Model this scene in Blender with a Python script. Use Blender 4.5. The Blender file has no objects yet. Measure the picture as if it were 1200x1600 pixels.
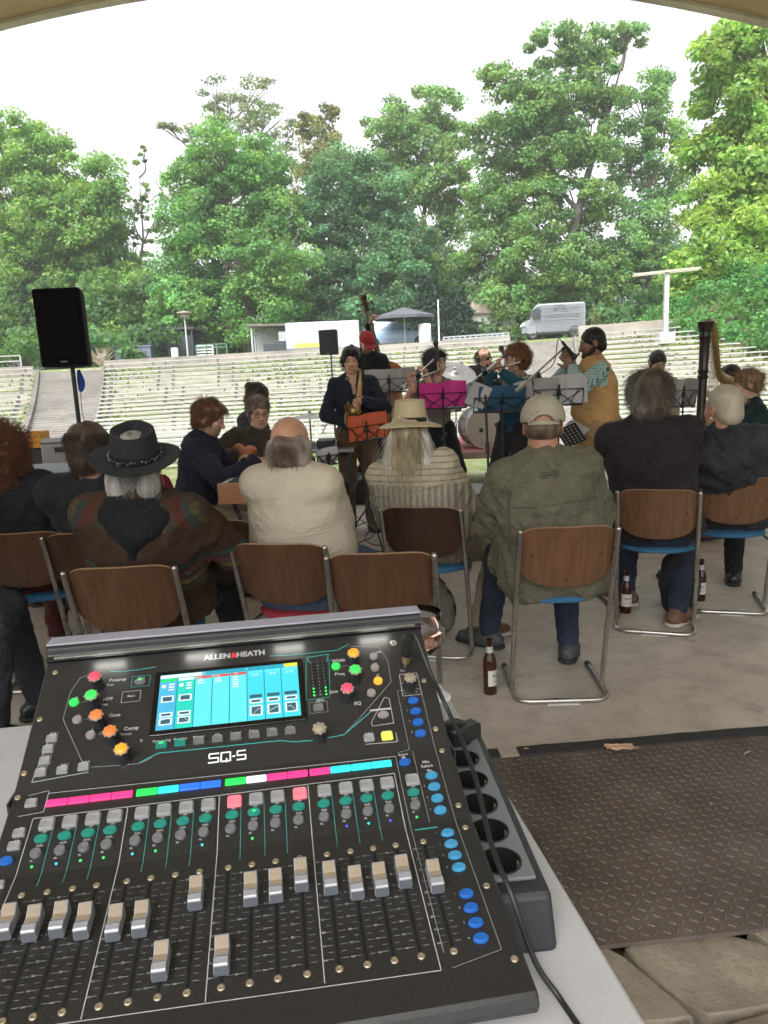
import bpy, math, random
import numpy as np
from mathutils import Vector, Matrix
sc = bpy.context.scene
PI = math.pi; RAD = math.radians
# ---------------------------------------------------------------- camera
CH = 1.43; PITCH = RAD(10.6); ROLL = RAD(-2.5); FPX = 1150.0
cd = bpy.data.cameras.new('camera'); cam = bpy.data.objects.new('camera', cd)
sc.collection.objects.link(cam); sc.camera = cam
cd.sensor_fit = 'VERTICAL'; cd.sensor_height = 36.0; cd.sensor_width = 27.0; cd.lens = 36.0*FPX/1600.0
cd.clip_start = 0.02; cd.clip_end = 2000
CR = Matrix.Rotation(PI/2-PITCH, 3, 'X') @ Matrix.Rotation(ROLL, 3, 'Z')
cam.matrix_world = Matrix.Translation((0, 0, CH)) @ CR.to_4x4()
# ---------------------------------------------------------------- daylight (overcast)
SUN_EL, SUN_AZ = 55, 200          # soft sun high, behind the trees
w = bpy.data.worlds.new('World'); sc.world = w; w.use_nodes = True
wt = w.node_tree; bg = wt.nodes['Background']
sky = wt.nodes.new('ShaderNodeTexSky'); sky.sky_type = 'NISHITA'; sky.sun_disc = False
sky.sun_elevation = RAD(SUN_EL); sky.sun_rotation = RAD(SUN_AZ); sky.air_density = 1.0; sky.dust_density = 6.0; sky.ozone_density = 1.0
hs = wt.nodes.new('ShaderNodeHueSaturation'); hs.inputs['Saturation'].default_value = 0.12; hs.inputs['Value'].default_value = 1.0
wt.links.new(sky.outputs[0], hs.inputs['Color']); wt.links.new(hs.outputs[0], bg.inputs['Color'])
bg.inputs['Strength'].default_value = 0.15
sd = bpy.data.lights.new('sun', 'SUN'); sd.energy = 0.9; sd.angle = RAD(25); sd.color = (1, .97, .92)
sun = bpy.data.objects.new('sun', sd); sc.collection.objects.link(sun)
az = RAD(SUN_AZ)
sdir = Vector((math.sin(az)*math.cos(RAD(SUN_EL)), math.cos(az)*math.cos(RAD(SUN_EL)), math.sin(RAD(SUN_EL))))
sun.rotation_euler = sdir.to_track_quat('Z', 'Y').to_euler()
sc.view_settings.view_transform = 'Standard'; sc.view_settings.look = 'None'
sc.view_settings.gamma = 1.0; sc.view_settings.exposure = 1.65
# ---------------------------------------------------------------- placing helpers
def ray(px, py):
    return CR @ Vector(((px-600)/FPX, -(py-800)/FPX, -1.0))
def G(px, py, z=0.0):                 # point on a level plane
    d = ray(px, py); t = (z-CH)/d.z; return Vector((d.x*t, d.y*t, z))
def D(px, py, Y):                     # point at a distance
    d = ray(px, py); t = Y/d.y; return Vector((d.x*t, Y, CH+d.z*t))
def link(o, parent=None):
    sc.collection.objects.link(o)
    if parent: o.parent = parent
    return o
def tag(o, label=None, cat=None, group=None, kind=None):
    if label: o['label'] = label
    if cat: o['category'] = cat
    if group: o['group'] = group
    if kind: o['kind'] = kind
    return o
def thing(name, label, cat, loc=(0, 0, 0), rz=0.0, group=None):
    o = link(bpy.data.objects.new(name, None)); o.location = loc; o.rotation_euler = (0, 0, rz)
    o.empty_display_size = .1
    return tag(o, label, cat, group)
def copy_tree(o, parent=None):
    c = o.copy(); link(c); c.parent = parent
    for ch in list(o.children): copy_tree(ch, c)
    return c
# ---------------------------------------------------------------- materials
MC = {}
class NT:
    def __init__(s, name):
        s.m = bpy.data.materials.new(name); s.m.use_nodes = True; s.t = s.m.node_tree
        s.b = s.t.nodes['Principled BSDF']; s._c = None
    def n(s, typ, **kw):
        nd = s.t.nodes.new('ShaderNode'+typ)
        for k, v in kw.items():
            if hasattr(nd, k): setattr(nd, k, v)
            else:
                inp = nd.inputs[k.replace('_', ' ')]
                if hasattr(v, 'is_linked') or hasattr(v, 'links'): s.t.links.new(v, inp)
                else: inp.default_value = v
        return nd
    def co(s):
        if not s._c: s._c = s.n('TexCoord').outputs['Object']
        return s._c
    def L(s, a, b): s.t.links.new(a, b)
    def noise(s, scale, detail=3, rough=.5, vec=None):
        nd = s.n('TexNoise'); nd.inputs['Scale'].default_value = scale; nd.inputs['Detail'].default_value = detail
        nd.inputs['Roughness'].default_value = rough; s.L(vec or s.co(), nd.inputs['Vector']); return nd.outputs['Fac']
    def ramp(s, fac, stops):
        r = s.n('ValToRGB'); e = r.color_ramp.elements
        while len(e) < len(stops): e.new(.5)
        for i, (p, c) in enumerate(stops):
            e[i].position = p; e[i].color = tuple(c)+((1,) if len(c) == 3 else ())
        s.L(fac, r.inputs[0]); return r.outputs[0]
    def mix(s, fac, a, b, bt='MIX'):
        nd = s.n('Mix', data_type='RGBA', blend_type=bt)
        for i, v in ((0, fac), (6, a), (7, b)):
            if hasattr(v, 'is_linked'): s.L(v, nd.inputs[i])
            elif i == 0: nd.inputs[0].default_value = v
            else: nd.inputs[i].default_value = tuple(v)+((1,) if len(v) == 3 else ())
        return nd.outputs[2]
    def math(s, op, a, b=0.0):
        nd = s.n('Math', operation=op)
        for i, v in ((0, a), (1, b)):
            if hasattr(v, 'is_linked'): s.L(v, nd.inputs[i])
            else: nd.inputs[i].default_value = v
        return nd.outputs[0]
    def sep(s):
        nd = s.n('SeparateXYZ'); s.L(s.co(), nd.inputs[0]); return nd.outputs
    def bump(s, h, strength=.3, dist=.01):
        nd = s.n('Bump'); nd.inputs['Strength'].default_value = strength; nd.inputs['Distance'].default_value = dist
        s.L(h, nd.inputs['Height']); s.L(nd.outputs[0], s.b.inputs['Normal'])
    def col(s, c):
        if hasattr(c, 'is_linked'): s.L(c, s.b.inputs['Base Color'])
        else: s.b.inputs['Base Color'].default_value = tuple(c)+(1,)
    def set(s, rough=.6, metal=0, spec=.5):
        s.b.inputs['Roughness'].default_value = rough; s.b.inputs['Metallic'].default_value = metal
        s.b.inputs['Specular IOR Level'].default_value = spec
def pm(name, c, rough=.6, metal=0, var=.15, vs=6, bump=0, bs=80, spec=.5, bd=.002, emit=0, wear=None):
    if name in MC: return MC[name]
    t = NT(name); t.set(rough, metal, spec)
    d = [max(0, x*(1-var)) for x in c]; l = [min(1, x*(1+var)) for x in c]
    if var > 0:
        f = t.noise(vs, 4, .6); cc = t.ramp(f, [(.3, d), (.7, l)])
        if wear:
            f2 = t.noise(vs*3.1, 5, .7); cc = t.mix(t.ramp(f2, [(.55, (0, 0, 0)), (.72, (1, 1, 1))]), cc, wear)
        t.col(cc)
        rr = t.n('MapRange'); t.L(f, rr.inputs[0]); rr.inputs[3].default_value = max(.02, rough-.08); rr.inputs[4].default_value = min(1, rough+.1)
        t.L(rr.outputs[0], t.b.inputs['Roughness'])
    else: t.col(c)
    if bump: t.bump(t.noise(bs, 3), bump, bd)
    if emit:
        t.b.inputs['Emission Color'].default_value = tuple(c)+(1,); t.b.inputs['Emission Strength'].default_value = emit
    MC[name] = t.m; return t.m
def fabric(name, c, var=.2, scale=300, rough=.9, fold=.4, c2=None):
    if name in MC: return MC[name]
    t = NT(name); t.set(rough, 0, .2)
    d = [x*(1-var) for x in c]; l = [min(1, x*(1+var)) for x in c]
    a = t.ramp(t.noise(7, 4, .6), [(.3, d), (.7, l)])
    wv = t.noise(scale, 2)
    a = t.mix(t.ramp(wv, [(.35, (0, 0, 0)), (.65, (.35, .35, .35))]), a, c2 or [x*.5 for x in c])
    t.col(a)
    s = t.math('ADD', t.math('MULTIPLY', t.noise(17, 3, .5), 1.0), t.math('MULTIPLY', wv, .05))
    t.bump(s, min(1, fold*1.5), .03)
    t.b.inputs['Sheen Weight'].default_value = .03
    MC[name] = t.m; return t.m
def vcol(name, rough=.6, spec=.4, sss=0, bump=0, bs=200, var=.12, vs=60, metal=0):
    """material reading the mesh's own colour attribute (albedo pattern)"""
    if name in MC: return MC[name]
    t = NT(name); t.set(rough, metal, spec)
    a = t.n('Attribute', attribute_name='Col').outputs['Color']
    f = t.noise(vs, 3); g = t.ramp(f, [(.3, (1-var,)*3), (.7, (1+0*var,)*3)])
    t.col(t.mix(1.0, a, g, 'MULTIPLY'))
    if sss: t.b.inputs['Subsurface Weight'].default_value = sss; t.b.inputs['Subsurface Scale'].default_value = .01
    if bump: t.bump(t.noise(bs, 3), bump, .003)
    MC[name] = t.m; return t.m
# ---------------------------------------------------------------- mesh builder
class MB:
    def __init__(s): s.v = []; s.f = []; s.mi = []; s.cm = 0; s.M = Matrix.Identity(4); s.c = []; s.cc = None
    def _add(s, vs, fs):
        o = len(s.v); M = s.M
        s.v.extend([tuple(M @ Vector(p)) for p in vs]); s.f.extend([tuple(i+o for i in f) for f in fs]); s.mi.extend([s.cm]*len(fs))
        if s.cc is not None: s.c.extend([s.cc]*len(vs))
        return s
    def box(s, c, d, rz=0, R=None, taper=1.0):
        x, y, z = d[0]/2, d[1]/2, d[2]/2
        vs = [Vector((a*x*(taper if e > 0 else 1), b*y*(taper if e > 0 else 1), e*z)) for e in (-1, 1) for a, b in ((-1, -1), (1, -1), (1, 1), (-1, 1))]
        m = R if R is not None else Matrix.Rotation(rz, 3, 'Z')
        vs = [m @ p + Vector(c) for p in vs]
        return s._add(vs, [(3, 2, 1, 0), (4, 5, 6, 7), (0, 1, 5, 4), (1, 2, 6, 5), (2, 3, 7, 6), (3, 0, 4, 7)])
    def beam(s, a, b, wd, ht, up=(0, 0, 1)):
        a, b = Vector(a), Vector(b); y = (b-a); L = y.length; y.normalize(); x = y.cross(Vector(up)).normalized(); z = x.cross(y)
        return s.box((a+b)/2, (wd, L, ht), R=Matrix((x, y, z)).transposed())
    def cyl(s, a, b, r0, r1=None, n=16, caps=True):
        r1 = r0 if r1 is None else r1
        return s.tube([a, b], [r0, r1], n, caps)
    def tube(s, path, r, n=10, caps=True, closed=False, up=None, flat=1.0):
        P = [Vector(p) for p in path]; k = len(P)
        rs = r if hasattr(r, '__len__') else [r]*k
        T = []
        for i in range(k):
            a = P[(i-1) % k] if (i or closed) else P[0]; b = P[(i+1) % k] if (i < k-1 or closed) else P[-1]
            T.append((b-a).normalized() if (b-a).length > 1e-9 else Vector((0, 0, 1)))
        u = Vector(up) if up is not None else (Vector((0, 0, 1)) if abs(T[0].z) < .9 else Vector((1, 0, 0)))
        vs = []; X = (u - T[0]*u.dot(T[0])).normalized()
        for i in range(k):
            X = (X - T[i]*X.dot(T[i])).normalized(); Y = T[i].cross(X)
            for j in range(n):
                a = 2*PI*j/n; vs.append(P[i]+(X*math.cos(a)+Y*math.sin(a)*flat)*rs[i])
        fs = []
        for i in range(k if closed else k-1):
            for j in range(n):
                a = i*n+j; b = i*n+(j+1) % n; c = ((i+1) % k)*n+(j+1) % n; d = ((i+1) % k)*n+j
                fs.append((a, b, c, d))
        if caps and not closed: fs.append(tuple(range(n-1, -1, -1))); fs.append(tuple((k-1)*n+j for j in range(n)))
        return s._add(vs, fs)
    def lathe(s, prof, c=(0, 0, 0), ax=(0, 0, 1), n=24, caps=True):
        ax = Vector(ax).normalized(); q = Vector((0, 0, 1)).rotation_difference(ax).to_matrix(); c = Vector(c)
        vs = [c + q @ Vector((r*math.cos(2*PI*j/n), r*math.sin(2*PI*j/n), z)) for r, z in prof for j in range(n)]
        k = len(prof)
        fs = [(i*n+j, i*n+(j+1) % n, (i+1)*n+(j+1) % n, (i+1)*n+j) for i in range(k-1) for j in range(n)]
        if caps: fs.append(tuple(range(n-1, -1, -1))); fs.append(tuple((k-1)*n+j for j in range(n)))
        return s._add(vs, fs)
    def prism(s, poly, z0, z1):
        n = len(poly); A = sum(poly[i][0]*poly[(i+1) % n][1]-poly[(i+1) % n][0]*poly[i][1] for i in range(n))
        if A < 0: poly = poly[::-1]
        vs = [(x, y, z0) for x, y in poly]+[(x, y, z1) for x, y in poly]
        return s._add(vs, [tuple(range(n-1, -1, -1)), tuple(range(n, 2*n))]+[(i, (i+1) % n, n+(i+1) % n, n+i) for i in range(n)])
    def quad(s, a, b, c, d): return s._add([a, b, c, d], [(0, 1, 2, 3)])
    def sphere(s, c, r, n=12, sc_=(1, 1, 1)):
        prof = [(max(1e-5, r*math.sin(PI*i/n)), -r*math.cos(PI*i/n)) for i in range(n+1)]
        o = len(s.v); s.lathe(prof, (0, 0, 0), n=2*n, caps=False)
        Mi = s.M.inverted() if s.M != Matrix.Identity(4) else None
        for i in range(o, len(s.v)):
            p = Mi @ Vector(s.v[i]) if Mi else Vector(s.v[i])
            s.v[i] = tuple(s.M @ Vector((p.x*sc_[0]+c[0], p.y*sc_[1]+c[1], p.z*sc_[2]+c[2])))
        return s
    def arr(s, V, F, mi=0):
        o = len(s.v); s.v.extend(map(tuple, V)); s.f.extend([tuple(i+o for i in f) for f in F]); s.mi.extend([mi]*len(F)); return s
    def build(s, name, mats, parent=None, smooth=None, bevel=0, seg=2, subsurf=0):
        me = bpy.data.meshes.new(name); me.from_pydata(s.v, [], s.f)
        for m in (mats if isinstance(mats, (list, tuple)) else [mats]): me.materials.append(m)
        if any(s.mi): me.polygons.foreach_set('material_index', s.mi)
        if s.c:
            a = me.color_attributes.new('Col', 'FLOAT_COLOR', 'POINT'); a.data.foreach_set('color', np.array([tuple(x)+(1,) for x in s.c], dtype=np.float32).ravel())
        if smooth is not None:
            me.polygons.foreach_set('use_smooth', [True]*len(me.polygons))
            if smooth < 179: me.set_sharp_from_angle(angle=RAD(smooth))
        me.update(); o = link(bpy.data.objects.new(name, me), parent)
        if bevel:
            b = o.modifiers.new('bevel', 'BEVEL'); b.width = bevel; b.segments = seg; b.limit_method = 'ANGLE'; b.angle_limit = RAD(40)
        if subsurf:
            b = o.modifiers.new('sub', 'SUBSURF'); b.levels = subsurf; b.render_levels = subsurf
        return o
def npmesh(name, V, F, mat, parent=None, col=None, smooth=True, uv=None):
    """fast mesh from numpy arrays; F is (n,4) or (n,3)"""
    V = np.asarray(V, np.float32); F = np.asarray(F, np.int32); k = F.shape[1]
    me = bpy.data.meshes.new(name); me.vertices.add(len(V)); me.vertices.foreach_set('co', V.ravel())
    me.loops.add(F.size); me.loops.foreach_set('vertex_index', F.ravel())
    me.polygons.add(len(F)); me.polygons.foreach_set('loop_start', np.arange(0, F.size, k, dtype=np.int32))
    me.polygons.foreach_set('loop_total', np.full(len(F), k, np.int32))
    if smooth: me.polygons.foreach_set('use_smooth', np.ones(len(F), bool))
    for m in (mat if isinstance(mat, (list, tuple)) else [mat]): me.materials.append(m)
    if col is not None:
        a = me.color_attributes.new('Col', 'FLOAT_COLOR', 'POINT')
        c = np.ones((len(V), 4), np.float32); c[:, :3] = col; a.data.foreach_set('color', c.ravel())
    me.update(calc_edges=True); me.validate()
    return link(bpy.data.objects.new(name, me), parent)
def catmull(P, n=8, closed=False):
    P = [Vector(p) for p in P]; out = []; k = len(P)
    for i in range(k if closed else k-1):
        p0 = P[(i-1) % k] if (closed or i) else P[0]*2-P[1]; p1 = P[i]; p2 = P[(i+1) % k]
        p3 = P[(i+2) % k] if (closed or i < k-2) else P[-1]*2-P[-2]
        for j in range(n):
            t = j/n
            out.append(.5*((2*p1)+(p2-p0)*t+(2*p0-5*p1+4*p2-p3)*t*t+(3*p1-p0-3*p2+p3)*t**3))
    if not closed: out.append(P[-1])
    return out
def rounded(path, r, n=5):
    P = [Vector(p) for p in path]; out = [P[0]]
    for i in range(1, len(P)-1):
        a = (P[i-1]-P[i]); b = (P[i+1]-P[i]); rr = min(r, a.length*.45, b.length*.45)
        A = P[i]+a.normalized()*rr; B = P[i]+b.normalized()*rr
        for j in range(n+1):
            t = j/n; out.append(A*(1-t)**2+P[i]*2*t*(1-t)+B*t*t)
    out.append(P[-1]); return out
_TX = {}
def text_geo(txt, size=1.0, align='CENTER', bold=0.0, ext=0.0):
    k = (txt, align, bold, ext)
    if k not in _TX:
        c = bpy.data.curves.new('t', 'FONT'); c.body = txt; c.align_x = align; c.align_y = 'CENTER'; c.size = 1; c.resolution_u = 2
        c.offset = bold; c.extrude = ext
        o = bpy.data.objects.new('t', c); me = bpy.data.meshes.new_from_object(o)
        _TX[k] = ([v.co.copy() for v in me.vertices], [tuple(p.vertices) for p in me.polygons])
        bpy.data.objects.remove(o); bpy.data.curves.remove(c); bpy.data.meshes.remove(me)
    V, F = _TX[k]; return [v*size for v in V], F
# ---------------------------------------------------------------- implicit surfaces
def _ax(a): return np.asarray(a, np.float32)
def snoise(x, y, z, f, seed, n=5):
    r = np.random.RandomState(seed); o = 0
    for i in range(n):
        k = r.normal(size=3); k /= np.linalg.norm(k); k = k*f*(.7+.8*r.rand()); o = o+np.sin(x*k[0]+y*k[1]+z*k[2]+r.rand()*6.28)
    return o/n*1.4
def cap(a, b, r0, r1=None, k=.02, w0=1.0, w1=None, side=(1, 0, 0)):
    """tapered capsule; w = widening along `side` (elliptic section)"""
    a, b = _ax(a), _ax(b); r1 = r0 if r1 is None else r1; w1 = w0 if w1 is None else w1
    ab = b-a; L2 = max(float(ab@ab), 1e-9); sd_ = _ax(side); sd_ = sd_/np.linalg.norm(sd_)
    m = max(r0*w0, r1*w1)
    def f(x, y, z):
        px, py, pz = x-a[0], y-a[1], z-a[2]
        t = np.clip((px*ab[0]+py*ab[1]+pz*ab[2])/L2, 0, 1)
        qx, qy, qz = px-t*ab[0], py-t*ab[1], pz-t*ab[2]
        if w0 != 1 or w1 != 1:
            s_ = qx*sd_[0]+qy*sd_[1]+qz*sd_[2]; ww = w0+(w1-w0)*t; c = s_*(1/ww-1)
            qx, qy, qz = qx+c*sd_[0], qy+c*sd_[1], qz+c*sd_[2]
        return np.sqrt(qx*qx+qy*qy+qz*qz)-(r0+(r1-r0)*t)
    return (np.minimum(a, b)-m, np.maximum(a, b)+m, f, k)
def ell(c, r, R=None, k=.02):
    c = _ax(c); r = _ax(r if hasattr(r, '__len__') else (r, r, r)); m = float(r.max()); Rm = np.eye(3) if R is None else np.array(R)
    def f(x, y, z):
        px, py, pz = x-c[0], y-c[1], z-c[2]
        q = [(px*Rm[0][i]+py*Rm[1][i]+pz*Rm[2][i]) for i in range(3)]
        k0 = np.sqrt((q[0]/r[0])**2+(q[1]/r[1])**2+(q[2]/r[2])**2)
        k1 = np.sqrt((q[0]/r[0]**2)**2+(q[1]/r[1]**2)**2+(q[2]/r[2]**2)**2)+1e-6
        return k0*(k0-1)/k1
    return (c-m, c+m, f, k)
def sub(p, k=None): return (p[0], p[1], p[2], p[3] if k is None else k, 'sub')
def plane(n, c): return ('plane', _ax(n), float(c))      # keeps n.p < c
def sdf(prims, h, pad=.02, disp=None, lo=None, hi=None):
    add = [p for p in prims if not isinstance(p[0], str) and len(p) == 4]
    l = np.min([p[0] for p in add], 0)-pad if lo is None else _ax(lo); u = np.max([p[1] for p in add], 0)+pad if hi is None else _ax(hi)
    n = np.maximum(2, np.ceil((u-l)/h).astype(int)+1)
    ax = [l[i]+h*np.arange(n[i]) for i in range(3)]
    V = np.full(n, .2, np.float32)
    for p in prims:
        if isinstance(p[0], str):
            d = ax[0][:, None, None]*p[1][0]+ax[1][None, :, None]*p[1][1]+ax[2][None, None, :]*p[1][2]-p[2]
            V = np.maximum(V, d.astype(np.float32)); continue
        mg = max(p[3], .02)+2*h
        i0 = np.clip(np.floor((p[0]-mg-l)/h).astype(int), 0, n); i1 = np.clip(np.ceil((p[1]+mg-l)/h).astype(int)+1, 0, n)
        if np.any(i1-i0 < 1): continue
        sl = tuple(slice(a, b) for a, b in zip(i0, i1))
        x, y, z = ax[0][sl[0]][:, None, None], ax[1][sl[1]][None, :, None], ax[2][sl[2]][None, None, :]
        b = p[2](x, y, z).astype(np.float32); a = V[sl]; k = max(p[3], 1e-4)
        if len(p) == 5:
            hh = np.clip(.5-.5*(a+b)/k, 0, 1); V[sl] = a*(1-hh)+(-b)*hh+k*hh*(1-hh)
        else:
            hh = np.clip(.5+.5*(a-b)/k, 0, 1); V[sl] = a*(1-hh)+b*hh-k*hh*(1-hh)
    if disp:
        near = np.abs(V) < .05; ii = np.nonzero(near)
        V[ii] += disp(l[0]+h*ii[0], l[1]+h*ii[1], l[2]+h*ii[2]).astype(np.float32)
    return nets(V, l, h)
def nets(V, lo, h):
    S = V < 0; n = np.array(V.shape)
    c = [(i, j, k) for i in (0, 1) for j in (0, 1) for k in (0, 1)]
    sl = lambda o: tuple(slice(o[i], n[i]-1+o[i]) for i in range(3))
    cnt = sum(S[sl(o)].astype(np.int8) for o in c)
    act = np.nonzero((cnt > 0) & (cnt < 8)); N = len(act[0])
    if N == 0: return np.zeros((0, 3)), np.zeros((0, 4), int)
    vals = np.array([V[act[0]+o[0], act[1]+o[1], act[2]+o[2]] for o in c])
    P = np.zeros((N, 3)); W = np.zeros(N)
    for a in range(8):
        for b in range(a+1, 8):
            if sum(abs(c[a][i]-c[b][i]) for i in range(3)) != 1: continue
            m = (vals[a] < 0) != (vals[b] < 0); t = np.where(m, vals[a]/np.where(m, vals[a]-vals[b], 1), 0)
            for i in range(3): P[:, i] += np.where(m, c[a][i]+t*(c[b][i]-c[a][i]), 0)
            W += m
    P = (P/W[:, None]+np.array(act).T)*h+np.asarray(lo)
    idx = np.full(n-1, -1, np.int64); idx[act] = np.arange(N)
    Q = []
    for d in range(3):
        e, g = (d+1) % 3, (d+2) % 3
        s0 = [slice(None)]*3; s1 = [slice(None)]*3; s0[d] = slice(0, -1); s1[d] = slice(1, None)
        A = S[tuple(s0)]; B = S[tuple(s1)]; cr = A != B
        ii = np.array(np.nonzero(cr)).T
        ok = (ii[:, e] > 0) & (ii[:, g] > 0) & (ii[:, e] < n[e]-1) & (ii[:, g] < n[g]-1); ii = ii[ok]
        def at(de, dg):
            q = ii.copy(); q[:, e] -= de; q[:, g] -= dg; return idx[q[:, 0], q[:, 1], q[:, 2]]
        q = np.stack([at(1, 1), at(0, 1), at(0, 0), at(1, 0)], 1)
        fl = ~A[ii[:, 0], ii[:, 1], ii[:, 2]]
        q[fl] = q[fl][:, ::-1]; Q.append(q)
    return P, np.concatenate(Q)
def tubes_np(paths, r, n=3):
    """many thin strands: paths (N,K,3), r (K,) or (N,K) -> verts, quads"""
    P = np.asarray(paths, float); N, K, _ = P.shape; T = np.gradient(P, axis=1); T /= np.linalg.norm(T, axis=2, keepdims=True)+1e-9
    ref = np.array([.31, .52, .79]); X = np.cross(T, ref); X /= np.linalg.norm(X, axis=2, keepdims=True)+1e-9; Y = np.cross(T, X)
    r = np.broadcast_to(np.asarray(r), (N, K))
    a = 2*PI*np.arange(n)/n
    V = P[:, :, None, :]+(X[:, :, None, :]*np.cos(a)[None, None, :, None]+Y[:, :, None, :]*np.sin(a)[None, None, :, None])*r[:, :, None, None]
    i, k, j = np.meshgrid(np.arange(N), np.arange(K-1), np.arange(n), indexing='ij'); b = i*K*n+k*n
    F = np.stack([b+j, b+(j+1) % n, b+n+(j+1) % n, b+n+j], -1).reshape(-1, 4)
    return V.reshape(-1, 3), F
# ================================================================ THE SETTING
def struct(o): return tag(o, kind='structure')
CC = Vector((0, -4))                               # centre of the bowl of seats
NROW = 22
def row_Y(k): return 14.5+k*1.08
def bench_z(k): return 1.43+row_Y(k)*(-95+k*6.4)/1150.0
def ground_r(R):                                   # terrain height at distance R from the bowl's centre
    Y = R-4; k = (Y-14.5)/1.08
    if Y < 12.5: return -.16
    if k < 0: return -.16+(bench_z(0)-.40+.16)*(Y-12.5)/2.0
    if k <= NROW-.6: return bench_z(k)-.42
    if Y < 39: return bench_z(NROW-.6)-.42
    return min(bench_z(NROW-.6)-.2+.035*(Y-39), 3.9+.002*(Y-60)) if Y > 39.2 else bench_z(NROW-.6)-.3
def TL(x, y): return .020*x*min(1.0, max(0.0, (math.hypot(x-CC.x, y-CC.y)-20)/20))     # the bowl sits a little lower on the left
def terr_z(x, y): return ground_r(math.hypot(x-CC.x, y-CC.y))+TL(x, y)
# ground: one sheet out to the horizon
rs = [0, 5, 10, 14, 15.5, 16.5]+[18.5+.54*i-.12 for i in range(0, 46)]+[43.3, 45, 48, 52, 58, 64, 72, 95, 120, 170, 260, 420, 700]
m = MB(); na = 120
for r in rs:
    for j in range(na):
        a = 2*PI*j/na; x, y = CC.x+r*math.sin(a), CC.y+r*math.cos(a)
        front = math.cos(a) > .35
        z = ground_r(r)+TL(x, y) if front else -.16
        m.v.append((x, y, z))
for i in range(len(rs)-1):
    for j in range(na): m.f.append((i*na+j, i*na+(j+1) % na, (i+1)*na+(j+1) % na, (i+1)*na+j)); m.mi.append(0)
t = NT('meadow'); t.set(.95, 0, .1)
a = t.ramp(t.noise(.35, 5, .65), [(.30, (.20, .175, .14)), (.44, (.15, .17, .06)), (.58, (.09, .15, .03)), (.72, (.17, .18, .08))])
a = t.mix(t.ramp(t.noise(3.5, 5, .7), [(.4, (0, 0, 0)), (.7, (.7, .7, .7))]), a, (.29, .27, .22)); t.col(a); t.bump(t.noise(9, 4), .8, .05)
struct(m.build('ground', t.m, smooth=40))
# stage floor slab of polished concrete
t = NT('concrete_floor'); t.set(.5, 0, .45)
n1 = t.noise(.9, 5, .6); n2 = t.noise(6, 6, .65); n3 = t.noise(60, 3)
a = t.ramp(n1, [(.3, (.33, .285, .235)), (.5, (.43, .375, .315)), (.72, (.52, .46, .39))])
a = t.mix(t.ramp(n2, [(.42, (0, 0, 0)), (.75, (.6, .6, .6))]), a, (.20, .165, .13))
a = t.mix(t.ramp(n3, [(.60, (0, 0, 0)), (.72, (.5, .5, .5))]), a, (.45, .42, .38))
sp = t.noise(1.7, 9, .78); a = t.mix(t.ramp(sp, [(.56, (0, 0, 0)), (.68, (.75, .75, .75))]), a, (.17, .13, .10)); s2 = t.noise(150, 4, .7); a = t.mix(t.ramp(s2, [(.62, (0, 0, 0)), (.72, (.7, .7, .7))]), a, (.14, .11, .09)); t.col(a)
rr = t.n('MapRange'); t.L(n2, rr.inputs[0]); rr.inputs[3].default_value = .33; rr.inputs[4].default_value = .62; t.L(rr.outputs[0], t.b.inputs['Roughness'])
t.bump(n3, .12, .002)
m = MB(); m.box((0, 6.07, -.2), (13, 7.06, .4)); struct(m.build('stage_floor', t.m, bevel=.01))
# tread plate with raised lozenges
rust = NT('tread_steel'); rust.set(.5, .25, .4)
a = rust.ramp(rust.noise(3.2, 6, .65), [(.3, (.080, .064, .055)), (.55, (.130, .107, .094)), (.75, (.19, .165, .15))])
a = rust.mix(rust.ramp(rust.noise(90, 3, .7), [(.5, (0, 0, 0)), (.75, (.5, .5, .5))]), a, (.20, .14, .10)); rust.col(a)
rr = rust.n('MapRange'); rust.L(rust.noise(14, 5, .6), rr.inputs[0]); rr.inputs[3].default_value = .38; rr.inputs[4].default_value = .68; rust.L(rr.outputs[0], rust.b.inputs['Roughness'])
rust.bump(rust.noise(260, 2), .25, .001)
m = MB(); prz = RAD(4.5)
m.M = Matrix.Translation((.5, 1.605, .004)) @ Matrix.Rotation(prz, 4, 'Z')
PW0, PW1, PD = -2.2, 3.2, .93
m.box(((PW0+PW1)/2, PD/2, -.006), (PW1-PW0, PD, .012))
p = .0285
for i in range(int(PW0/p)+50, int(2.3/p)):
    for j in range(int(PD/p)-0):
        x = i*p; y = (j+.5)*p
        if y > PD-.012: continue
        s = PI/4 if (i+j) % 2 else -PI/4; s += .12
        c_, s_ = math.cos(s), math.sin(s); L_, W_ = .0118, .0036
        pr = [(-L_, 0, .006), (-L_*.45, -W_, .006), (L_*.45, -W_, .006), (L_, 0, .006), (L_*.45, W_, .006), (-L_*.45, W_, .006), (-L_*.6, 0, .0082), (L_*.6, 0, .0082)]
        vs = [(x+a_*c_-b_*s_, y+a_*s_+b_*c_, z_-.0002-(.0004 if z_ < .007 else 0)) for a_, b_, z_ in pr]
        m._add(vs, [(0, 1, 6), (1, 2, 7, 6), (2, 3, 7), (3, 4, 7), (4, 5, 6, 7), (5, 0, 6)])
plate = m.build('metal_floor_plate', rust.m); struct(plate)
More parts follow.
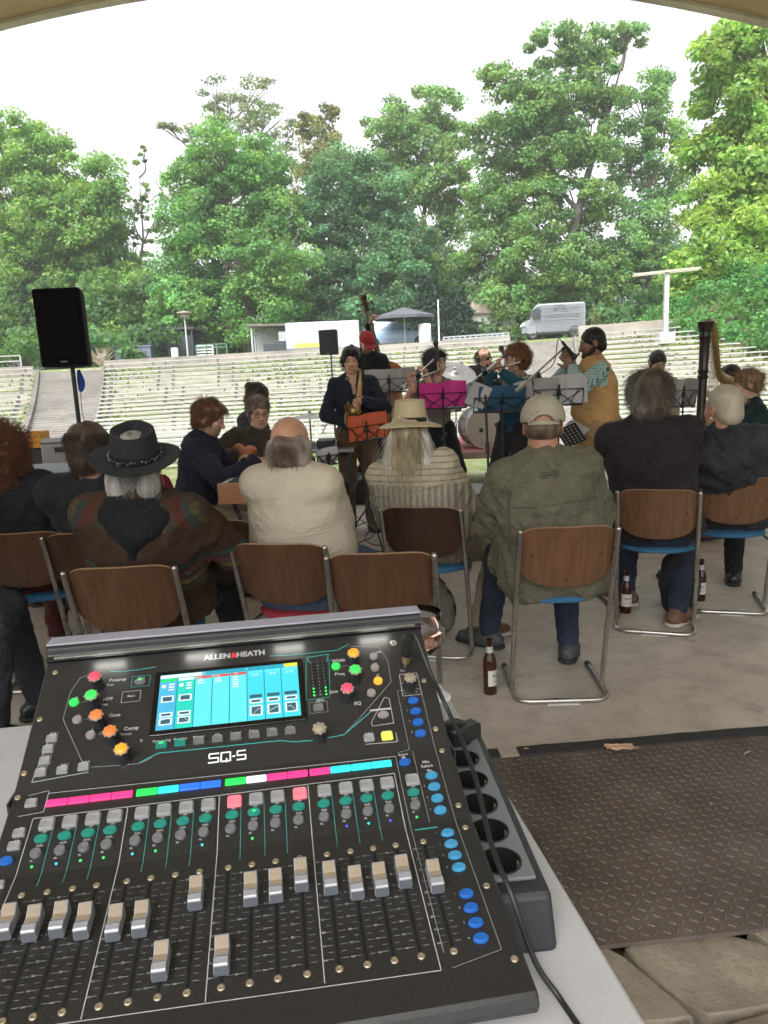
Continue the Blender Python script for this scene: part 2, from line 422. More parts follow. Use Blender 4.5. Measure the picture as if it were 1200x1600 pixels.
# black rubber strips between plate and concrete (butted to the plate edge)
m = MB(); m.M = Matrix.Translation((.5, 1.605, .0)) @ Matrix.Rotation(prz, 4, 'Z')
rub = pm('rubber_strip', (.022, .02, .02), .8, var=.4, vs=30, bump=.4, bs=200)
def strip(x0, x1, y, wd=.058):
    N = max(2, int((x1-x0)/.05)); r = random.Random(int(x0*100)); P = []
    for i in range(N+1): P.append((x0+(x1-x0)*i/N, y+r.uniform(-.002, .002)))
    for i in range(N, -1, -1): P.append((x0+(x1-x0)*i/N, y+wd+r.uniform(-.003, .003)))
    m.prism(P, .001, .010)
strip(-2.2, -.03, PD+.004); strip(.045, 2.9, PD+.004)
struct(m.build('rubber_edge_strip', rub))
# rough paving stones in front of the plate
t = NT('paving_stone'); t.set(.9, 0, .2)
a = t.ramp(t.noise(4, 6, .65), [(.3, (.15, .125, .095)), (.5, (.25, .215, .165)), (.72, (.34, .30, .235))])
a = t.mix(t.ramp(t.noise(45, 5, .7), [(.5, (0, 0, 0)), (.75, (.55, .55, .55))]), a, (.15, .115, .08)); t.col(a); t.bump(t.noise(34, 8, .75), .9, .009)
rnd = random.Random(5); m = MB()
NXs, NYs = 18, 12; gx = lambda i: -2.4+i*.36; gy = lambda j: 1.592-j*.215
P = {}
for j in range(NYs+1):
    for i in range(NXs+1):
        P[i, j] = (gx(i)+(.16 if j % 2 else 0)+rnd.uniform(-.06, .06), gy(j)+(rnd.uniform(-.035, .035) if j else 0)+ .078*gx(i))
for j in range(NYs):
    for i in range(NXs):
        q = [P[i, j+1], P[i+1, j+1], P[i+1, j], P[i, j]]
        cx_ = sum(a_[0] for a_ in q)/4; cy_ = sum(a_[1] for a_ in q)/4
        poly = []
        for e in range(4):
            a_, b_ = q[e], q[(e+1) % 4]
            for s in range(5):
                f = s/5; x = a_[0]+(b_[0]-a_[0])*f; y = a_[1]+(b_[1]-a_[1])*f
                dx, dy = x-cx_, y-cy_; l = math.hypot(dx, dy); k = 1-(.004+rnd.uniform(0, .008)+(0.016 if s == 0 else 0))/l
                poly.append((cx_+dx*k, cy_+dy*k))
        n = len(poly); z = -.014+rnd.uniform(-.005, .005); tl = (rnd.uniform(-.03, .03), rnd.uniform(-.03, .03))
        zz = lambda x, y: z+(x-cx_)*tl[0]+(y-cy_)*tl[1]
        vs = [(cx_, cy_, z+.004)]
        rings = [(.4, .002), (.75, .001), (.965, .000), (.99, -.004), (1.0, -.02), (1.0, -.07)]
        for rr_, dz in rings: vs += [(cx_+(x-cx_)*rr_, cy_+(y-cy_)*rr_, zz(x, y)+dz+rnd.uniform(-.003, .003)) for x, y in poly]
        fs = [(0, 1+e, 1+(e+1) % n) for e in range(n)]
        for r_ in range(len(rings)-1):
            for e in range(n): fs.append((1+r_*n+e, 1+(r_+1)*n+e, 1+(r_+1)*n+(e+1) % n, 1+r_*n+(e+1) % n))
        m._add(vs, fs)
struct(m.build('paving', t.m, smooth=22))
m = MB(); m.quad((-6, -4, -.07), (6.5, -4, -.07), (6.5, 2.4, -.07), (-6, 2.4, -.07)); struct(m.build('soil', pm('soil', (.055, .04, .03), .95, var=.5, vs=20, bump=.6, bs=40)))
# fallen leaf on the strip
lp = G(968, 1168, .012); m = MB(); r = random.Random(8)
N = 22; ring = [(.075*(.62+.5*r.random())*math.cos(2*PI*i/N), .026*(.6+.55*r.random())*math.sin(2*PI*i/N)) for i in range(N)]
m.M = Matrix.Translation(lp) @ Matrix.Rotation(RAD(-4), 4, 'Z')
top = [(0, 0, .007)]+[(x*.5, y*.5, .008+r.uniform(-.002, .003)) for x, y in ring]+[(x, y, .001+r.uniform(0, .008)) for x, y in ring]
fs = [(0, 1+i, 1+(i+1) % N) for i in range(N)]+[(1+i, 1+N+i, 1+N+(i+1) % N, 1+(i+1) % N) for i in range(N)]
m._add(top, fs); m._add([(x, y, z-.0012) for x, y, z in top], [f[::-1] for f in fs])
o = m.build('fallen_leaf', pm('dry_leaf', (.42, .27, .17), .8, var=.3, vs=40)); tag(o, 'crumpled dry brown leaf lying on the black strip beside the metal plate', 'leaf')
for i, (x, y, L_, a_, lb) in enumerate([(1168, 1176, .04, .5, 'short pale twig lying on the metal plate at the right'), (822, 1170, .02, .1, 'small light chip on the end of the left black strip'), (1112, 1256, .012, .9, 'tiny white crumb on the middle of the metal plate')]):
    m = MB(); q = G(x, y, .010); dx, dy = math.cos(a_)*L_/2, math.sin(a_)*L_/2
    m.tube([q-Vector((dx, dy, 0)), q+Vector((0, .002, .002)), q+Vector((dx, dy, 0))], [.0012, .002, .001], 6)
    tag(m.build('twig', pm('twig', (.5, .38, .26), .8), smooth=40), lb, 'twig' if i == 0 else 'debris')
# vaulted roof of the stage shell
ra = NT('roof_shell'); ra.set(.8, 0, .2)
ra.col(ra.ramp(ra.noise(1.6, 4, .6), [(.3, (.56, .42, .27)), (.7, (.66, .52, .36))])); ra.bump(ra.noise(12, 4), .2, .02)
def arch_z(x): return 5.235-.030*(x+.385)**2
m = MB(); N = 48; xs = [-8.2+16.4*i/N for i in range(N+1)]
def sheet(y0, y1, off, th):
    vs = [(x, y, arch_z(x)+off+e) for y in (y0, y1) for e in (0, th) for x in xs]; n = N+1
    fs = []
    for i in range(N):
        a0, b0, a1, b1 = i, n+i, 2*n+i, 3*n+i
        fs += [(a0, a0+1, a1+1, a1), (b0, b1, b1+1, b0+1), (a0, b0, b0+1, a0+1), (a1, a1+1, b1+1, b1)]
    fs += [(0, 2*n, 3*n, n), (N, n+N, 3*n+N, 2*n+N)]
    m._add(vs, fs)
sheet(-2.8, 7.94, .03, .22)
rf = m.build('roof', ra.m, smooth=35)
roof = thing('stage_roof', 'cream vaulted stage roof whose edge crosses the top of the view', 'roof')
rf.parent = roof; m = MB(); sheet(7.945, 8.06, -.005, .30)
m.build('edge_trim', pm('roof_trim', (.62, .56, .50), .7, var=.2, vs=3, bump=.2, bs=20), roof, smooth=35)
m = MB()
for x in (-7.9, 7.7): m.box((x, 1.4, 1.6), (.2, 4.6, 3.6))
m.build('added_shade_walls', pm('shade_wall', (.40, .34, .27), .85, vs=1.5), roof)  # unseen walls, added to keep daylight off the audience and desk
# ---------------------------------------------------------------- rows of white benches
wood = NT('bench_white'); wood.set(.6, 0, .3)
a = wood.ramp(wood.noise(1.5, 5, .6), [(.3, (.30, .30, .275)), (.7, (.43, .425, .40))])
a = wood.mix(wood.ramp(wood.noise(7, 6, .7), [(.56, (0, 0, 0)), (.7, (.6, .6, .6))]), a, (.36, .34, .29)); wood.col(a)
bsup = pm('bench_support', (.17, .16, .14), .85, var=.3, vs=2, wear=(.25, .24, .2))
def pol(a, R): return (CC.x+R*math.sin(RAD(a)), CC.y+R*math.cos(RAD(a)))
secs = [(-36, -22.3, 'on the far left beyond the wide steps'), (-18.0, 9.1, 'in the wide middle block of seats'), (13.6, 99, 'in the right block of seats under the trees')]
ORD = ['topmost ']+[o_+' from the top ' for o_ in 'second third fourth fifth sixth seventh eighth ninth tenth eleventh'.split()]+[o_+' from the bottom ' for o_ in 'eleventh tenth ninth eighth seventh sixth fifth fourth third second'.split()]+['lowest ']
for si, (a0, a1, lb) in enumerate(secs):
    for k in range(NROW):
        if si == 2: a1 = 19.9+(NROW-1-k)*.8
        if a1-a0 < 1: continue
        R = row_Y(k)+4; z = bench_z(k); rn = random.Random(si*50+k)
        mt, ms = MB(), []; L_ = RAD(a1-a0)*R; n = max(2, int(L_/2.4)); da = (a1-a0)/n
        for i in range(n):
            if rn.random() < .012: continue
            A, B = pol(a0+i*da+.02, R), pol(a0+(i+1)*da-.02, R); dz = rn.uniform(-.008, .008)
            for off in (-.085, .085):
                oa, ob = pol(a0+i*da+.02, R+off), pol(a0+(i+1)*da-.02, R+off)
                mt.beam((oa[0], oa[1], z-.025+dz+TL(*oa)), (ob[0], ob[1], z-.025+dz+TL(*ob)+rn.uniform(-.006, .006)), .15, .05)
            for f in (.12, .88):
                C_ = pol(a0+(i+f)*da, R); g = terr_z(*C_); zz_ = z+TL(*C_)
                ms.append(((C_[0], C_[1], (zz_-.052+g-.1)/2), (.09, .26, zz_-.052-g+.1), -RAD(a0+(i+f)*da)))
        b = thing('bench_row', 'white slatted bench row, '+ORD[NROW-1-k]+lb.replace('in the ', 'of the ').replace(' under the trees', '').replace('on the far left beyond the wide steps', 'left of the left steps'), 'bench', group='white bench rows '+lb)
        mt.build('seat_planks', wood.m, b); 
        for c_, d_, r__ in ms: mq = MB(); mq.box(c_, d_, rz=r__); mq.build('support', bsup, b)
        # kerb of the terrace below each row
# terrace kerbs
kc = pm('terrace_concrete', (.36, .34, .29), .9, var=.35, vs=1.2, bump=.5, bs=12, wear=(.18, .18, .12))
m = MB()
for (a0, a1, lb) in secs:
    for k in range(NROW):
        aa = min(a1, 19.9+(NROW-1-k)*.8); R = row_Y(k)+4-.5; z = bench_z(k)-.42; n = max(1, int((aa-a0)/1.5))
        for i in range(n):
            A, B = pol(a0+i*(aa-a0)/n, R), pol(a0+(i+1)*(aa-a0)/n, R); m.beam((*A, z-.06+TL(*A)), (*B, z-.06+TL(*B)), .10, .16)
struct(m.build('terrace_kerbs', kc))
# flights of steps between the blocks
stm = pm('step_stone', (.19, .178, .162), .9, var=.22, vs=.8, bump=.5, bs=9, wear=(.28, .24, .2))
for a0, a1, nm in ((-21.9, -18.3, 'steps_left'), (9.4, 13.2, 'steps_right')):
    m = MB(); NS = 44
    for i in range(NS):
        R0 = 18.2+i*.545; z = ground_r(R0+.27)+.10
        q = [pol(a0, R0), pol(a1, R0), pol(a1, R0+.55), pol(a0, R0+.55)]
        tq = TL(*pol((a0+a1)/2, R0)); m.prism(q, z-.5+tq, z+tq)
    for aa in (a0-.15, a1+.15):
        for i in range(NS):
            R0 = 18.2+i*.545; A, B = pol(aa, R0), pol(aa, R0+.55); z = ground_r(R0+.27)+.16+TL(*A); m.beam((*A, z), (*B, z), .16, .18)
    struct(m.build(nm, stm))
# wall along the top of the seats
wl = pm('top_wall', (.26, .235, .205), .9, var=.3, vs=.7, bump=.5, bs=7, wear=(.30, .26, .22))
def arcwall(a0, a1, R, z0, z1, th, name, mat):
    m = MB(); n = int((a1-a0)/1.0)
    for i in range(n):
        A, B = pol(a0+i*(a1-a0)/n, R), pol(a0+(i+1)*(a1-a0)/n, R)
        m.beam((*A, (z0+z1)/2+TL(*A)), (*B, (z0+z1)/2+TL(*B)), th, z1-z0)
    return m.build(name, mat)
ztop = bench_z(NROW-1)
for a0, a1, lb, zz in ((-18.1, -.7, 'low weathered stone wall behind the top benches left of the parked car', .20), (-42, -22.3, 'low stone wall above the far left benches', .12), (-.6, 9.1, 'low stone wall behind the top benches under the parked car', .18), (13.6, 19.9, 'low grey stone wall at the top of the right benches', .42)):
    o = arcwall(a0, a1, 42.3, ztop-.8, ztop+zz, .35, 'stone_wall', wl); tag(o, lb, 'wall')
def rail(a0, a1, R, z, h, name, lb, mat, n):
    t_ = thing(name, lb, 'railing'); m = MB(); mp = MB()
    for e in (h, h*.55):
        for i in range(n):
            A, B = pol(a0+i*(a1-a0)/n, R), pol(a0+(i+1)*(a1-a0)/n, R); m.beam((*A, z+e+TL(*A)), (*B, z+e+TL(*B)), .05, .06)
    for i in range(n+1):
        A = pol(a0+i*(a1-a0)/n, R); mp.box((A[0], A[1], z+h/2-.2+TL(*A)), (.06, .06, h+.4))
    m.build('rails', mat, t_); mp.build('uprights', mat, t_)
rail(-34, -23.0, 42.8, ztop+.1, .55, 'handrail', 'grey metal railing above the far left benches', pm('rail_grey', (.3, .31, .29), .6), 6)
rail(4.6, 9.0, 42.9, ztop+.10, .28, 'handrail', 'pale pipe railing between the parked car and the van', pm('rail_pale', (.30, .32, .33), .5), 12)
# tufts of weeds on the terraces
rg = np.random.RandomState(4); N = 26000
aa = np.radians(rg.uniform(-38, 38, N)); R = 18.2+rg.rand(N)*24
keep = ~(((aa > np.radians(-22.1)) & (aa < np.radians(-18.1)))|((aa > np.radians(9.2)) & (aa < np.radians(13.4))))
aa, R = aa[keep], R[keep]; x = CC.x+R*np.sin(aa); y = CC.y+R*np.cos(aa)
dn = snoise(x, y, 0*x, .9, 3); k2 = dn+rg.rand(len(x))*.8 > .35; x, y, R = x[k2], y[k2], R[k2]; N = len(x)
z = np.array([terr_z(x_, y_) for x_, y_ in zip(x, y)]); h = rg.uniform(.06, .20, N)*(.6+.4*(R-18)/24); wd = rg.uniform(.05, .16, N); th = rg.rand(N)*PI
V = np.zeros((N, 4, 3)); dx, dy = np.cos(th)*wd/2, np.sin(th)*wd/2
for i, (s, e) in enumerate(((-1, 0), (1, 0), (.6, 1), (-.7, 1))): V[:, i, 0] = x+dx*s; V[:, i, 1] = y+dy*s+e*.05; V[:, i, 2] = z-.02+e*h
c = np.array([.13, .20, .045])[None]*rg.uniform(.6, 1.5, (N, 1))+rg.rand(N, 1)*np.array([[.12, .09, .02]])*(rg.rand(N, 1) > .6)
o = npmesh('weeds', V.reshape(-1, 3), np.arange(N*4).reshape(-1, 4), vcol('weed_leaf', .8), col=np.repeat(c, 4, 0), smooth=False)
tag(o, 'tufts of grass and weeds growing between the white bench rows', 'weeds', kind='stuff')
# ================================================================ TREES
def leafmat(name):
    t = NT(name); t.set(.55, 0, .35); a = t.n('Attribute', attribute_name='Col').outputs['Color']; t.L(a, t.b.inputs['Base Color'])
    tr = t.n('BsdfTranslucent'); mx = t.mix(1.0, a, (1.6, 1.8, .95), 'MULTIPLY'); t.L(mx, tr.inputs['Color'])
    ms = t.n('MixShader'); ms.inputs[0].default_value = .42; t.L(t.b.outputs[0], ms.inputs[1]); t.L(tr.outputs[0], ms.inputs[2])
    out = [n for n in t.t.nodes if n.type == 'OUTPUT_MATERIAL'][0]; t.L(ms.outputs[0], out.inputs['Surface']); return t.m
LEAF = leafmat('foliage')
bark = pm('bark', (.10, .085, .07), .95, var=.4, vs=2, bump=.8, bs=14)
def leaves(centers, rad, nper, size, base, seed, flat=.62, hang=.0):
    r = np.random.RandomState(seed); n = len(centers); C_ = np.repeat(np.asarray(centers), nper, 0); Rr = np.repeat(np.asarray(rad), nper)
    d = r.normal(size=(n*nper, 3)); d /= np.linalg.norm(d, axis=1, keepdims=True); q = r.rand(n*nper)**.42
    off = d*(q*Rr)[:, None]; off[:, 2] *= flat; P = C_+off; P[:, 2] -= hang*r.rand(len(P))*Rr
    nn = d*.8+r.normal(size=d.shape)*.75; nn[:, 2] += .55; nn /= np.linalg.norm(nn, axis=1, keepdims=True)
    t1 = np.cross(nn, r.normal(size=nn.shape)); t1 /= np.linalg.norm(t1, axis=1, keepdims=True); t2 = np.cross(nn, t1)
    s = size*r.uniform(.6, 1.25, len(P))[:, None]; a = t1*s*.62; b = t2*s*.40; fold = nn*s*.10
    V = np.stack([P-a, P-b+fold, P+a, P+b+fold], 1).reshape(-1, 3)
    cb = np.repeat(r.uniform(.72, 1.28, n), nper)*r.uniform(.7, 1.3, n*nper); hue = np.repeat(r.uniform(-1, 1, n), nper)*.12+r.uniform(-.1, .1, n*nper)
    col = np.asarray(base)[None]*cb[:, None]*np.stack([1+hue*1.2, np.ones_like(hue), 1-hue], 1)
    return V, np.repeat(np.clip(col, .004, .6), 4, 0)
def make_tree(lobes, Y, base, seed, label, group=None, size=.235, dens=1.0, depth=1.0, trunk=True, tb=None, tr=.32, hang=0, name='tree', clus=(.55, 1.15), shape=.62, flatc=.62, nper=125):
    """lobes: (px,py,r_px) outlines of crown masses, given depth at distance Y"""
    r = np.random.RandomState(seed); C_ = []; Rr = []; lob = []
    for (px, py, rp) in lobes:
        R_ = rp/FPX*Y*1.02; c = D(px, py, Y+r.uniform(-.6, .6)*R_*1.2*depth); lob.append((c, R_))
        n = int(max(5, 9.5*R_**1.75*dens)); d = r.normal(size=(n, 3)); d /= np.linalg.norm(d, axis=1, keepdims=True)
        q = .40+.62*r.rand(n)**.6; P = np.array(c)+d*(q*R_)[:, None]*np.array([1, depth, .95]); C_.append(P); Rr.append(r.uniform(clus[0], clus[1], n)*min(1.0, .45+R_*.25))
    C_ = np.concatenate(C_); Rr = np.concatenate(Rr); g = 3.2
    ok = C_[:, 2] > 2.9; C_, Rr = C_[ok], Rr[ok]
    V, col = leaves(C_, Rr, nper, size, base, seed+1, flatc, hang)
    tx = tb if tb is not None else sum(l[0] for l in lobes)/len(lobes)
    b = D(tx, 560, Y); b.z = terr_z(b.x, b.y)-.2
    T = thing(name, label, 'tree', b, group=group)
    npmesh('crown', V-np.array(b)[None], np.arange(len(V)).reshape(-1, 4), LEAF, T, col, False)
    if trunk:
        m = MB(); m.M = Matrix.Translation(-b); top = max(lob, key=lambda l: l[0].z)[0]; rn = random.Random(seed)
        zt = b.z+(top.z-b.z)*.9; P = [b+Vector((rn.uniform(-.25, .25)*i*.4+(top.x-b.x)*(i/6)**1.6, rn.uniform(-.2, .2)*i*.4, (zt-b.z)*i/6)) for i in range(7)]
        m.tube(catmull(P, 4), [tr*(1.25-i/24*1.12)+(.12*tr if i < 2 else 0) for i in range(25)], 9)
        for c, R_ in lob:
            s = min(P[1:], key=lambda p: abs(p.z-(c.z-R_*1.3)) + .25*(p-c).length); mid = (s+c)/2+Vector((rn.uniform(-.5, .5), rn.uniform(-.5, .5), -.15*R_))
            m.tube(catmull([s, mid, c+Vector((0, 0, R_*.4))], 5), [tr*.42*(1-i/11)+.02 for i in range(11)], 6)
            for q in range(5):
                e = c+Vector((rn.uniform(-1, 1), rn.uniform(-1, 1), rn.uniform(-.5, 1)))*R_*.85; m.tube([mid*.5+c*.5, (c+e)/2+Vector((0, 0, .2)), e], [tr*.16, tr*.1, .015], 5)
        m.build('trunk', bark, T, smooth=60)
    return T
GT = 'trees behind the seats'
mg = (.12, .23, .07); lg = (.18, .30, .075); dg = (.07, .15, .06); bgreen = (.095, .20, .095); yg = (.23, .35, .08)
make_tree([(15, 235, 55), (80, 250, 42), (40, 320, 75), (100, 350, 60), (10, 400, 80), (80, 440, 85), (20, 500, 70)], 58, lg, 11, 'large bright green maple filling the far left edge', GT, tb=42)
make_tree([(150, 285, 40), (132, 350, 55), (160, 350, 40), (160, 430, 55), (200, 470, 62), (120, 480, 60), (180, 520, 45)], 57, (.16, .28, .075), 12, 'green tree just right of the far left maple behind the tall loudspeaker', GT, tb=150)
make_tree([(222, 245, 14), (205, 330, 26), (232, 300, 18), (245, 350, 20), (210, 390, 30)], 60, (.14, .21, .08), 13, 'thin sparse tree with bare upper trunk in the gap right of the left trees', GT, tb=226, dens=1.1, tr=.16, size=.18, clus=(.22, .5), nper=45)
make_tree([(345, 245, 52), (405, 270, 52), (310, 290, 42), (302, 350, 48), (360, 330, 80), (430, 340, 48), (300, 420, 62), (385, 410, 75), (440, 410, 45), (330, 480, 60), (410, 485, 62), (280, 480, 45)], 54, (.135, .27, .085), 14, 'big rounded full maple standing left of the centre', GT, tb=392, tr=.42)
make_tree([(340, 150, 26), (400, 158, 34), (365, 185, 30), (425, 200, 34), (290, 205, 18), (262, 205, 14), (430, 250, 40)], 74, (.15, .19, .09), 15, 'wispy pine top showing above the rounded maple', GT, dens=.55, tr=.3, flatc=.35, nper=60, clus=(.6, 1.2))
make_tree([(480, 185, 22), (510, 180, 16), (495, 225, 30), (520, 265, 42), (480, 290, 36)], 70, (.17, .18, .06), 16, 'pale yellowish sparse tree between the rounded maple and the dark tree', GT, dens=.6, tr=.25)
make_tree([(535, 290, 50), (590, 305, 50), (505, 355, 52), (570, 380, 72), (630, 380, 50), (520, 450, 62), (600, 460, 66), (480, 490, 40), (560, 510, 50)], 59, bgreen, 17, 'dark bluish green tree right of centre behind the bass player', GT, tb=560)
make_tree([(680, 170, 36), (610, 195, 34), (645, 225, 46), (705, 215, 26), (690, 275, 44), (620, 270, 40), (660, 330, 48), (715, 320, 24), (690, 390, 42), (640, 420, 44), (700, 445, 28)], 64, (.15, .25, .085), 18, 'tall airy light green tree left of the bright sky gap', GT, tb=655, dens=.8)
make_tree([(865, 85, 36), (925, 75, 30), (980, 60, 24), (775, 125, 24), (815, 165, 44), (880, 150, 52), (940, 130, 34), (775, 225, 44), (850, 240, 66), (920, 215, 40), (765, 320, 48), (830, 330, 74), (910, 320, 46), (760, 410, 44), (840, 420, 76), (915, 420, 52), (800, 480, 50), (880, 475, 52)], 57, (.14, .245, .08), 19, 'tallest broad tree behind the white delivery van', GT, tb=872, tr=.45, dens=.85)
make_tree([(1020, 130, 26), (1000, 175, 38), (1040, 210, 36), (985, 260, 40), (1040, 290, 40), (1000, 350, 52), (960, 400, 50), (1030, 410, 52), (990, 470, 56), (1050, 480, 42)], 60, (.14, .26, .09), 20, 'narrow tree with sky showing through it behind the white post', GT, tb=1000, dens=.7)
make_tree([(1130, 75, 36), (1180, 50, 36), (1150, 150, 56), (1205, 150, 60), (1110, 230, 44), (1175, 250, 66), (1110, 310, 48), (1200, 340, 72), (1130, 380, 60), (1090, 420, 44), (1190, 440, 64), (1140, 450, 44)], 40, yg, 21, 'bright yellow green maple overhanging the right side of the seats', GT, tb=1190, tr=.34, size=.24)
# dark spruces behind the parasol
def spruce(px, base_py, top_py, Y, seed, label):
    b = D(px, base_py, Y); b.z = terr_z(b.x, b.y)-.2; t = D(px, top_py, Y); H_ = t.z-b.z; r = np.random.RandomState(seed); C_ = []; Rr = []
    for i in range(26):
        f = i/26; zz = b.z+H_*(.06+.94*f); rad = (1-f)*H_*.30+.15
        for j in range(int(5+9*(1-f))):
            a = r.rand()*2*PI; q = rad*(.35+.65*r.rand()); C_.append((b.x+q*math.cos(a), b.y+q*math.sin(a), zz-q*.28)); Rr.append(.5+.35*(1-f))
    V, col = leaves(C_, Rr, 55, .22, (.022, .052, .030), seed, .35, .5)
    T = thing('spruce_tree', label, 'tree', b, group=GT)
    npmesh('crown', V-np.array(b)[None], np.arange(len(V)).reshape(-1, 4), LEAF, T, col, False)
    m = MB(); m.cyl((0, 0, 0), (0, 0, H_*.95), .16, .02, 8); m.build('trunk', bark, T)
spruce(672, 545, 425, 52, 31, 'dark spruce directly behind the grey parasol')
spruce(716, 545, 445, 53, 32, 'dark drooping spruce right of the thin white pole')
# understory: bushes and saplings behind, one mass
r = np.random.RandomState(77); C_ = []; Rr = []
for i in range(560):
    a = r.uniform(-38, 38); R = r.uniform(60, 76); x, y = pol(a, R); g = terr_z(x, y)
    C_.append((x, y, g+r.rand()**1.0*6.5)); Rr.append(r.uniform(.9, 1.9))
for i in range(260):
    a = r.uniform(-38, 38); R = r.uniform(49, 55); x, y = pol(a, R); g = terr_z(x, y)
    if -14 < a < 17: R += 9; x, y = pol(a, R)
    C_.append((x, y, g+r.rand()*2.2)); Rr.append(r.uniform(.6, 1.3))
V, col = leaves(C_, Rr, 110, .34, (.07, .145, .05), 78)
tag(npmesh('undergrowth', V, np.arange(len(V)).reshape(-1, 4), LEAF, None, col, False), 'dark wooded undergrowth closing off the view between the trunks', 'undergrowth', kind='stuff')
# ivy bank falling down on the right side of the seats
C_ = []; Rr = []; r = np.random.RandomState(79)
for i in range(760):
    k = r.uniform(-3, 25); a0 = 20.6+(NROW-1-k)*.8; a = a0+r.rand()**1.3*17; R = row_Y(k)+4+r.uniform(-.5, .5); x, y = pol(a, R)
    lift = min(1.0, (a-a0)/5)*2.6
    C_.append((x, y, terr_z(x, y)+.3+lift*r.uniform(.55, 1.0))); Rr.append(r.uniform(.45, .85))
V, col = leaves(C_, Rr, 150, .17, (.085, .21, .06), 80, .8)
tag(npmesh('ivy_bank', V, np.arange(len(V)).reshape(-1, 4), LEAF, None, col, False), 'dense green bushes covering the bank beside the right benches', 'bushes', kind='stuff')
m = MB()       # earth of the bank
for k in range(-3, 25):
    for e in (0, 1): pass
rows_ = []
for k in range(-4, 27):
    a0 = 20.3+(NROW-1-k)*.8; R = row_Y(k)+4; rw = []
    for f, l in ((0, 0), (.15, .5), (.4, 1.5), (1, 2.4), (2.2, 2.6)):
        x, y = pol(a0+f*8, R); rw.append((x, y, terr_z(x, y)-.1+l))
    rows_.append(rw)
for rw in rows_: m.v.extend(rw)
for i in range(len(rows_)-1):
    for j in range(4): m.f.append((i*5+j, i*5+j+1, (i+1)*5+j+1, (i+1)*5+j)); m.mi.append(0)
struct(m.build('bank', pm('bank_soil', (.13, .105, .06), .95, var=.4, vs=1.5, bump=.7, bs=8), smooth=60))
# sapling left of the van
make_tree([(931, 488, 8), (930, 505, 9), (929, 520, 7)], 38.7, (.22, .27, .07), 91, 'slim pale sapling rising just right of the van', None, size=.10, dens=3, tr=.03, clus=(.10, .22), nper=22, tb=930, name='sapling')
def bare(px, Y, lb):
    T = thing('bare_bush', lb, 'bush', G(px, 560, 0)); b = D(px, 575, Y); b.z = terr_z(b.x, b.y); T.location = b
    m = MB(); rn = random.Random(3)
    for i in range(60):
        a = rn.random()*2*PI; t = rn.uniform(.2, .9); L_ = rn.uniform(.5, 1.1)
        P = [Vector((0, 0, 0)), Vector((math.cos(a)*t*.4, math.sin(a)*t*.4, L_*.5)), Vector((math.cos(a+.3)*t, math.sin(a+.3)*t, L_))]
        m.tube(P, [.02, .012, .005], 4)
    m.build('twigs', pm('dry_twig', (.38, .31, .24), .9), T)
bare(158, 39.5, 'leafless grey brown bush at the top of the left steps')
# ---------------------------------------------------------------- things on the plateau
def at_ground(px, Y, dz=0): p = D(px, 560, Y); p.z = terr_z(p.x, p.y)+dz; return p
grey = pm('van_paint', (.20, .215, .24), .35, var=.05, vs=1)
dark = pm('black_gap', (.02, .02, .022), .6); glassd = pm('car_glass', (.03, .04, .045), .12, var=0); rubb = pm('tyre', (.025, .025, .025), .85)
txtd = pm('dark_print', (.07, .08, .10), .6)
def wheel(par, c, ax, r, wd, name='wheel'):
    W = link(bpy.data.objects.new(name, None), par); W.location = c; a = Vector(ax)
    m = MB(); m.lathe([(r*.62, -wd/2), (r*.93, -wd/2), (r, -wd*.3), (r, wd*.3), (r*.93, wd/2), (r*.62, wd/2)], ax=a, n=24); m.build('tyre', rubb, W, smooth=40)
    m = MB(); m.lathe([(.01, wd*.30), (r*.25, wd*.46), (r*.45, wd*.38), (r*.6, wd*.52), (r*.62, 0)], ax=a, n=20); m.build('rim', pm('rim', (.5, .5, .5), .4, .3), W, smooth=40)
# white corrugated van: local x = forward (nose), y = left side
vp = at_ground(866, 49.5); van = thing('delivery_van', 'old pale grey corrugated delivery van with dark lettering parked above the right steps', 'van', vp, RAD(172))
# side view towards camera: nose points left (-x world)
def van_body():
    m = MB(); W2 = .98; prof = [(-2.0, .42), (-2.0, 2.25), (-1.88, 2.34), (1.0, 2.34), (1.25, 2.28), (1.52, 2.05), (1.72, 1.35), (2.18, 1.18), (2.25, .95), (2.25, .42)]
    n = len(prof); ys = [-W2, -W2*.93, 0, W2*.93, W2]
    zi = {0: -.0, 4: -.0}
    for y in ys:
        for x, z in prof:
            zz = z-(.09 if abs(y) == W2 and z > 2 else 0)+(.05 if y == 0 and z > 2.2 else 0); xx = x
            if x > 1.6: y2 = y*.72
            else: y2 = y
            m.v.append((xx, y2, zz))
    for j in range(4):
        for i in range(n): m.f.append((j*n+i, j*n+(i+1) % n, (j+1)*n+(i+1) % n, (j+1)*n+i)); m.mi.append(0)
    m.f.append(tuple(range(n-1, -1, -1))); m.f.append(tuple(4*n+i for i in range(n))); m.mi += [0, 0]
    for s in (-1, 1):                      # corrugation ribs
        for i in range(17): m.box((-.45, s*(W2+.006), .55+i*.095), (2.9, .016, .035))
        m.box((-.45, s*(W2+.012), 1.62), (2.95, .03, .04)); m.box((-.45, s*(W2+.012), 1.24), (2.95, .03, .04))
        m.box((.82, s*(W2+.012), 1.35), (.03, .02, 1.75)); m.box((1.62, s*.86, .62), (.62, .22, .5))
    for i in range(14): m.box((-2.012, 0, .55+i*.11), (.016, 1.9, .04))
    return m
van.scale = (.93, .93, .93)
body = van_body().build('body', grey, van, bevel=.03)
for s in (-1, 1):
    m = MB(); m.prism([(1.02, 1.42), (1.60, 1.42), (1.42, 2.0), (1.02, 2.02)], 0, .03)
    m.v = [(x, s*(.985+z), y) for x, y, z in m.v]; m.build('side_window', glassd, van)
m = MB(); m.prism([(-.72, 1.44), (.72, 1.44), (.66, 1.98), (-.66, 1.98)], 0, .03)
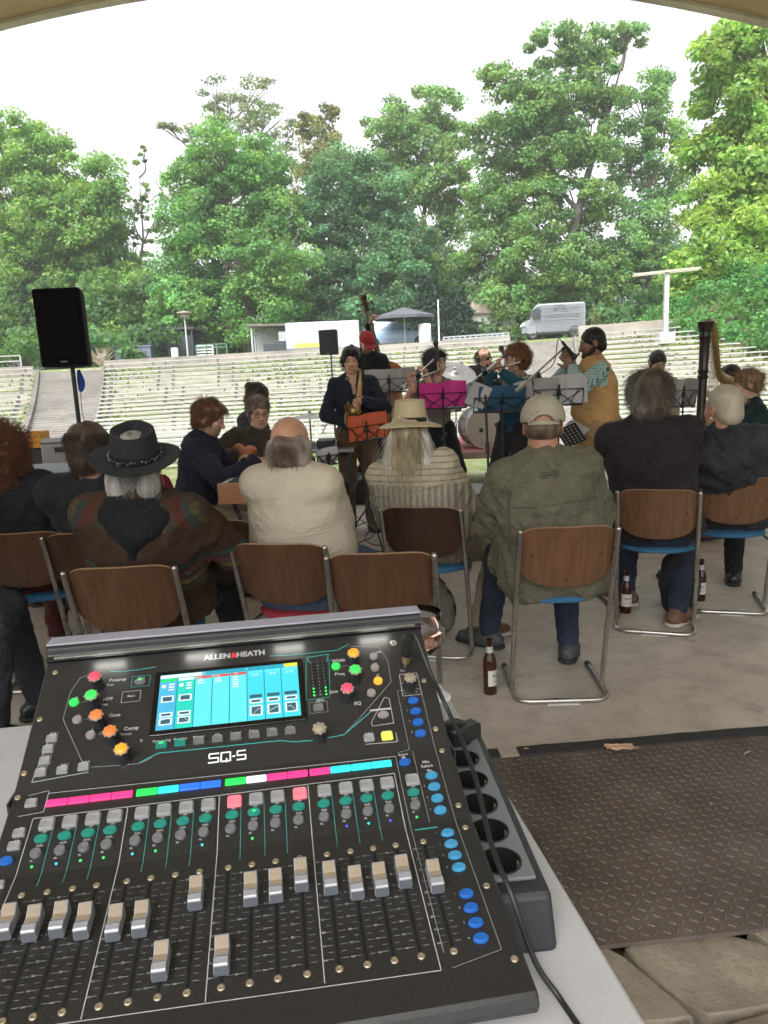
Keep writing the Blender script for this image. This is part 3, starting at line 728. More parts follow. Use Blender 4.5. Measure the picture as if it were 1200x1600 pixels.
m.v = [(1.765-(y-1.40)*.30+z-.02, x, y) for x, y, z in m.v]; m.build('windscreen', glassd, van)
m = MB(); m.box((-2.02, .12, 1.72), (.04, .30, .62)); m.build('rear_window', glassd, van, bevel=.02)
for s in (-1, 1):
    wheel(van, (1.55, s*.84, .33), (0, s, 0), .33, .18); wheel(van, (-1.30, s*.88, .33), (0, s, 0), .33, .18)
    m = MB(); m.lathe([(.40, -.03), (.42, .01), (.38, .012)], (-1.30, s*.985, .36), (0, s, 0), n=24, caps=False); m.build('wheel_arch', dark, van)
    m = MB(); m.sphere((2.18, s*.72, .98), .14, 8); m.build('headlight', pm('lamp_glass', (.75, .76, .75), .2), van, smooth=60)
m = MB(); m.box((-.1, 0, .36), (3.6, 1.6, .16)); m.build('chassis', dark, van)
m = MB()
V, F = text_geo('MITOR', .30, bold=.012); m.arr([(-.30-x, .999+.016, 1.92+y) for x, y, z in V], F)
V, F = text_geo('Das kleine Mobilkino Berlin', .205, bold=.01); m.arr([(-.42-x, .999+.018, 1.43+y) for x, y, z in V], F)
V, F = text_geo('KINO', .12, bold=.01); m.arr([(1.30-x, .999+.016, 1.10+y) for x, y, z in V], F)
P = [(-.30+.42*math.cos(a), 1.02, 2.03+.16*math.sin(a)) for a in [PI*i/10 for i in range(2, 9)]]; m.tube(P, .018, 5)
m.build('lettering', txtd, van)
# blue parked car, nose to the right
cp = at_ground(622, 46.5, .12); car = thing('parked_car', 'light blue parked estate car seen side on behind the wall', 'car', cp, RAD(-3))
bl = pm('car_blue', (.26, .36, .52), .25, var=.03, vs=1, spec=.7)
def loft(m, secs):
    n = len(secs[0]); o = len(m.v)
    for s in secs: m.v.extend(s)
    for i in range(len(secs)-1):
        for j in range(n): m.f.append((o+i*n+j, o+i*n+(j+1) % n, o+(i+1)*n+(j+1) % n, o+(i+1)*n+j)); m.mi.append(m.cm)
    m.f.append(tuple(o+j for j in range(n-1, -1, -1))); m.f.append(tuple(o+(len(secs)-1)*n+j for j in range(n))); m.mi += [m.cm]*2
m = MB(); secs_ = []
for x, zt, wy in [(-2.1, .85, .72), (-2.05, .98, .80), (-1.2, 1.0, .86), (0, .99, .87), (.9, .96, .86), (1.6, .84, .82), (2.05, .66, .74), (2.12, .50, .66)]:
    secs_.append([(x, -wy*.97, .25), (x, -wy, .45), (x, -wy, zt*.8), (x, -wy*.93, zt), (x, wy*.93, zt), (x, wy, zt*.8), (x, wy, .45), (x, wy*.97, .25)])
loft(m, secs_); m.build('body', bl, car, smooth=35, bevel=.02)
m = MB(); secs_ = []
for x, zt, wt_ in [(-2.0, 1.0, .74), (-1.75, 1.40, .62), (-.9, 1.47, .62), (.1, 1.45, .62), (.45, 1.33, .62), (1.05, .97, .72)]:
    secs_.append([(x, -.80, .93), (x, -wt_, zt), (x, wt_, zt), (x, .80, .93)])
loft(m, secs_); cab = m.build('cabin', pm('car_glass_l', (.16, .22, .30), .1, var=0, spec=.8), car, smooth=35)
m = MB(); m.box((-.75, 0, 1.475), (1.7, 1.22, .03))
for s in (-1, 1):
    for x in (-.95, .05): m.beam((x, s*.815, .95), (x-.03, s*.635, 1.47), .06, .03)
    m.beam((.42, s*.65, 1.36), (1.08, s*.80, .97), .05, .04); m.beam((-1.73, s*.64, 1.40), (-2.0, s*.80, .98), .10, .05)
m.build('roof', bl, car, bevel=.01)
for s in (-1, 1):
    for x in (-1.35, 1.35): wheel(car, (x, s*.78, .30), (0, s, 0), .31, .18)
m = MB(); m.box((.75, -.93, 1.0), (.14, .14, .12)); m.build('mirror', dark, car, bevel=.02)
m = MB(); m.box((-.9, 0, 1.56), (1.1, .7, .14)); m.build('roof_load', pm('roof_load', (.3, .32, .34), .7), car, bevel=.03)
# lidded trailer of white tarpaulin
tp = at_ground(507, 44, 0); T = thing('tarpaulin_trailer', 'long white tarpaulin sided trailer with yellow stripe behind the bass player', 'trailer', tp, RAD(2))
m = MB(); m.box((0, 0, 1.05), (4.2, 1.8, 1.5)); tr_ = m.build('cover', pm('tarpaulin', (.36, .38, .41), .55, var=.05, vs=1.2, bump=.7, bs=3, bd=.05), T, bevel=.06)
m = MB(); m.box((-.6, -.91, .52), (2.0, .03, .22)); m.build('stripe', pm('yellow_sign', (.80, .62, .08), .5), T)
m = MB(); m.box((0, 0, .22), (4.1, 1.7, .16)); m.build('chassis', dark, T)
for s in (-1, 1): wheel(T, (.3, s*.92, .2), (0, s, 0), .3, .16)
# dark open shelter left of it
def hut(name, label, px, Y, w_, h_, dpt, roofc, wallc, slope=.15, cat='shed', rz=0, fill=True, dz=0):
    b = at_ground(px, Y, dz); T = thing(name, label, cat, b, rz)
    m = MB(); m.v = []; z0, z1 = h_, h_+slope
    m.box((0, 0, h_+slope/2), (w_+.3, dpt+.3, .12), R=Matrix.Rotation(slope*.12, 3, 'Y')); m.build('roof', roofc, T, bevel=.01)
    m = MB()
    for x in (-w_/2+.05, w_/2-.05):
        for y in (-dpt/2+.05, dpt/2-.05): m.box((x, y, h_/2), (.1, .1, h_))
    m.build('posts', wallc, T)
    m = MB(); m.box((0, dpt/2-.03, h_/2), (w_-.25, .05, h_-.05))
    if fill: m.box((w_*.25, -dpt/2+.08, h_*.42), (w_*.42, .05, h_*.8))
    m.build('wall', wallc, T); return T
shed_d = pm('shed_dark', (.035, .045, .055), .8, var=.3, vs=2); tin = pm('tin_roof', (.13, .12, .11), .8, var=.3, vs=1.5)
hut('storage_shelter', 'dark flat roofed shelter between trees left of the white tarpaulin trailer', 436, 45.5, 3.0, 1.75, 1.6, tin, pm('shed_pale', (.33, .35, .36), .8), rz=.05)
m = MB(); b = at_ground(438, 44.4); m.box((0, 0, .42), (1.8, .7, .75)); m.box((.3, 0, .84), (1.0, .6, .12)); o = m.build('covered_goods', shed_d, bevel=.05); o.location = b; tag(o, 'dark covered goods stacked in front of the shelter left of the trailer', 'goods')
hut('shed', 'black wooden shed with open front behind the lamp post', 268, 46, 3.5, 1.9, 1.8, pm('felt_roof', (.05, .05, .055), .9), shed_d, rz=-.1)
m = MB(); b = at_ground(212, 44, 0); m.box((0, 0, .55), (2.1, .9, .9)); m.box((0, 0, 1.04), (2.2, 1.0, .08)); o = m.build('container', pm('cont_grey', (.10, .12, .16), .6), bevel=.02); o.location = b; tag(o, 'low dark grey container under the trees left of the shed', 'container')
# small house with brown roof
hb = at_ground(752, 56); T = thing('small_house', 'small pale house with shallow brown roof left of the van', 'house', hb, .2)
m = MB(); m.box((0, 0, 1.0), (4.2, 3.4, 2.0)); m.build('wall', pm('house_wall', (.36, .36, .33), .85), T)
m = MB(); m.prism([(-1.9, 2.0), (1.9, 2.0), (1.9, 2.12), (0, 3.1), (-1.9, 2.12)], -2.4, 2.4); m.v = [(z, x, y) for x, y, z in m.v]
m.build('roof', pm('house_roof', (.20, .165, .13), .9, var=.25, vs=3), T)
m = MB(); m.box((-.8, -1.72, 1.1), (.9, .05, .7)); m.build('window', glassd, T)
# parasol
pb = at_ground(634, 44.2); T = thing('parasol', 'open dark grey square parasol above the parked car', 'parasol', pb)
m = MB(); m.cyl((0, 0, 0), (0, 0, 2.35), .035, n=10); m.build('pole', pm('pole_alu', (.5, .5, .5), .4, .5), T)
m = MB(); n = 8; R_ = 1.75
rim = [(R_*math.cos(2*PI*(i+.5)/n)*1.05, R_*math.sin(2*PI*(i+.5)/n), 1.86) for i in range(n)]
m.v = [(0, 0, 2.38)]+rim+[(x, y, z-.16) for x, y, z in rim]; m.f = [(0, 1+i, 1+(i+1) % n) for i in range(n)]+[(1+i, 1+n+i, 1+n+(i+1) % n, 1+(i+1) % n) for i in range(n)]; m.mi = [0]*len(m.f)
o = m.build('canopy', pm('parasol_grey', (.075, .08, .095), .8), T); so = o.modifiers.new('s', 'SOLIDIFY'); so.thickness = .02
# white cylinder tank + small cylinder
for px, Y, h_, r_, lb in ((665, 43.5, 1.35, .36, 'upright white curved panel standing right of the parked car'), (274, 43.3, .85, .20, 'white cylindrical bin in front of the black shed')):
    m = MB(); m.lathe([(r_*.92, 0), (r_, .04), (r_, h_-.05), (r_*.9, h_), (.01, h_+.02)], n=28); o = m.build('white_cylinder', pm('white_plastic', (.66, .68, .70), .4, var=.04), smooth=40); o.location = at_ground(px, Y); tag(o, lb, 'tank' if px > 500 else 'bin')
# lamp post
lb_ = at_ground(294, 43); T = thing('lamp_post', 'slim grey lamp post with flat round head on the top terrace', 'street lamp', lb_)
m = MB(); m.cyl((0, 0, 0), (0, 0, 2.45), .05, .04, 10); m.build('post', pm('lamp_grey', (.42, .45, .45), .5, .3), T)
m = MB(); m.lathe([(.05, 2.42), (.22, 2.48), (.24, 2.66), (.42, 2.72), (.40, 2.78), (.02, 2.86)], n=16); m.build('lamp_head', pm('lamp_head', (.22, .19, .16), .6), T, smooth=40)
# framed panel
fb = at_ground(320, 42.2); T = thing('slatted_panel', 'small leaning white framed slatted panel right of the lamp post', 'panel', fb, 0)
m = MB(); Rm_ = Matrix.Rotation(RAD(-12), 3, 'X')
for c, d in (((-.45, 0, .45), (.07, .05, .95)), ((.45, 0, .45), (.07, .05, .95)), ((0, 0, .90), (.97, .05, .07)), ((0, 0, .04), (.97, .05, .07))): m.box(Rm_ @ Vector(c), d, R=Rm_)
m.build('frame', pm('frame_white', (.62, .66, .64), .5), T)
m = MB()
for i in range(4): m.box(Rm_ @ Vector((0, 0, .2+i*.16)), (.82, .03, .07), R=Rm_)
m.build('slats', pm('frame_slat', (.45, .48, .47), .5), T)
o = rail(-12.2, -10.2, 42.9, ztop+.42, .32, 'handrail', 'short green low railing on the wall right of the slatted panel', pm('rail_green', (.07, .14, .09), .6), 3)
# thin white mast, T post
b = at_ground(687, 41); m = MB(); m.cyl((0, 0, 0), (0, 0, D(684, 468, 41).z-b.z), .045, .035, 8); o = m.build('mast', pm('mast_white', (.62, .63, .6), .5)); o.location = b; tag(o, 'thin white mast standing beside the dark spruce', 'mast')
b = D(1039, 545, 33.6); g = terr_z(b.x, b.y); tpz = D(1037, 424, 33.6).z; T = thing('cross_post', 'tall white wooden post with a long crossbar standing in the right benches', 'post', (b.x, b.y, g))
wp = pm('post_white', (.38, .38, .37), .6, var=.08, vs=1.5, wear=(.5, .48, .44)); Hh = tpz-g
m = MB(); m.box((0, 0, Hh/2), (.19, .18, Hh)); m.build('post', wp, T, bevel=.012)
m = MB(); m.box((0, 0, .25), (.7, .6, .5)); m.build('base', wp, T, bevel=.03)
m = MB(); m.beam((-1.5, -.14, Hh-.10), (1.42, -.14, Hh+.07), .10, .09, up=(0, 0, 1)); m.beam((-1.46, .14, Hh-.12), (1.44, .14, Hh+.03), .08, .09); m.build('crossbar', pm('bar_cream', (.40, .37, .29), .7, var=.2, vs=4), T, bevel=.01)
# pile of sand with crate, boxes at the left foot of the seats
m = MB(); sp_ = G(120, 668, -.16); r = random.Random(2); n = 30; k = 9; V = []
for i in range(k):
    for j in range(n):
        a = 2*PI*j/n; q = i/(k-1); rr_ = (.12+2.1*q)*(1+.15*math.sin(3*a+1)+.08*math.sin(7*a)); m.v.append((sp_.x+rr_*1.3*math.cos(a), sp_.y+rr_*.8*math.sin(a), -.18+.55*(1-q)**1.15+r.uniform(-.015, .015)))
for i in range(k-1):
    for j in range(n): m.f.append((i*n+j, (i+1)*n+j, (i+1)*n+(j+1) % n, i*n+(j+1) % n)); m.mi.append(0)
m.f.append(tuple(range(n))); m.mi.append(0)
tag(m.build('sand_pile', pm('sand', (.50, .42, .32), .95, var=.15, vs=6, bump=.6, bs=20), smooth=60), 'heap of pale sand at the foot of the left steps behind the yellow crate', 'sand heap')
# ================================================================ MIXING DESK ON THE WHITE TABLE
TZ = .925
tp_ = NT('table_top'); tp_.set(.55, 0, .4)
xyz = tp_.sep(); wv = tp_.math('MULTIPLY', tp_.math('SINE', tp_.math('MULTIPLY', xyz[0], 2100.)), tp_.math('SINE', tp_.math('MULTIPLY', xyz[1], 2100.)))
a = tp_.ramp(tp_.noise(5, 5, .6), [(.3, (.38, .375, .38)), (.7, (.46, .455, .47))]); a = tp_.mix(tp_.ramp(tp_.math('ADD', wv, tp_.noise(50, 4)), [(.35, (.22, .22, .22)), (.75, (0, 0, 0))]), a, (.30, .29, .29)); tp_.col(a)
tp_.bump(wv, .15, .0006)
T = thing('folding_table', 'white laminate table standing under the mixing console', 'table', (-.42, .62, 0), .152)
m = MB(); m.M = Matrix.Translation((0, 0, 0))
# table frame: local x along its length; right edge follows the photograph
cr, sr = math.cos(.152), math.sin(.152)
def tl(x, y): x -= -.42; y -= .62; return (x*cr+y*sr, -x*sr+y*cr)
q = [tl(.262, .02), tl(.082, 1.142), tl(-1.72, .90), tl(-1.55, -.24)]
m.prism(q, TZ-.028, TZ); m.build('table_top', tp_.m, T, bevel=.004)
legm = pm('table_leg', (.35, .35, .36), .35, .8)
for lx, ly in (tl(.15, .12), tl(.02, 1.03), tl(-1.6, .80), tl(-1.45, -.1)):
    m = MB(); m.cyl((lx, ly, -.065), (lx, ly, TZ-.03), .016, n=12); m.build('leg', legm, T, smooth=40)
MX = Vector((-.398, .812, 1.117)); MPSI = .142
con = thing('mixing_console', 'black digital mixing console with lit screen, coloured buttons and white faders on the table', 'mixing desk', MX, MPSI)
# local: x across 0..0.44, y = -s (towards the operator), z relative to the rear edge of the face
PROF = [(-.012, .004), (0, 0), (.148, -.080), (.232, -.112), (.412, -.137)]
def hz(s):
    for (s0, h0), (s1, h1) in zip(PROF, PROF[1:]):
        if s <= s1: return h0+(h1-h0)*(s-s0)/(s1-s0)
    return PROF[-1][1]
def slope(s):
    for (s0, h0), (s1, h1) in zip(PROF, PROF[1:]):
        if s <= s1: return math.atan2(h1-h0, s1-s0)
    return math.atan2(-.025, .18)
def pmat(u, s, lift=0.0):
    """frame lying on the panel: x across, y up the panel (away from the operator), z out of it"""
    a = -slope(s); X = Vector((1, 0, 0)); Y = Vector((0, math.cos(a), math.sin(a))); Z = X.cross(Y)
    o = Vector((u, -s, hz(s)))+Z*lift
    return Matrix(((X.x, Y.x, Z.x, o.x), (X.y, Y.y, Z.y, o.y), (X.z, Y.z, Z.z, o.z), (0, 0, 0, 1)))
BZ = TZ-MX.z+.001
pnl = NT('console_panel'); pnl.set(.42, 0, .5)
a = pnl.ramp(pnl.noise(600, 2), [(.4, (.0115, .011, .011)), (.62, (.020, .0195, .020))])
a = pnl.mix(pnl.ramp(pnl.noise(9, 6, .7), [(.5, (0, 0, 0)), (.9, (.4, .4, .4))]), a, (.032, .030, .028)); pnl.col(a)
rr = pnl.n('MapRange'); pnl.L(pnl.noise(14, 5, .65), rr.inputs[0]); rr.inputs[3].default_value = .36; rr.inputs[4].default_value = .5; pnl.b.inputs['Specular IOR Level'].default_value = .7; pnl.L(rr.outputs[0], pnl.b.inputs['Roughness']); pnl.bump(pnl.noise(1400, 2), .12, .0004)
WU = .442
m = MB()
side = [(0, 0)]+[(s, h) for s, h in PROF[2:]]+[(.4155, -.1395), (.4175, -.146), (.4150, -.1535), (.405, -.158), (.375, -.170), (.34, BZ+.006), (0.0, BZ+.006)]
for x in (-.001, WU): m.v.extend([(x, -s, h) for s, h in side])
n = len(side); m.f = [tuple(range(n-1, -1, -1)), tuple(range(n, 2*n))]+[(i, (i+1) % n, n+(i+1) % n, n+i) for i in range(n)]; m.mi = [0]*len(m.f)
m.build('chassis', pnl.m, con, bevel=.0025, seg=3)
# rear hood with the metal lamp lip
m = MB(); hood = [(.004, .003), (-.003, .006), (-.004, .0150), (-.008, .0175), (-.030, .016), (-.045, -.02), (-.045, BZ+.03), (-.001, BZ+.012), (-.001, .0)]
for x in (-.002, WU+.001): m.v.extend([(x, -s, h) for s, h in hood])
n = len(hood); m.f = [tuple(range(n-1, -1, -1)), tuple(range(n, 2*n))]+[(i, (i+1) % n, n+(i+1) % n, n+i) for i in range(n)]; m.mi = [0]*len(m.f)
m.build('hood', pm('hood_black', (.014, .014, .016), .45, var=.2, vs=30), con, bevel=.002)
m = MB(); m.box((WU/2, .0185, .0188), (WU+.004, .026, .003)); m.build('hood_lit_top', pm('hood_lit_top', (.26, .25, .30), .45, var=.08, vs=20), con, bevel=.0015)  # paler bar: the lit top edge of the black hood, put into colour
m = MB(); m.box((WU/2, .001, .0045), (WU-.014, .004, .0028), R=Matrix.Rotation(RAD(25), 3, 'X')); m.build('light_strip', pm('lip_metal', (.55, .55, .55), .22, .9, var=.05), con, bevel=.0008)
for i in range(4):        # the work lamps under the hood that wash the panel
    ld = bpy.data.lights.new('hood_lamp', 'AREA'); ld.energy = .004; ld.size = .035; ld.size_y = .006; ld.shape = 'RECTANGLE'; ld.color = (1, .98, .9)
    lo = link(bpy.data.objects.new('hood_lamp', ld), con); lo.location = (.068+.105*i, -.008, .0100); lo.rotation_euler = (RAD(-12), 0, 0)
m = MB()
for x in (-.0025, WU+.0015):
    m.box((x, -.05, -.072-.02), (.002, .22, .02))
m.build('side_trim', pm('hood_black', (.014, .014, .016), .45), con)
# --- printed lines and words
ink = pm('print_white', (.36, .36, .36), .5, var=0); teal = pm('print_teal', (.03, .30, .28), .5, var=0); inkd = pm('print_grey', (.22, .23, .24), .5, var=0); red_ink = pm('print_red', (.65, .03, .04), .5, var=0); inkb = pm('print_bright', (.85, .86, .85), .5, var=0)
LY = {}
def pl(mat, pts, wd=.0007, lift=.00025):
    m = LY.setdefault(mat, MB()); P = []
    for (u0, s0), (u1, s1) in zip(pts, pts[1:]):          # split at the folds of the panel
        cuts = [0, 1]
        for sb in (.148, .232):
            if (s0-sb)*(s1-sb) < 0: cuts.append((sb-s0)/(s1-s0))
        cuts.sort()
        for c0, c1 in zip(cuts, cuts[1:]):
            a_ = (u0+(u1-u0)*c0, s0+(s1-s0)*c0); b_ = (u0+(u1-u0)*c1, s0+(s1-s0)*c1); mid = (a_[1]+b_[1])/2
            A = Vector((a_[0], -a_[1], hz(a_[1]))); B = Vector((b_[0], -b_[1], hz(b_[1]))); Z = pmat(0, mid).to_3x3().col[2]
            d = (B-A); 
            if d.length < 1e-6: continue
            d.normalize(); w_ = Z.cross(d)*wd/2; A += Z*lift; B += Z*lift
            m.quad(A-w_, B-w_, B+w_, A+w_)
def pt(mat, txt, u, s, size, align='CENTER', bold=0.0, lift=.0003, sx=1.0):
    m = LY.setdefault(mat, MB()); V, F = text_geo(txt, size, align, bold); M_ = pmat(u, s, lift)
    m.arr([M_ @ Vector((v[0]*sx, v[1], 0)) for v in V], F)
pt(ink, 'ALLEN', .1935, .0135, .0105, bold=.035); pt(red_ink, '&', .2130, .0135, .0105, bold=.035); pt(ink, 'HEATH', .2325, .0135, .0105, bold=.035)
def stroke(mat, pts, wd): pl(mat, pts, wd, .0004)
sx_ = .188          # SQ-5 as squared letters
for L_ in ([(0, 0), (.0105, 0)], [(.0002, 0), (.0002, .0042)], [(0, .0045), (.010, .0045)], [(.0098, .0045), (.0098, .009)], [(-.0005, .009), (.0105, .009)],
           [(.0125, 0), (.0225, 0)], [(.0127, 0), (.0127, .009)], [(.0223, 0), (.0223, .009)], [(.0122, .009), (.0230, .009)], [(.0185, .006), (.0185, .0105)],
           [(.0245, .0048), (.0275, .0048)],
           [(.0295, 0), (.0385, 0)], [(.0297, 0), (.0297, .0045)], [(.0295, .0045), (.0385, .0045)], [(.0383, .0045), (.0383, .009)], [(.0290, .009), (.0388, .009)]):
    stroke(inkb, [(sx_+a_*.98, .1288+b_) for a_, b_ in L_], .0016)
# outlines of the upper section
teal_l = [(.060, .018), (.085, .019), (.105, .018), (.125, .0175)]
pl(teal, [(.073, .019), (.083, .021), (.105, .0205), (.124, .019)], .0009); pl(teal, [(.255, .019), (.275, .0205), (.335, .020), (.350, .013)], .0009)
pl(inkd, [(.060, .018), (.040, .024), (.033, .040), (.031, .072), (.060, .122), (.066, .128), (.100, .130), (.118, .130), (.130, .1255)], .0006)
pl(teal, [(.118, .1290), (.136, .1215), (.262, .1225), (.276, .1255), (.300, .1265), (.330, .124), (.362, .102)], .0011); pl(inkd, [(.330, .124), (.352, .105), (.392, .068)], .0006)
pl(inkd, [(.352, .0165), (.385, .021), (.393, .040), (.392, .068)], .0006)
pl(teal, [(.301, .034), (.298, .026), (.324, .024), (.321, .034)], .0009); pl(teal, [(.297, .030), (.293, .080), (.320, .079), (.324, .030)], .0006)
pl(ink, [(.022, .086), (.014, .137), (.068, .133)], .0007)
pl(ink, [(.014, .150), (.032, .147)], .0006); pl(ink, [(.010, .172), (.033, .170), (.033, .147)], .0006); pl(ink, [(.033, .150), (.340, .154), (.381, .154), (.381, .168)], .0007)
pl(inkd, [(.381, .154), (.381, .37)], .0006); pl(ink, [(.025, .176), (.376, .174), (.3755, .3845), (.020, .3775)], .0008); pl(ink, [(.025, .176), (.022, .37)], .0007)
for u in (.1125, .200, .2875): pl(ink, [(u, .176), (u, .378 if u < .2 else .380)], .0008)
for i, u in enumerate((.046, .0675, .088, .134, .155, .176, .221, .2435, .264, .310, .331, .352)): pl(teal, [(u, .180), (u, .246)], .0005)
for sgn in (.0,): pl(inkd, [(.397, .080), (.424, .080), (.426, .375), (.384, .384)], .0005); pl(inkd, [(.400, .150), (.400, .231)], .0005); pl(inkd, [(.397, .080), (.397, .148), (.384, .150)], .0005)
pl(ink, [(.403, .060), (.424, .060), (.424, .087), (.402, .087), (.403, .060)], .0007)
pl(ink, [(.362, .118), (.386, .117), (.386, .088), (.381, .086), (.362, .113), (.362, .118)], .0007); pl(ink, [(.362, .100), (.386, .100)], .0025)
pl(ink, [(.352, .137), (.386, .138), (.386, .128)], .0007)
for c in ((.1085, .036), (.100, .054)): pl(teal if c[0] > .1 else ink, [(c[0]-.010, c[1]-.007), (c[0]+.010, c[1]-.007), (c[0]+.010, c[1]+.006), (c[0]-.010, c[1]+.006), (c[0]-.010, c[1]-.007)], .0005)
pl(inkd, [(.296, .083), (.316, .083), (.316, .096), (.296, .096), (.296, .083)], .0005)
for c, d in (((.042, .055), (.056, .054)), ((.050, .075), (.064, .075)), ((.067, .094), (.080, .094)), ((.333, .042), (.345, .042))): pl(inkd, [c, d], .0005)
for tx, u, s, al in (('Preamp', .073, .031, 'LEFT'), ('HPF', .070, .054, 'LEFT'), ('Gate', .079, .074, 'LEFT'), ('Comp', .097, .091, 'LEFT'), ('Pan', .103, .1285, 'CENTER'), ('EQ', .350, .090, 'CENTER'), ('Width', .335, .034, 'CENTER'), ('Freq', .340, .0515, 'RIGHT'), ('Gain', .330, .073, 'RIGHT')):
    pt(ink, tx, u, s, .0062, al, .02)
for tx, u, s in (('Gain', .075, .0365), ('Freq', .072, .060), ('Thresh', .100, .097), ('PEQ', .309, .0815), ('L', .094, .110), ('R', .117, .106), ('In', .047, .070), ('In', .065, .088), ('In', .041, .048), ('LF', .378, .058), ('LM', .377, .043), ('HM', .384, .028), ('Talk', .4085, .0555), ('Fn', .306, .083), ('Main', .100, .053), ('Select', .389, .153)):
    pt(ink, tx, u, s, .0042, 'CENTER', .02)
pt(ink, 'Mix', .411, .165, .0052, 'CENTER', .02); pt(ink, 'Select', .411, .170, .0052, 'CENTER', .02); pt(ink, 'Mix', .4125, .1755, .0036, 'CENTER', .02)
for i, tx in enumerate(('Processing', 'Routing', 'Meters', 'FX', 'Scenes', 'Setup', 'Utility', 'I/O')): pt(ink, tx, .138+.0193*i, .1085, .0043, 'CENTER', .02)
# --- materials of controls
B_grey = pm('key_grey', (.24, .24, .24), .45, var=.06, vs=60); B_mid = pm('key_midgrey', (.13, .13, .135), .5, var=.1, vs=60); B_teal = pm('key_teal', (.015, .20, .155), .45, var=.1, vs=60)
B_blue = pm('key_blue', (.012, .10, .38), .45, var=.06, vs=60); B_lblue = pm('key_light_blue', (.045, .24, .42), .45, var=.06, vs=60)
def lit(name, c, e): return pm(name, tuple(x*.55 for x in c), .4, var=0, emit=e*.75)
LG = lit('led_green', (.03, .85, .12), 1.0); LC = lit('led_cyan', (.03, .65, .75), .8); LB = lit('led_blue', (.05, .10, .9), .8); LR = lit('lit_pink', (.9, .22, .28), .35); LO = lit('lit_orange', (.95, .42, .05), .6); LYl = lit('lit_yellow', (.85, .80, .12), .45); LRd = lit('knob_red', (.9, .08, .14), .45); LGk = lit('knob_green', (.05, .75, .12), .5); LOr = lit('knob_coral', (.95, .20, .05), .45); LAm = lit('knob_amber', (.95, .40, .03), .45); B_off = pm('key_off', (.24, .21, .20), .5, var=.05, vs=60)
def put(o, u, s, lift=0): o.matrix_local = pmat(u, s, lift); return o
_shape = {}
def key_mesh(kind):
    if kind in _shape: return _shape[kind]
    m = MB()
    if kind == 'pad': # square key, scooped
        pr = [(.0066, .0058), (.0066, .0058)]
        def ring(w_, h_, z, r): 
            P = []
            for cx, cy, a0 in ((w_-r, h_-r, 0), (-w_+r, h_-r, 90), (-w_+r, -h_+r, 180), (w_-r, -h_+r, 270)):
                for i in range(4): a_ = RAD(a0+30*i); P.append((cx+r*math.cos(a_), cy+r*math.sin(a_), z))
            return P
        R4 = [ring(.0071, .0064, 0, .002), ring(.0069, .0062, .0026, .002), ring(.0058, .0051, .0038, .0018), ring(.0040, .0034, .0033, .0012)]
        for q in R4: m.v.extend(q)
        for i in range(3): m.f += [(i*16+j, i*16+(j+1) % 16, (i+1)*16+(j+1) % 16, (i+1)*16+j) for j in range(16)]
        m.f.append(tuple(48+j for j in range(16))); m.mi = [0]*len(m.f)
    elif kind == 'oval': m.lathe([(.0060, 0), (.0060, .0018), (.0050, .0032), (.0030, .0033), (.0001, .0028)], n=22); m.v = [(x*1.08, y*.72, z) for x, y, z in m.v]
    elif kind == 'round': m.lathe([(.0053, 0), (.0053, .0026), (.0043, .0040), (.0024, .0041), (.0001, .0036)], n=20); m.v = [(x, y*.92, z) for x, y, z in m.v]
    elif kind == 'led': m.lathe([(.0012, 0), (.0012, .0006), (.0007, .0011), (.0001, .0013)], n=10)
    elif kind == 'screw': m.lathe([(.0030, 0), (.0030, .0007), (.0024, .0012), (.0014, .0012), (.0011, .0004), (.0001, .0003)], n=14)
    _shape[kind] = m; return m
_me = {}
def key(kind, name, mat, u, s, lift=.0003, parent=None, mark=True):
    k = (kind, mat.name, name)
    if k not in _me:
        o = key_mesh(kind).build(name, mat, con, smooth=50); _me[k] = o; o2 = o
    else: o2 = _me[k].copy(); link(o2); o2.parent = con
    put(o2, u, s, lift); return o2
U = [.036, .057, .078, .098, .1235, .144, .165, .186, .211, .232, .253, .275, .2995, .321, .342, .363, .389]
for i, u in enumerate(U):
    key('pad', 'mute_button', LR if i in (8, 11) else B_grey, u+.004, .1845); key('oval', 'select_button', B_teal, u+.002, .1985); key('round', 'listen_button', B_mid, u+.001, .2125)
    pt(inkd, 'Mute', u+.004, .1845, .0024, lift=.0040); pt(ink, 'Sel', u+.003, .1912, .0032, bold=.02); pt(ink, 'PAFL', u+.002, .2048, .0030, bold=.02); pt(ink, 'Pk', u-.002, .2190, .0028, bold=.02)
for i, c in {0: LG, 1: LC, 2: LG, 3: LG, 4: LC, 5: LG, 7: LC, 9: LG, 13: LB, 14: LC, 15: LB, 16: LG}.items(): key('led', 'signal_light', c, U[i], .2245)
m = MB(); m.sphere((0, 0, .0028), .0016, 6, (1.4, .6, .5)); put(m.build('lit_mark', LG, con, smooth=60), U[9]+.002, .1985, .0008)
# scribble strip screens
stripe_cols = {'p': lit('strip_pink', (.95, .04, .22), .75), 'g': lit('strip_green', (.02, .85, .10), .7), 'c': lit('strip_cyan', (.03, .75, .85), .7), 'b': lit('strip_blue', (.02, .14, .85), .8), 'w': lit('strip_white', (.8, .85, .82), .8)}
for (u0, u1), cs in zip(((.0335, .1155), (.1185, .2015), (.2050, .2885), (.2900, .3755)), ('pppp', 'gcbb', 'gwpp', 'pccc')):
    w_ = (u1-u0)/4
    for i, c in enumerate(cs):
        m = MB(); m.box((0, 0, .0010), (w_-.0005, .0080, .0020)); o = m.build('name_display', stripe_cols[c], con, bevel=.0009); put(o, u0+w_*(i+.5), .1622, .0002)
        m2 = MB(); V, F = text_geo('ch %d' % i if c != 'w' else 'kik', .0028, 'CENTER', .01); m2.arr([(x, y, .00225) for x, y, z in V], F)
        darker = pm('strip_ink', (.10, .10, .14), .5, var=0); o2 = m2.build('name_text', darker, o)
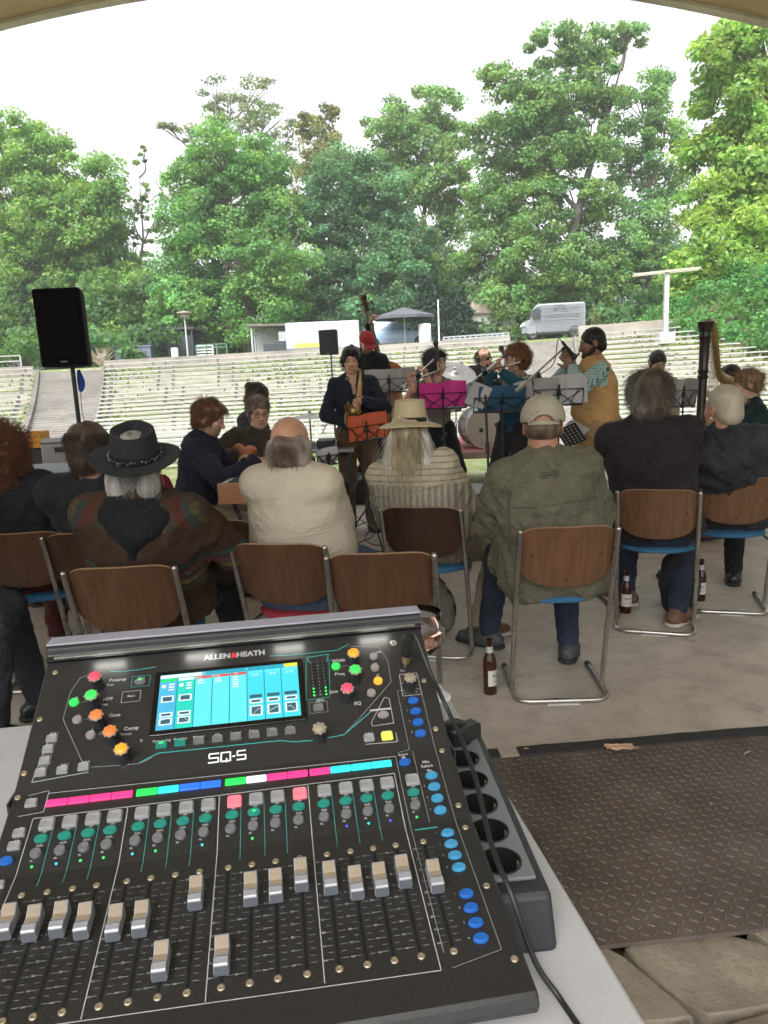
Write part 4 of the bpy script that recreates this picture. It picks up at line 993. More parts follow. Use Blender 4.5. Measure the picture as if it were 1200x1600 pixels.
# faders
FS = [.288, .293, .293, .298, .304, .304, .346, .285, .349, .289, .289, .281, .289, .298, .298, .293, .303]
slotm = pm('slot_black', (.004, .004, .004), .6, var=0); scr = pm('screw_bronze', (.40, .33, .24), .35, .6, var=.1, vs=200); capw = pm('fader_silver', (.30, .30, .325), .3, .2, var=.06, vs=80); capt = pm('fader_tan', (.25, .20, .135), .5, var=.1, vs=100); capg = pm('fader_grey', (.09, .10, .115), .45, var=.1)
m = LY.setdefault(slotm, MB())
for u in U: pl(slotm, [(u, .259), (u, .366)], .0026, .0003)
first = None
def fader_cap():
    f = link(bpy.data.objects.new('fader', None), con)
    m = MB(); sec = [(-.0125, 0), (-.0125, .0088), (-.0115, .0100), (-.0060, .0108), (-.0035, .0092), (.0020, .0088), (.0105, .0135), (.0122, .0130), (.0125, 0)]   # y (up the panel), z
    for x in (-.0056, .0056): m.v.extend([(x, y, z+.002) for y, z in sec])
    n = len(sec); m.f = [tuple(range(n)), tuple(range(2*n-1, n-1, -1))]+[(i, n+i, n+(i+1) % n, (i+1) % n) for i in range(n)]; m.mi = [0]*len(m.f)
    m.v = [(x*(1.0 if z > .008 else 1.10), y, z) for x, y, z in m.v]
    m.build('cap', capw, f, bevel=.0007)
    m = MB(); m.quad((-.0046, -.0028, .0113), (.0046, -.0028, .0113), (.0046, .0022, .0111), (-.0046, .0022, .0111)); m.quad((-.0046, .0022, .0111), (.0046, .0022, .0111), (.0046, .0100, .0155), (-.0046, .0100, .0155)); m.build('finger_rest', capt, f)
    m = MB(); m.quad((-.0055, -.0128, .0010), (.0055, -.0128, .0010), (.0053, -.0128, .0100), (-.0053, -.0128, .0100)); m.build('front_face', capg, f)
    m = MB(); m.box((0, 0, .001), (.0016, .010, .004)); m.build('stem', slotm, f)
    return f
f0 = fader_cap()
for i, u in enumerate(U):
    f = f0 if i == 0 else copy_tree(f0, con); put(f, u, FS[i], .0004)
    key('screw', 'fader_screw', scr, u, .2545); key('screw', 'fader_screw', scr, u, .3705)
# graduations
rn = random.Random(3)
for gi, u in enumerate(U):
    for j in range(17):
        s = .262+j*.0062; L1 = .0052 if j % 2 == 0 else .0036
        pl(inkd, [(u+.0032, s), (u+.0032+L1, s)], .0004); pl(inkd, [(u-.0032-L1, s), (u-.0032, s)], .0004)
        if j % 2 == 0: pt(ink if j % 4 == 0 else inkd, ('10', '5', '0', '5', '10', '20', '30', '40', 'oo')[j//2], u-.0098, s, .0030, bold=.01)
pl(teal, [(.384, .2385), (.406, .2385)], .0016)
# encoders
knobm = pm('knob_black', (.018, .018, .02), .35, var=.2, vs=200); skirt = pm('knob_skirt', (.26, .22, .16), .45, var=.1, vs=90)
def knob(u, s, capmat, r=.0066, h=.019, sk=True):
    k = link(bpy.data.objects.new('knob', None), con); put(k, u, s, .0003)
    m = MB(); n = 40; prof = [(1.15, 0), (1.08, .0025), (1.0, .004), (.93, .80*h), (.90, h*.92)]
    for z_i, (rr_, z) in enumerate(prof):
        for j in range(n):
            a_ = 2*PI*j/n; fl = 1-(.10 if z_i > 1 else 0)*max(0, math.cos(8*a_))**2; m.v.append((rr_*r*fl*math.cos(a_), rr_*r*fl*math.sin(a_), z))
    for i in range(len(prof)-1): m.f += [(i*n+j, i*n+(j+1) % n, (i+1)*n+(j+1) % n, (i+1)*n+j) for j in range(n)]
    m.f.append(tuple((len(prof)-1)*n+j for j in range(n))); m.mi = [0]*len(m.f); m.build('body', knobm, k, smooth=50)
    m = MB(); P = []
    for j in range(32): a_ = 2*PI*j/32; P.append((r*(1.02+.16*(1 if j % 4 < 2 else 0))*math.cos(a_), r*(1.02+.16*(1 if j % 4 < 2 else 0))*math.sin(a_)))
    m.prism(P, h*.92, h*.98); m.build('star_collar', skirt, k)
    m = MB(); m.lathe([(r*.92, h*.98), (r*.90, h*1.06), (r*.55, h*1.12), (.0001, h*1.13)], n=20); m.build('cap', capmat, k, smooth=50)
for u, s, c in ((.062, .0375, LRd), (.062, .060, LGk), (.071, .084, LOr), (.088, .1035, LOr), (.102, .124, LAm), (.304, .125, skirt), (.352, .0395, LAm), (.351, .061, LGk), (.339, .083, LRd)): knob(u, s, c)
knob(.412, .076, skirt, .0062, .016)
for i in range(9): a_ = RAD(-40-100*i/8*2.6+130); 
for i in range(11):
    a_ = RAD(-45+27*i); pl(ink, [(.412+.0085*math.cos(a_), .077-.0085*math.sin(a_)), (.412+.0105*math.cos(a_), .077-.0105*math.sin(a_))], .0005)
# round lit keys / small keys
for u, s, c in ((.0395, .0545, LGk), (.047, .0755, B_off), (.064, .0945, B_off), (.331, .042, LGk), (.377, .034, B_off), (.376, .049, B_off), (.377, .066, LO), (.367, .080, B_off)): key('round', 'switch', c, u, s)
key('oval', 'copy_button', B_mid, .108, .0365); m = MB(); m.sphere((0, 0, .003), .0016, 6, (1.6, .6, .5)); put(m.build('lit_mark', LG, con), .108, .0355, .0005)
key('oval', 'delay_button', B_off, .376, .107)
for u, s in ((.0245, .0935), (.0232, .105), (.0225, .117), (.021, .1285), (.042, .1285), (.0625, .1275), (.306, .0905), (.3565, .131), (.0195, .1595), (.0165, .190), (.0155, .2025)): key('pad', 'soft_key', B_grey if s > .1 or u < .1 else B_mid, u, s).scale = (.82, .68, .9)
key('pad', 'soft_key', LYl, .376, .131).scale = (.88, .78, .9)
for i in range(8): key('pad', 'page_button', B_teal if i < 2 else B_mid, .1385+.0193*i, .1135).scale = (.86, .62, .9)
m = MB(); m.sphere((0, 0, .003), .0016, 6, (1.6, .6, .5)); put(m.build('lit_mark', LG, con), .1385, .1125, .0005)
for tx, u, s in (('Soft 1', .026, .0875), ('Soft 2', .0245, .0995), ('Soft 3', .024, .1115), ('Soft 4', .022, .1225), ('Soft 5', .043, .1225), ('Soft 6', .0635, .122), ('Soft 7', .357, .1255), ('Soft 8', .3765, .1255), ('Copy', .109, .0315), ('Paste', .020, .1540), ('Fn', .017, .1845), ('Lib', .016, .1970)): pt(ink, tx, u, s, .0034, bold=.02)
for i in range(4):
    key('oval', 'mix_button', B_blue, .4125, .0945+.0127*i, .0006); key('oval', 'mix_button', B_lblue, .4130, .1825+.0129*i, .0006)
    key('oval', 'mix_button', B_lblue, .4135, .2490+.0140*i, .0006); key('oval', 'mix_button', B_blue, .4125, .3200+.0146*i, .0006)
    for s in (.0945+.0127*i, .1825+.0129*i, .249+.014*i, .320+.0146*i): pt(ink, str(i+1), .4035, s-.003, .003)
key('oval', 'main_mix_button', B_blue, .389, .1635, .0008); key('oval', 'layer_button', B_blue, .0125, .2165, .0006); key('pad', 'soft_key', B_grey, .0125, .240).scale = (.8, .6, .9)
pt(inkb, 'LR', .389, .1565, .0036)
# raise the big blue buttons a little with a barrel (they stand proud of the panel)
for u, s in ((.011, .014), (.0068, .070), (.0045, .127), (.0045, .151), (.430, .071), (.430, .129), (.431, .154), (.432, .218), (.432, .244), (.432, .314), (.433, .385), (.404, .018), (.010, .31), (.010, .39)): key('screw', 'panel_screw', scr, u, s)
# level meter
m = MB(); m.box((0, 0, .0004), (.020, .046, .0008)); put(m.build('meter_window', slotm, con, bevel=.0003), .3095, .054)
for i in range(11):
    pt(ink, ('+', '18', '12', '9', '6', '3', '0', '3', '6', '18', '30')[i], .3095, .0345+i*.0041, .0028, lift=.0011)
    for e in (-1, 1):
        on = i >= 8; key('led', 'level_light', LG if on else pm('led_off', (.05, .055, .05), .3), .3095+e*.0068, .0345+i*.0041, .0009)
# screen
m = MB(); m.box((0, 0, .0012), (.168, .0865, .0024)); put(m.build('screen_bezel', pm('bezel', (.006, .006, .007), .18, var=0, spec=.6), con, bevel=.001), .2085, .0655)
SM = link(bpy.data.objects.new('screen', None), con); put(SM, .2085, .0655, .0026)
def scol(n_, c, e=.55): return lit('ui_'+n_, c, e)
SW, SH = .1555, .0745
uiq = {}
def uirect(mat, x0, y0, x1, y1, z):         # screen fractions 0..1 from top-left
    m = uiq.setdefault(mat, MB()); X = lambda v: (v-.5)*SW; Y = lambda v: (.5-v)*SH; m.quad((X(x0), Y(y1), z), (X(x1), Y(y1), z), (X(x1), Y(y0), z), (X(x0), Y(y0), z))
z1 = .00005; c_bg = scol('cyan', (.05, .55, .68)); c_lt = scol('cyan_light', (.10, .62, .72)); c_hd = scol('header', (.02, .30, .42)); c_gr = scol('green', (.02, .60, .10)); c_tg = scol('teal', (.02, .52, .42)); c_bl = scol('blue', (.06, .38, .60)); c_rd = scol('red', (.55, .07, .06)); c_ye = scol('yellow', (.62, .62, .06)); c_wh = scol('white', (.65, .75, .78)); c_dk = scol('dark', (.04, .13, .17), .3); c_dl = scol('line', (.02, .20, .30), .4)
uirect(c_bg, 0, 0, 1, 1, 0); uirect(c_hd, 0, 0, 1, .075, z1); uirect(c_ye, .90, .0, 1, .07, 2*z1); uirect(c_wh, .0, .01, .30, .07, 2*z1)
cols_ = [c_bl, c_tg]+[c_lt]*3+[c_bg]*3
for i in range(8):
    a0, a1 = i/8, (i+1)/8
    if i < 2: uirect(cols_[i], a0, .08, a1, 1, z1)
    elif i < 5: uirect(cols_[i], a0, .12, a1, 1, z1)
    if i: uirect(c_dl, a0-.003, .08, a0+.003, 1, 3*z1)
    uirect((c_gr, c_wh, c_rd, c_rd, c_rd, c_lt, c_lt, c_lt)[i], a0+.006, .085, a1-.006, .135, 2*z1)
    if i in (0, 1, 5, 6, 7):
        for y0, y1 in ((.62, .70), (.74, .92)) if i > 1 else ((.40, .52), (.70, .78), (.80, .92)):
            uirect(c_wh, a0+.018, y0, a1-.018, y1, 2*z1); uirect(c_dk, a0+.030, y0+.02, a1-.030, y1-.02, 3*z1)
        if i > 1: uirect(c_dk, a0+.018, .54, a1-.018, .60, 2*z1)
        m = uiq.setdefault(c_wh, MB()); P = [((a0+.035+.055*j/6-.5)*SW, (.5-(.84 if i < 2 else .86)+(.05*math.sin(j*.55+i) if i % 2 else .06*(j/6)))*SH, 4*z1) for j in range(7)]
        for p_, q_ in zip(P, P[1:]): m.quad((p_[0], p_[1], p_[2]), (q_[0], q_[1], q_[2]), (q_[0], q_[1]+.0006, q_[2]), (p_[0], p_[1]+.0006, p_[2]))
    if i < 2:
        m = uiq.setdefault(c_wh, MB()); m.lathe([(.0026, 3*z1), (.0026, 3.5*z1)], (((a0+.03)-.5)*SW, (.5-.22)*SH, 0), n=16)
        for j in range(3): uirect(c_wh, a0+.065, .18+j*.05, a0+.105, .205+j*.05, 3*z1)
    elif i < 5:
        for j in range(2 if i < 4 else 5): uirect(c_wh, a0+.02, .16+j*.045, a0+.065, .18+j*.045, 3*z1)
    else:
        m = uiq.setdefault(c_wh, MB()); V, F = text_geo('AUX', .0042); m.arr([(x+((a0+a1)/2-.5)*SW, y+(.5-.17)*SH, 4*z1) for x, y, z in V], F)
m = uiq.setdefault(c_wh, MB())
for tx, x_, y_ in (('Name', .27, .11), ('Group', .40, .11), ('A', .625, .04), ('Lib', .31, .04), ('FX', .545, .11)): V, F = text_geo(tx, .0036); m.arr([(x+(x_-.5)*SW, y+(.5-y_)*SH, 5*z1) for x, y, z in V], F)
for mt, mb in uiq.items(): mb.build('screen_area', mt, SM)
m = MB(); m.box((0, 0, .0), (.001, .001, .0002))
for mt, mb in LY.items(): mb.build('fader_slots' if mt is slotm else 'panel_print', mt, con)
# headphone socket, cable with gold plug, pink wine glass
m = MB(); m.lathe([(.0042, 0), (.0042, .0012), (.0022, .0014), (.0018, .0002), (.0001, 0)], n=18); put(m.build('socket', pm('socket_ring', (.6, .6, .6), .3, .8), con, smooth=40), .404, .018, .0004)
m = MB(); m.lathe([(.0075, 0), (.0075, .0012), (.0052, .0014), (.004, .0003), (.0001, .0002)], n=20); put(m.build('phones_socket', knobm, con, smooth=40), .413, .050, .0004)
def onpanel(u, s, l): return Matrix.Translation(MX) @ Matrix.Rotation(MPSI, 4, 'Z') @ (pmat(u, s, l).translation)
A = onpanel(.4125, .050, .001); cab = thing('headphone_cable', 'black cable with gold plug running from the console across the table', 'cable', A)
up_ = (onpanel(.4125, .050, .1)-A).normalized(); Bk = A+up_*.020; Ck = A+up_*.024
m = MB(); m.M = Matrix.Translation(-A); m.lathe([(.0032, 0), (.0032, .006), (.0052, .008), (.0056, .014), (.0050, .016), (.0056, .018), (.0050, .021)], A, up_, 18); m.build('plug', pm('gold', (.62, .46, .24), .28, .9, var=.05), cab, smooth=40)
m = MB(); m.M = Matrix.Translation(-A); sl = A+up_*.021
P = [sl, sl+up_*.012, sl+up_*.022+Vector((-.0008, .0, 0)), sl+up_*.031+Vector((.002, -.002, 0))]
m.tube(catmull(P, 4), [.0062, .0066, .0068, .0068, .0068, .0067, .0066, .0064, .0062, .0058, .0054, .0050, .0046], 16); m.build('sleeve', pm('cable_black', (.012, .012, .013), .5, var=.2), cab, smooth=50)
m = MB(); m.M = Matrix.Translation(-A); C0 = P[-1]
def tz(px, py, z): return G(px, py, z)
P = [C0-up_*.004, C0+Vector((.006, -.008, .004)), tz(672, 1050, 1.105), tz(700, 1110, 1.06), tz(738, 1200, 1.035), tz(768, 1320, 1.020), tz(800, 1400, 1.005), tz(835, 1500, .955), tz(872, 1556, TZ+.006), tz(905, 1605, TZ+.004), tz(960, 1690, TZ+.004)]
m.tube(catmull(P, 8), .0025, 10); m.build('cord', pm('cable_black', (.012, .012, .013), .5), cab, smooth=60)
# power strip beside the console
e0 = G(832, 1440, TZ); ps_dir = (G(745, 1140, TZ+.055)-G(848, 1375, TZ+.055)).normalized(); ang = math.atan2(ps_dir.x, ps_dir.y)
psx = G(848, 1378, TZ+.055); Lp = .335; Wp = .062
ps = thing('power_strip', 'black multi socket power strip with grey top lying right of the console', 'power strip', (psx.x, psx.y, TZ), -ang)
blk = pm('strip_black', (.022, .022, .026), .5, var=.15, vs=50, bump=.2, bs=900, bd=.0005); gtop = pm('strip_grey', (.125, .135, .145), .38, var=.08, vs=30)
m = MB()
for i in range(6): m.cyl((-Wp/2, .030+i*.0465, .022), (-Wp/2, .030+i*.0465, .08), .0184, n=40)
cutter = m.build('cutter', blk, ps)
m = MB(); m.box((-Wp/2+.002, Lp/2-.022, .0265), (Wp+.012, Lp, .052), taper=.93); hs_ = m.build('housing', blk, ps, bevel=.006, seg=3)
m = MB(); m.box((-Wp/2, Lp/2-.008, .0550), (Wp-.008, Lp-.028, .004)); plate_ = m.build('top_plate', gtop, ps, bevel=.0012)
for o in (hs_, plate_):
    bm_ = o.modifiers.new('cut', 'BOOLEAN'); bm_.operation = 'DIFFERENCE'; bm_.object = cutter; bm_.solver = 'EXACT'
bpy.context.view_layer.update(); dg = bpy.context.evaluated_depsgraph_get()
for o in (hs_, plate_):
    me_ = bpy.data.meshes.new_from_object(o.evaluated_get(dg)); o.modifiers.clear(); o.data = me_
bpy.data.objects.remove(cutter)
for i in range(6):
    y = .030+i*.0465; m = MB(); m.lathe([(.0195, .0574), (.0195, .0583), (.0183, .0583), (.0178, .046), (.0170, .0245), (.0001, .0240)], (-Wp/2, y, 0), n=32, caps=False)
    s_ = m.build('socket', pm('socket_black', (.010, .010, .011), .35, var=0), ps, smooth=40)
    m = MB()
    for e in (-1, 1): m.cyl((-Wp/2, y+e*.0095, .0245), (-Wp/2, y+e*.0095, .0250), .0026, n=12)
    m.build('pin_holes', pm('well_black', (.001, .001, .001), .6, var=0), ps)
    for e in (-1, 1): m = MB(); m.box((-Wp/2+e*.0165, y, .045), (.002, .005, .020)); m.build('earth_clip', pm('brass', (.42, .30, .16), .35, .8), ps, bevel=.0004)
y = .030+5*.0465; plg = thing('mains_plug', 'black angled mains plug pushed into the far end of the power strip', 'plug', ps.matrix_basis @ Vector((-Wp/2, y, .058)), -ang)
m = MB(); m.lathe([(.0185, -.010), (.0190, .006), (.0175, .018), (.012, .022), (.0001, .023)], n=24); m.box((.012, -.004, .012), (.034, .020, .018), rz=.5); m.build('body', pm('plug_black', (.010, .010, .011), .4, var=0), plg, smooth=40, bevel=.002)
m = MB(); m.tube(catmull([(-.012, .006, .014), (-.032, .012, .010), (-.045, .03, -.02), (-.05, .07, -.052), (-.06, .14, -.054)], 5), .0038, 8); m.build('cord', pm('cable_black', (.012, .012, .013), .5), plg, smooth=60)
m = MB(); m.box((0, 0, .0004), (.012, .016, .0008)); o = m.build('sticker', pm('sticker', (.35, .52, .45), .5), ps); o.location = (-Wp/2+.006, .030+5*.0465+.036, .0575)
for v in list(ps.children):
    pass
# wine glass
gl = NT('clear_glass'); gl.b.inputs['Transmission Weight'].default_value = 1; gl.b.inputs['Roughness'].default_value = .0; gl.b.inputs['IOR'].default_value = 1.45
wi = NT('rose_wine'); wi.b.inputs['Transmission Weight'].default_value = 1; wi.b.inputs['Roughness'].default_value = .02; wi.b.inputs['IOR'].default_value = 1.33; wi.col((.96, .58, .48))
gp = G(658, 1094, TZ); gy = gp.y; zb = D(662, 1024, gy).z; zt = D(662, 955, gy).z; rb = 44/FPX*gy*1.0
wg = thing('wine_glass', 'wine glass of pale rose wine standing behind the right rear corner of the console', 'wine glass', gp)
h0 = zb-TZ; H2 = zt-TZ; mid = h0+(H2-h0)*.38; rt = rb*.86
outer = [(.033, .0), (.033, .002), (.012, .005), (.0045, .012), (.0038, h0-.01), (.006, h0-.002), (rb*.55, h0+.006), (rb*.86, h0+.020), (rb, mid), (rb*.97, mid+(H2-mid)*.45), (rt, H2)]
inner = [(rt-.0012, H2), (rb*.97-.0012, mid+(H2-mid)*.45), (rb-.0012, mid), (rb*.86-.0012, h0+.0208), (rb*.52, h0+.0085), (.0001, h0+.004)]
m = MB(); m.lathe(outer+inner, n=40, caps=False); m.build('glass', gl.m, wg, smooth=80)
lv = h0+.040
m = MB(); m.lathe([(.0001, h0+.0048), (rb*.52-.001, h0+.0095), (rb*.86-.0020, h0+.0215), (rb*.95-.0020, lv), (.0001, lv)], n=40, caps=False); m.build('wine', wi.m, wg, smooth=50)
# tea light sized round white lid on the table
m = MB(); m.lathe([(.016, 0), (.017, .004), (.0155, .006), (.0001, .0062)], n=24); o = m.build('bottle_cap', pm('white_plastic', (.66, .68, .70), .4)); o.location = G(688, 1092, TZ); tag(o, 'small flat white round lid lying on the table beside the console', 'lid')
# ================================================================ PEOPLE
def V3(*a): return np.array(a, float)
def nrm(v): v = np.asarray(v, float); return v/(np.linalg.norm(v)+1e-9)
def ik(a, b, l1, l2, pole):
    a, b = np.asarray(a, float), np.asarray(b, float); d = b-a; L = np.linalg.norm(d); L = min(L, (l1+l2)*.995); u = nrm(d)
    b = a+u*L; x = (l1*l1-l2*l2+L*L)/(2*L); h = math.sqrt(max(0, l1*l1-x*x)); p = np.asarray(pole, float); p = p-u*(p@u); return a+u*x+nrm(p)*h, b
def frame(f, up=(0, 0, 1)):
    f = nrm(f); s = nrm(np.cross(f, up)); u = np.cross(s, f); return np.stack([s, f, u], 1)   # columns: right, forward, up
def head_prims(c, Fm, k=1.0, beard=0, female=False):
    P = lambda x, y, z: c+Fm@V3(x, y, z)*k
    R = Fm; o = []
    E = lambda x, y, z, r, kk=.02: ell(P(x, y, z), np.array(r)*k, R, kk)
    o.append(E(0, -.012, .030, (.0755, .095, .088))); o.append(E(0, .045, -.035, (.056, .055, .068), .03)); o.append(E(0, .070, -.088, (.026, .024, .020), .03))
    for s in (-1, 1):
        o.append(E(s*.030, .050, -.070, (.026, .035, .024), .03)); o.append(E(s*.038, .064, -.012, (.026, .026, .024), .03))
        o.append(sub(E(s*.032, .100, .014, (.019, .017, .012), .012)))
        o.append(E(s*.079, -.010, -.002, (.008, .020, .032), .006)); o.append(sub(E(s*.088, -.008, .002, (.006, .011, .018), .006)))
        o.append(E(s*.032, .0815, .013, (.0135, .0135, .0125), .004))
    o.append(E(0, .077, .034, (.052, .014, .011), .02))
    o.append(cap(P(0, .092, .018), P(0, .112, -.022), .007*k, .0125*k, .012)); o.append(E(-.011, .102, -.027, (.008, .009, .008), .006)); o.append(E(.011, .102, -.027, (.008, .009, .008), .006))
    o.append(E(0, .093, -.052, (.023, .010, .0065), .006)); o.append(E(0, .091, -.064, (.020, .010, .0070), .006)); 
    return o
def head_color(V, c, Fm, k, skin, stub=None, lips=None, pate=None):
    q = (V-c)@Fm/k; x, y, z = q.T; col = np.tile(np.asarray(skin), (len(V), 1)); m = lambda cx, cy, cz, rx, ry, rz: np.exp(-(((x-cx)/rx)**2+((y-cy)/ry)**2+((z-cz)/rz)**2)**2)[:, None]
    red = np.asarray(skin)*[1.12, .72, .66]
    for a in (m(.04, .07, -.02, .025, .04, .02), m(-.04, .07, -.02, .025, .04, .02), m(0, .11, -.022, .014, .02, .014)): col = col*(1-a*.45)+red*a*.45
    for s in (-1, 1): a = m(s*.08, -.01, 0, .02, .03, .04); col = col*(1-a*.5)+red*a*.5
    a = m(0, .10, -.058, .024, .02, .013); col = col*(1-a)+np.asarray(lips if lips is not None else np.asarray(skin)*[.80, .42, .38])*a
    for s in (-1, 1):
        a = m(s*.033, .09, .034, .023, .03, .0065)*.9; col = col*(1-a)+np.array([.05, .032, .022])*a
        a = m(s*.032, .095, .010, .015, .02, .006)*.8; col = col*(1-a)+np.array([.06, .035, .028])*a
    if stub is not None:
        a = (1/(1+np.exp((z+.035)/.008)))*(1/(1+np.exp(-(y-.0)/.012))); a = a[:, None]*(1-m(0, .10, -.058, .020, .02, .010)); col = col*(1-a)+np.asarray(stub)*a
    return col
def hand_prims(w, d, t, curl=.6, k=1.0, spread=.16, side=1):
    """w wrist, d direction of the fingers, t direction of the thumb side; fingers curl toward n"""
    d = nrm(d); t = np.asarray(t, float); t = nrm(t-d*(t@d)); n = np.cross(d, t)*side; o = []
    cs = curl if hasattr(curl, '__len__') else [curl]*4
    o.append(cap(w-d*.05*k, w+d*.012*k, .023*k, .024*k, .012, 1.25, 1.3, side=t)); o.append(cap(w+d*.01*k, w+d*.080*k, .0155*k, .0135*k, .012, 1.9, 2.6, side=t))
    L = (.043, .048, .045, .036)
    for i in range(4):
        b = w+d*(.086-.004*abs(i-1))*k+t*(.028-.0185*i)*k; a = cs[i]*.55; fd = nrm(d+t*spread*(1.3-i)*.5*.6); p = b; r = (.0088, .0090, .0086, .0076)[i]*k
        for j, (l, rr) in enumerate(((L[i], 1), (L[i]*.62, .92), (L[i]*.50, .84))):
            v = fd*math.cos(a)+n*math.sin(a); q = p+v*l*k; o.append(cap(p, q, r*rr, r*rr*.93, .004)); p = q; a += cs[i]*.95
    tb = w+d*.022*k+t*.026*k; td = nrm(t*.75+d*.65+n*.35*min(1, sum(cs)/4+.3)); p1 = tb+td*.042*k; td2 = nrm(td*.6+d*.55+n*.25*sum(cs)/4); p2 = p1+td2*.030*k; p3 = p2+nrm(td2+d*.3)*.024*k
    o += [cap(tb, p1, .0135*k, .0105*k, .012), cap(p1, p2, .0100*k, .0092*k, .005), cap(p2, p3, .0092*k, .0078*k, .004)]
    return o
_hn = [0]
class Person:
    """local frame: x right, y forward, z up; origin on the floor below the pelvis"""
    def __init__(s, loc, rz, sit=True, zp=None, lean=0.0, side=0.0, twist=0.0, sh=.185, fat=1.0, torso=1.0, head=(0, 1, 0), up=(0, 0, 1), k=1.0, neck=(0, .02, 1), hk=1.0, seat=.45, legs=None):
        s.loc = Vector(loc); s.rz = rz; s.fat = fat; s.k = k; s.sit = sit
        zp = (seat+.10 if sit else .93) if zp is None else zp
        s.pel = V3(0, 0, zp); sp = nrm((math.sin(side), math.sin(lean), math.cos(lean)*math.cos(side))); s.sp = sp
        X = V3(math.cos(twist), math.sin(twist), 0); X = nrm(X-sp*(X@sp)); s.X = X; s.Yv = np.cross(sp, X)
        T = .50*torso; s.wst = s.pel+sp*T*.40; s.chest = s.pel+sp*T*.72; s.nb = s.pel+sp*T*1.03; s.shp = s.pel+sp*T*.93; s.sh = sh
        s.S = {1: s.shp+X*sh, -1: s.shp-X*sh}
        nd = nrm(neck); s.hc = s.nb+nd*.165*hk; s.hf = frame(head, up); s.hk = hk
        s.legs = legs or {}
        s.A = {}; s.Lg = {}
        for q in (1, -1):
            hip = s.pel+X*q*.095; 
            if sit: a0 = hip+V3(q*.05, .43, -.05); ft = V3(a0[0], .44+0*q, .09); kn, an = ik(hip, s.legs.get(q, ft), .43, .43, (0, .3, 1))
            else: kn, an = ik(hip, s.legs.get(q, V3(q*.12, -.02, .09)), .44, .44, (0, 1, 0))
            s.Lg[q] = (hip, kn, an)
    def arm(s, q, wrist, pole=(0, -.4, -1), l1=.29, l2=.265):
        sh = s.S[q]; el, wr = ik(sh, wrist, l1, l2, V3(*pole)+V3(q*.5, 0, 0)); s.A[q] = (sh, el, wr); return s
    def lap(s):
        for q in (1, -1): s.arm(q, s.pel+V3(q*.09, .30, .10), (q*.35, -.1, -1))
        return s
    def torso_prims(s, o=0.0, sw=1.0, belly=0.0, arms=True, sleeve=1.0, ro=None, low=0.0):
        f = s.fat; X = s.X; P = []; ro = o if ro is None else ro
        P.append(cap(s.pel-s.sp*low, s.wst, .112*f+o, .102*f+o+belly*.3, .05, 1.50, 1.38, X)); P.append(cap(s.wst, s.chest, .102*f+o+belly*.3, .112*f+o, .05, 1.38, 1.42, X))
        P.append(cap(s.chest, s.shp-s.sp*.035, .112*f+o, .080*f+o, .05, 1.42, 1.62, X))
        if belly: P.append(ell(s.pel+s.sp*.14+s.Yv*.06, (.15*f+belly, .13*f+belly, .14), None, .06))
        P.append(cap(s.shp+X*s.sh*.90, s.shp-X*s.sh*.90, .052*f**.5+o, None, .04))
        P.append(cap(s.shp-s.sp*.01+X*s.sh*.5, s.nb+s.sp*.005, .050+o, .050+o, .05)); P.append(cap(s.shp-s.sp*.01-X*s.sh*.5, s.nb+s.sp*.005, .050+o, .050+o, .05))
        if arms:
            for q, (a, e, w) in s.A.items():
                P.append(cap(a-s.X*q*.012, e, .050*f**.6+ro, .041+ro, .016))
                we = e+(w-e)*sleeve; P.append(cap(e, we, .042+ro, (.042+(.030-.042)*sleeve)+ro*.9, .02))
        return P
    def leg_prims(s, o=0.0, cut=1.0, fat=1.0):
        P = []
        for q, (h, kn, an) in s.Lg.items():
            P.append(cap(h, kn, .082*fat+o, .056+o, .05)); P.append(cap(kn, kn+(an-kn)*cut, .056+o, .056+(.040-.056)*cut+o, .03))
        P.append(cap(s.pel+s.X*.06, s.pel-s.X*.06, .112*s.fat+o, None, .05)); return P
    def body(s, label, skin=(.50, .30, .22), hands={}, stub=None, h=.0055, coarse=.016, lips=None, cat='person', group=None, lower_arm=False, neck_r=.054, hh=.0045, eyes=True):
        parts = []; 
        cp = s.torso_prims(-.006)+[cap(l[1], l[2], .05, .034, .02) for l in s.Lg.values()]+[cap(l[0], l[1], .075, .05, .04) for l in s.Lg.values()]+[cap(s.nb-s.sp*.02, s.hc, neck_r*.95, None, .02)]
        cp += [cap(l[2], l[2]+V3(0, .10, -.045), .03, .025, .02) for l in s.Lg.values()]
        V, F = sdf(cp, coarse); col = np.tile(np.asarray(skin), (len(V), 1)); parts.append((V, F, col))
        nk = [cap(s.nb-s.sp*.06, s.hc+s.hf@V3(0, -.018, -.035), neck_r+.010, neck_r-.004, .03), cap(s.nb-s.sp*.02+s.X*.09-s.sp*.02, s.nb-s.sp*.02-s.X*.09-s.sp*.02, .045, None, .05)]
        V, F = sdf(nk+head_prims(s.hc, s.hf, s.hk), h, pad=.012); parts.append((V, F, head_color(V, s.hc, s.hf, s.hk, skin, stub, lips)))
        for q, (d, t, curl, sd_) in hands.items():
            sh, e, w = s.A[q]; pr = hand_prims(w, d, t, curl, 1.0, side=sd_)
            pr.append(cap(e+(w-e)*(.15 if lower_arm else .55), w, .040 if lower_arm else .034, .0235, .015)); V, F = sdf(pr, hh, pad=.01); parts.append((V, F, np.tile(np.asarray(skin)*[1.03, .95, .93], (len(V), 1))))
        Vs, Fs, Cs, o = [], [], [], 0
        for V, F, c in parts: Vs.append(V); Fs.append(F+o); Cs.append(c); o += len(V)
        s.o = npmesh('person', np.concatenate(Vs), np.concatenate(Fs), vcol('skin', .5, .45, sss=.08, bump=.1, bs=400, var=.14, vs=45), None, np.concatenate(Cs))
        s.o.location = s.loc; s.o.rotation_euler = (0, 0, s.rz); tag(s.o, label, cat, group)
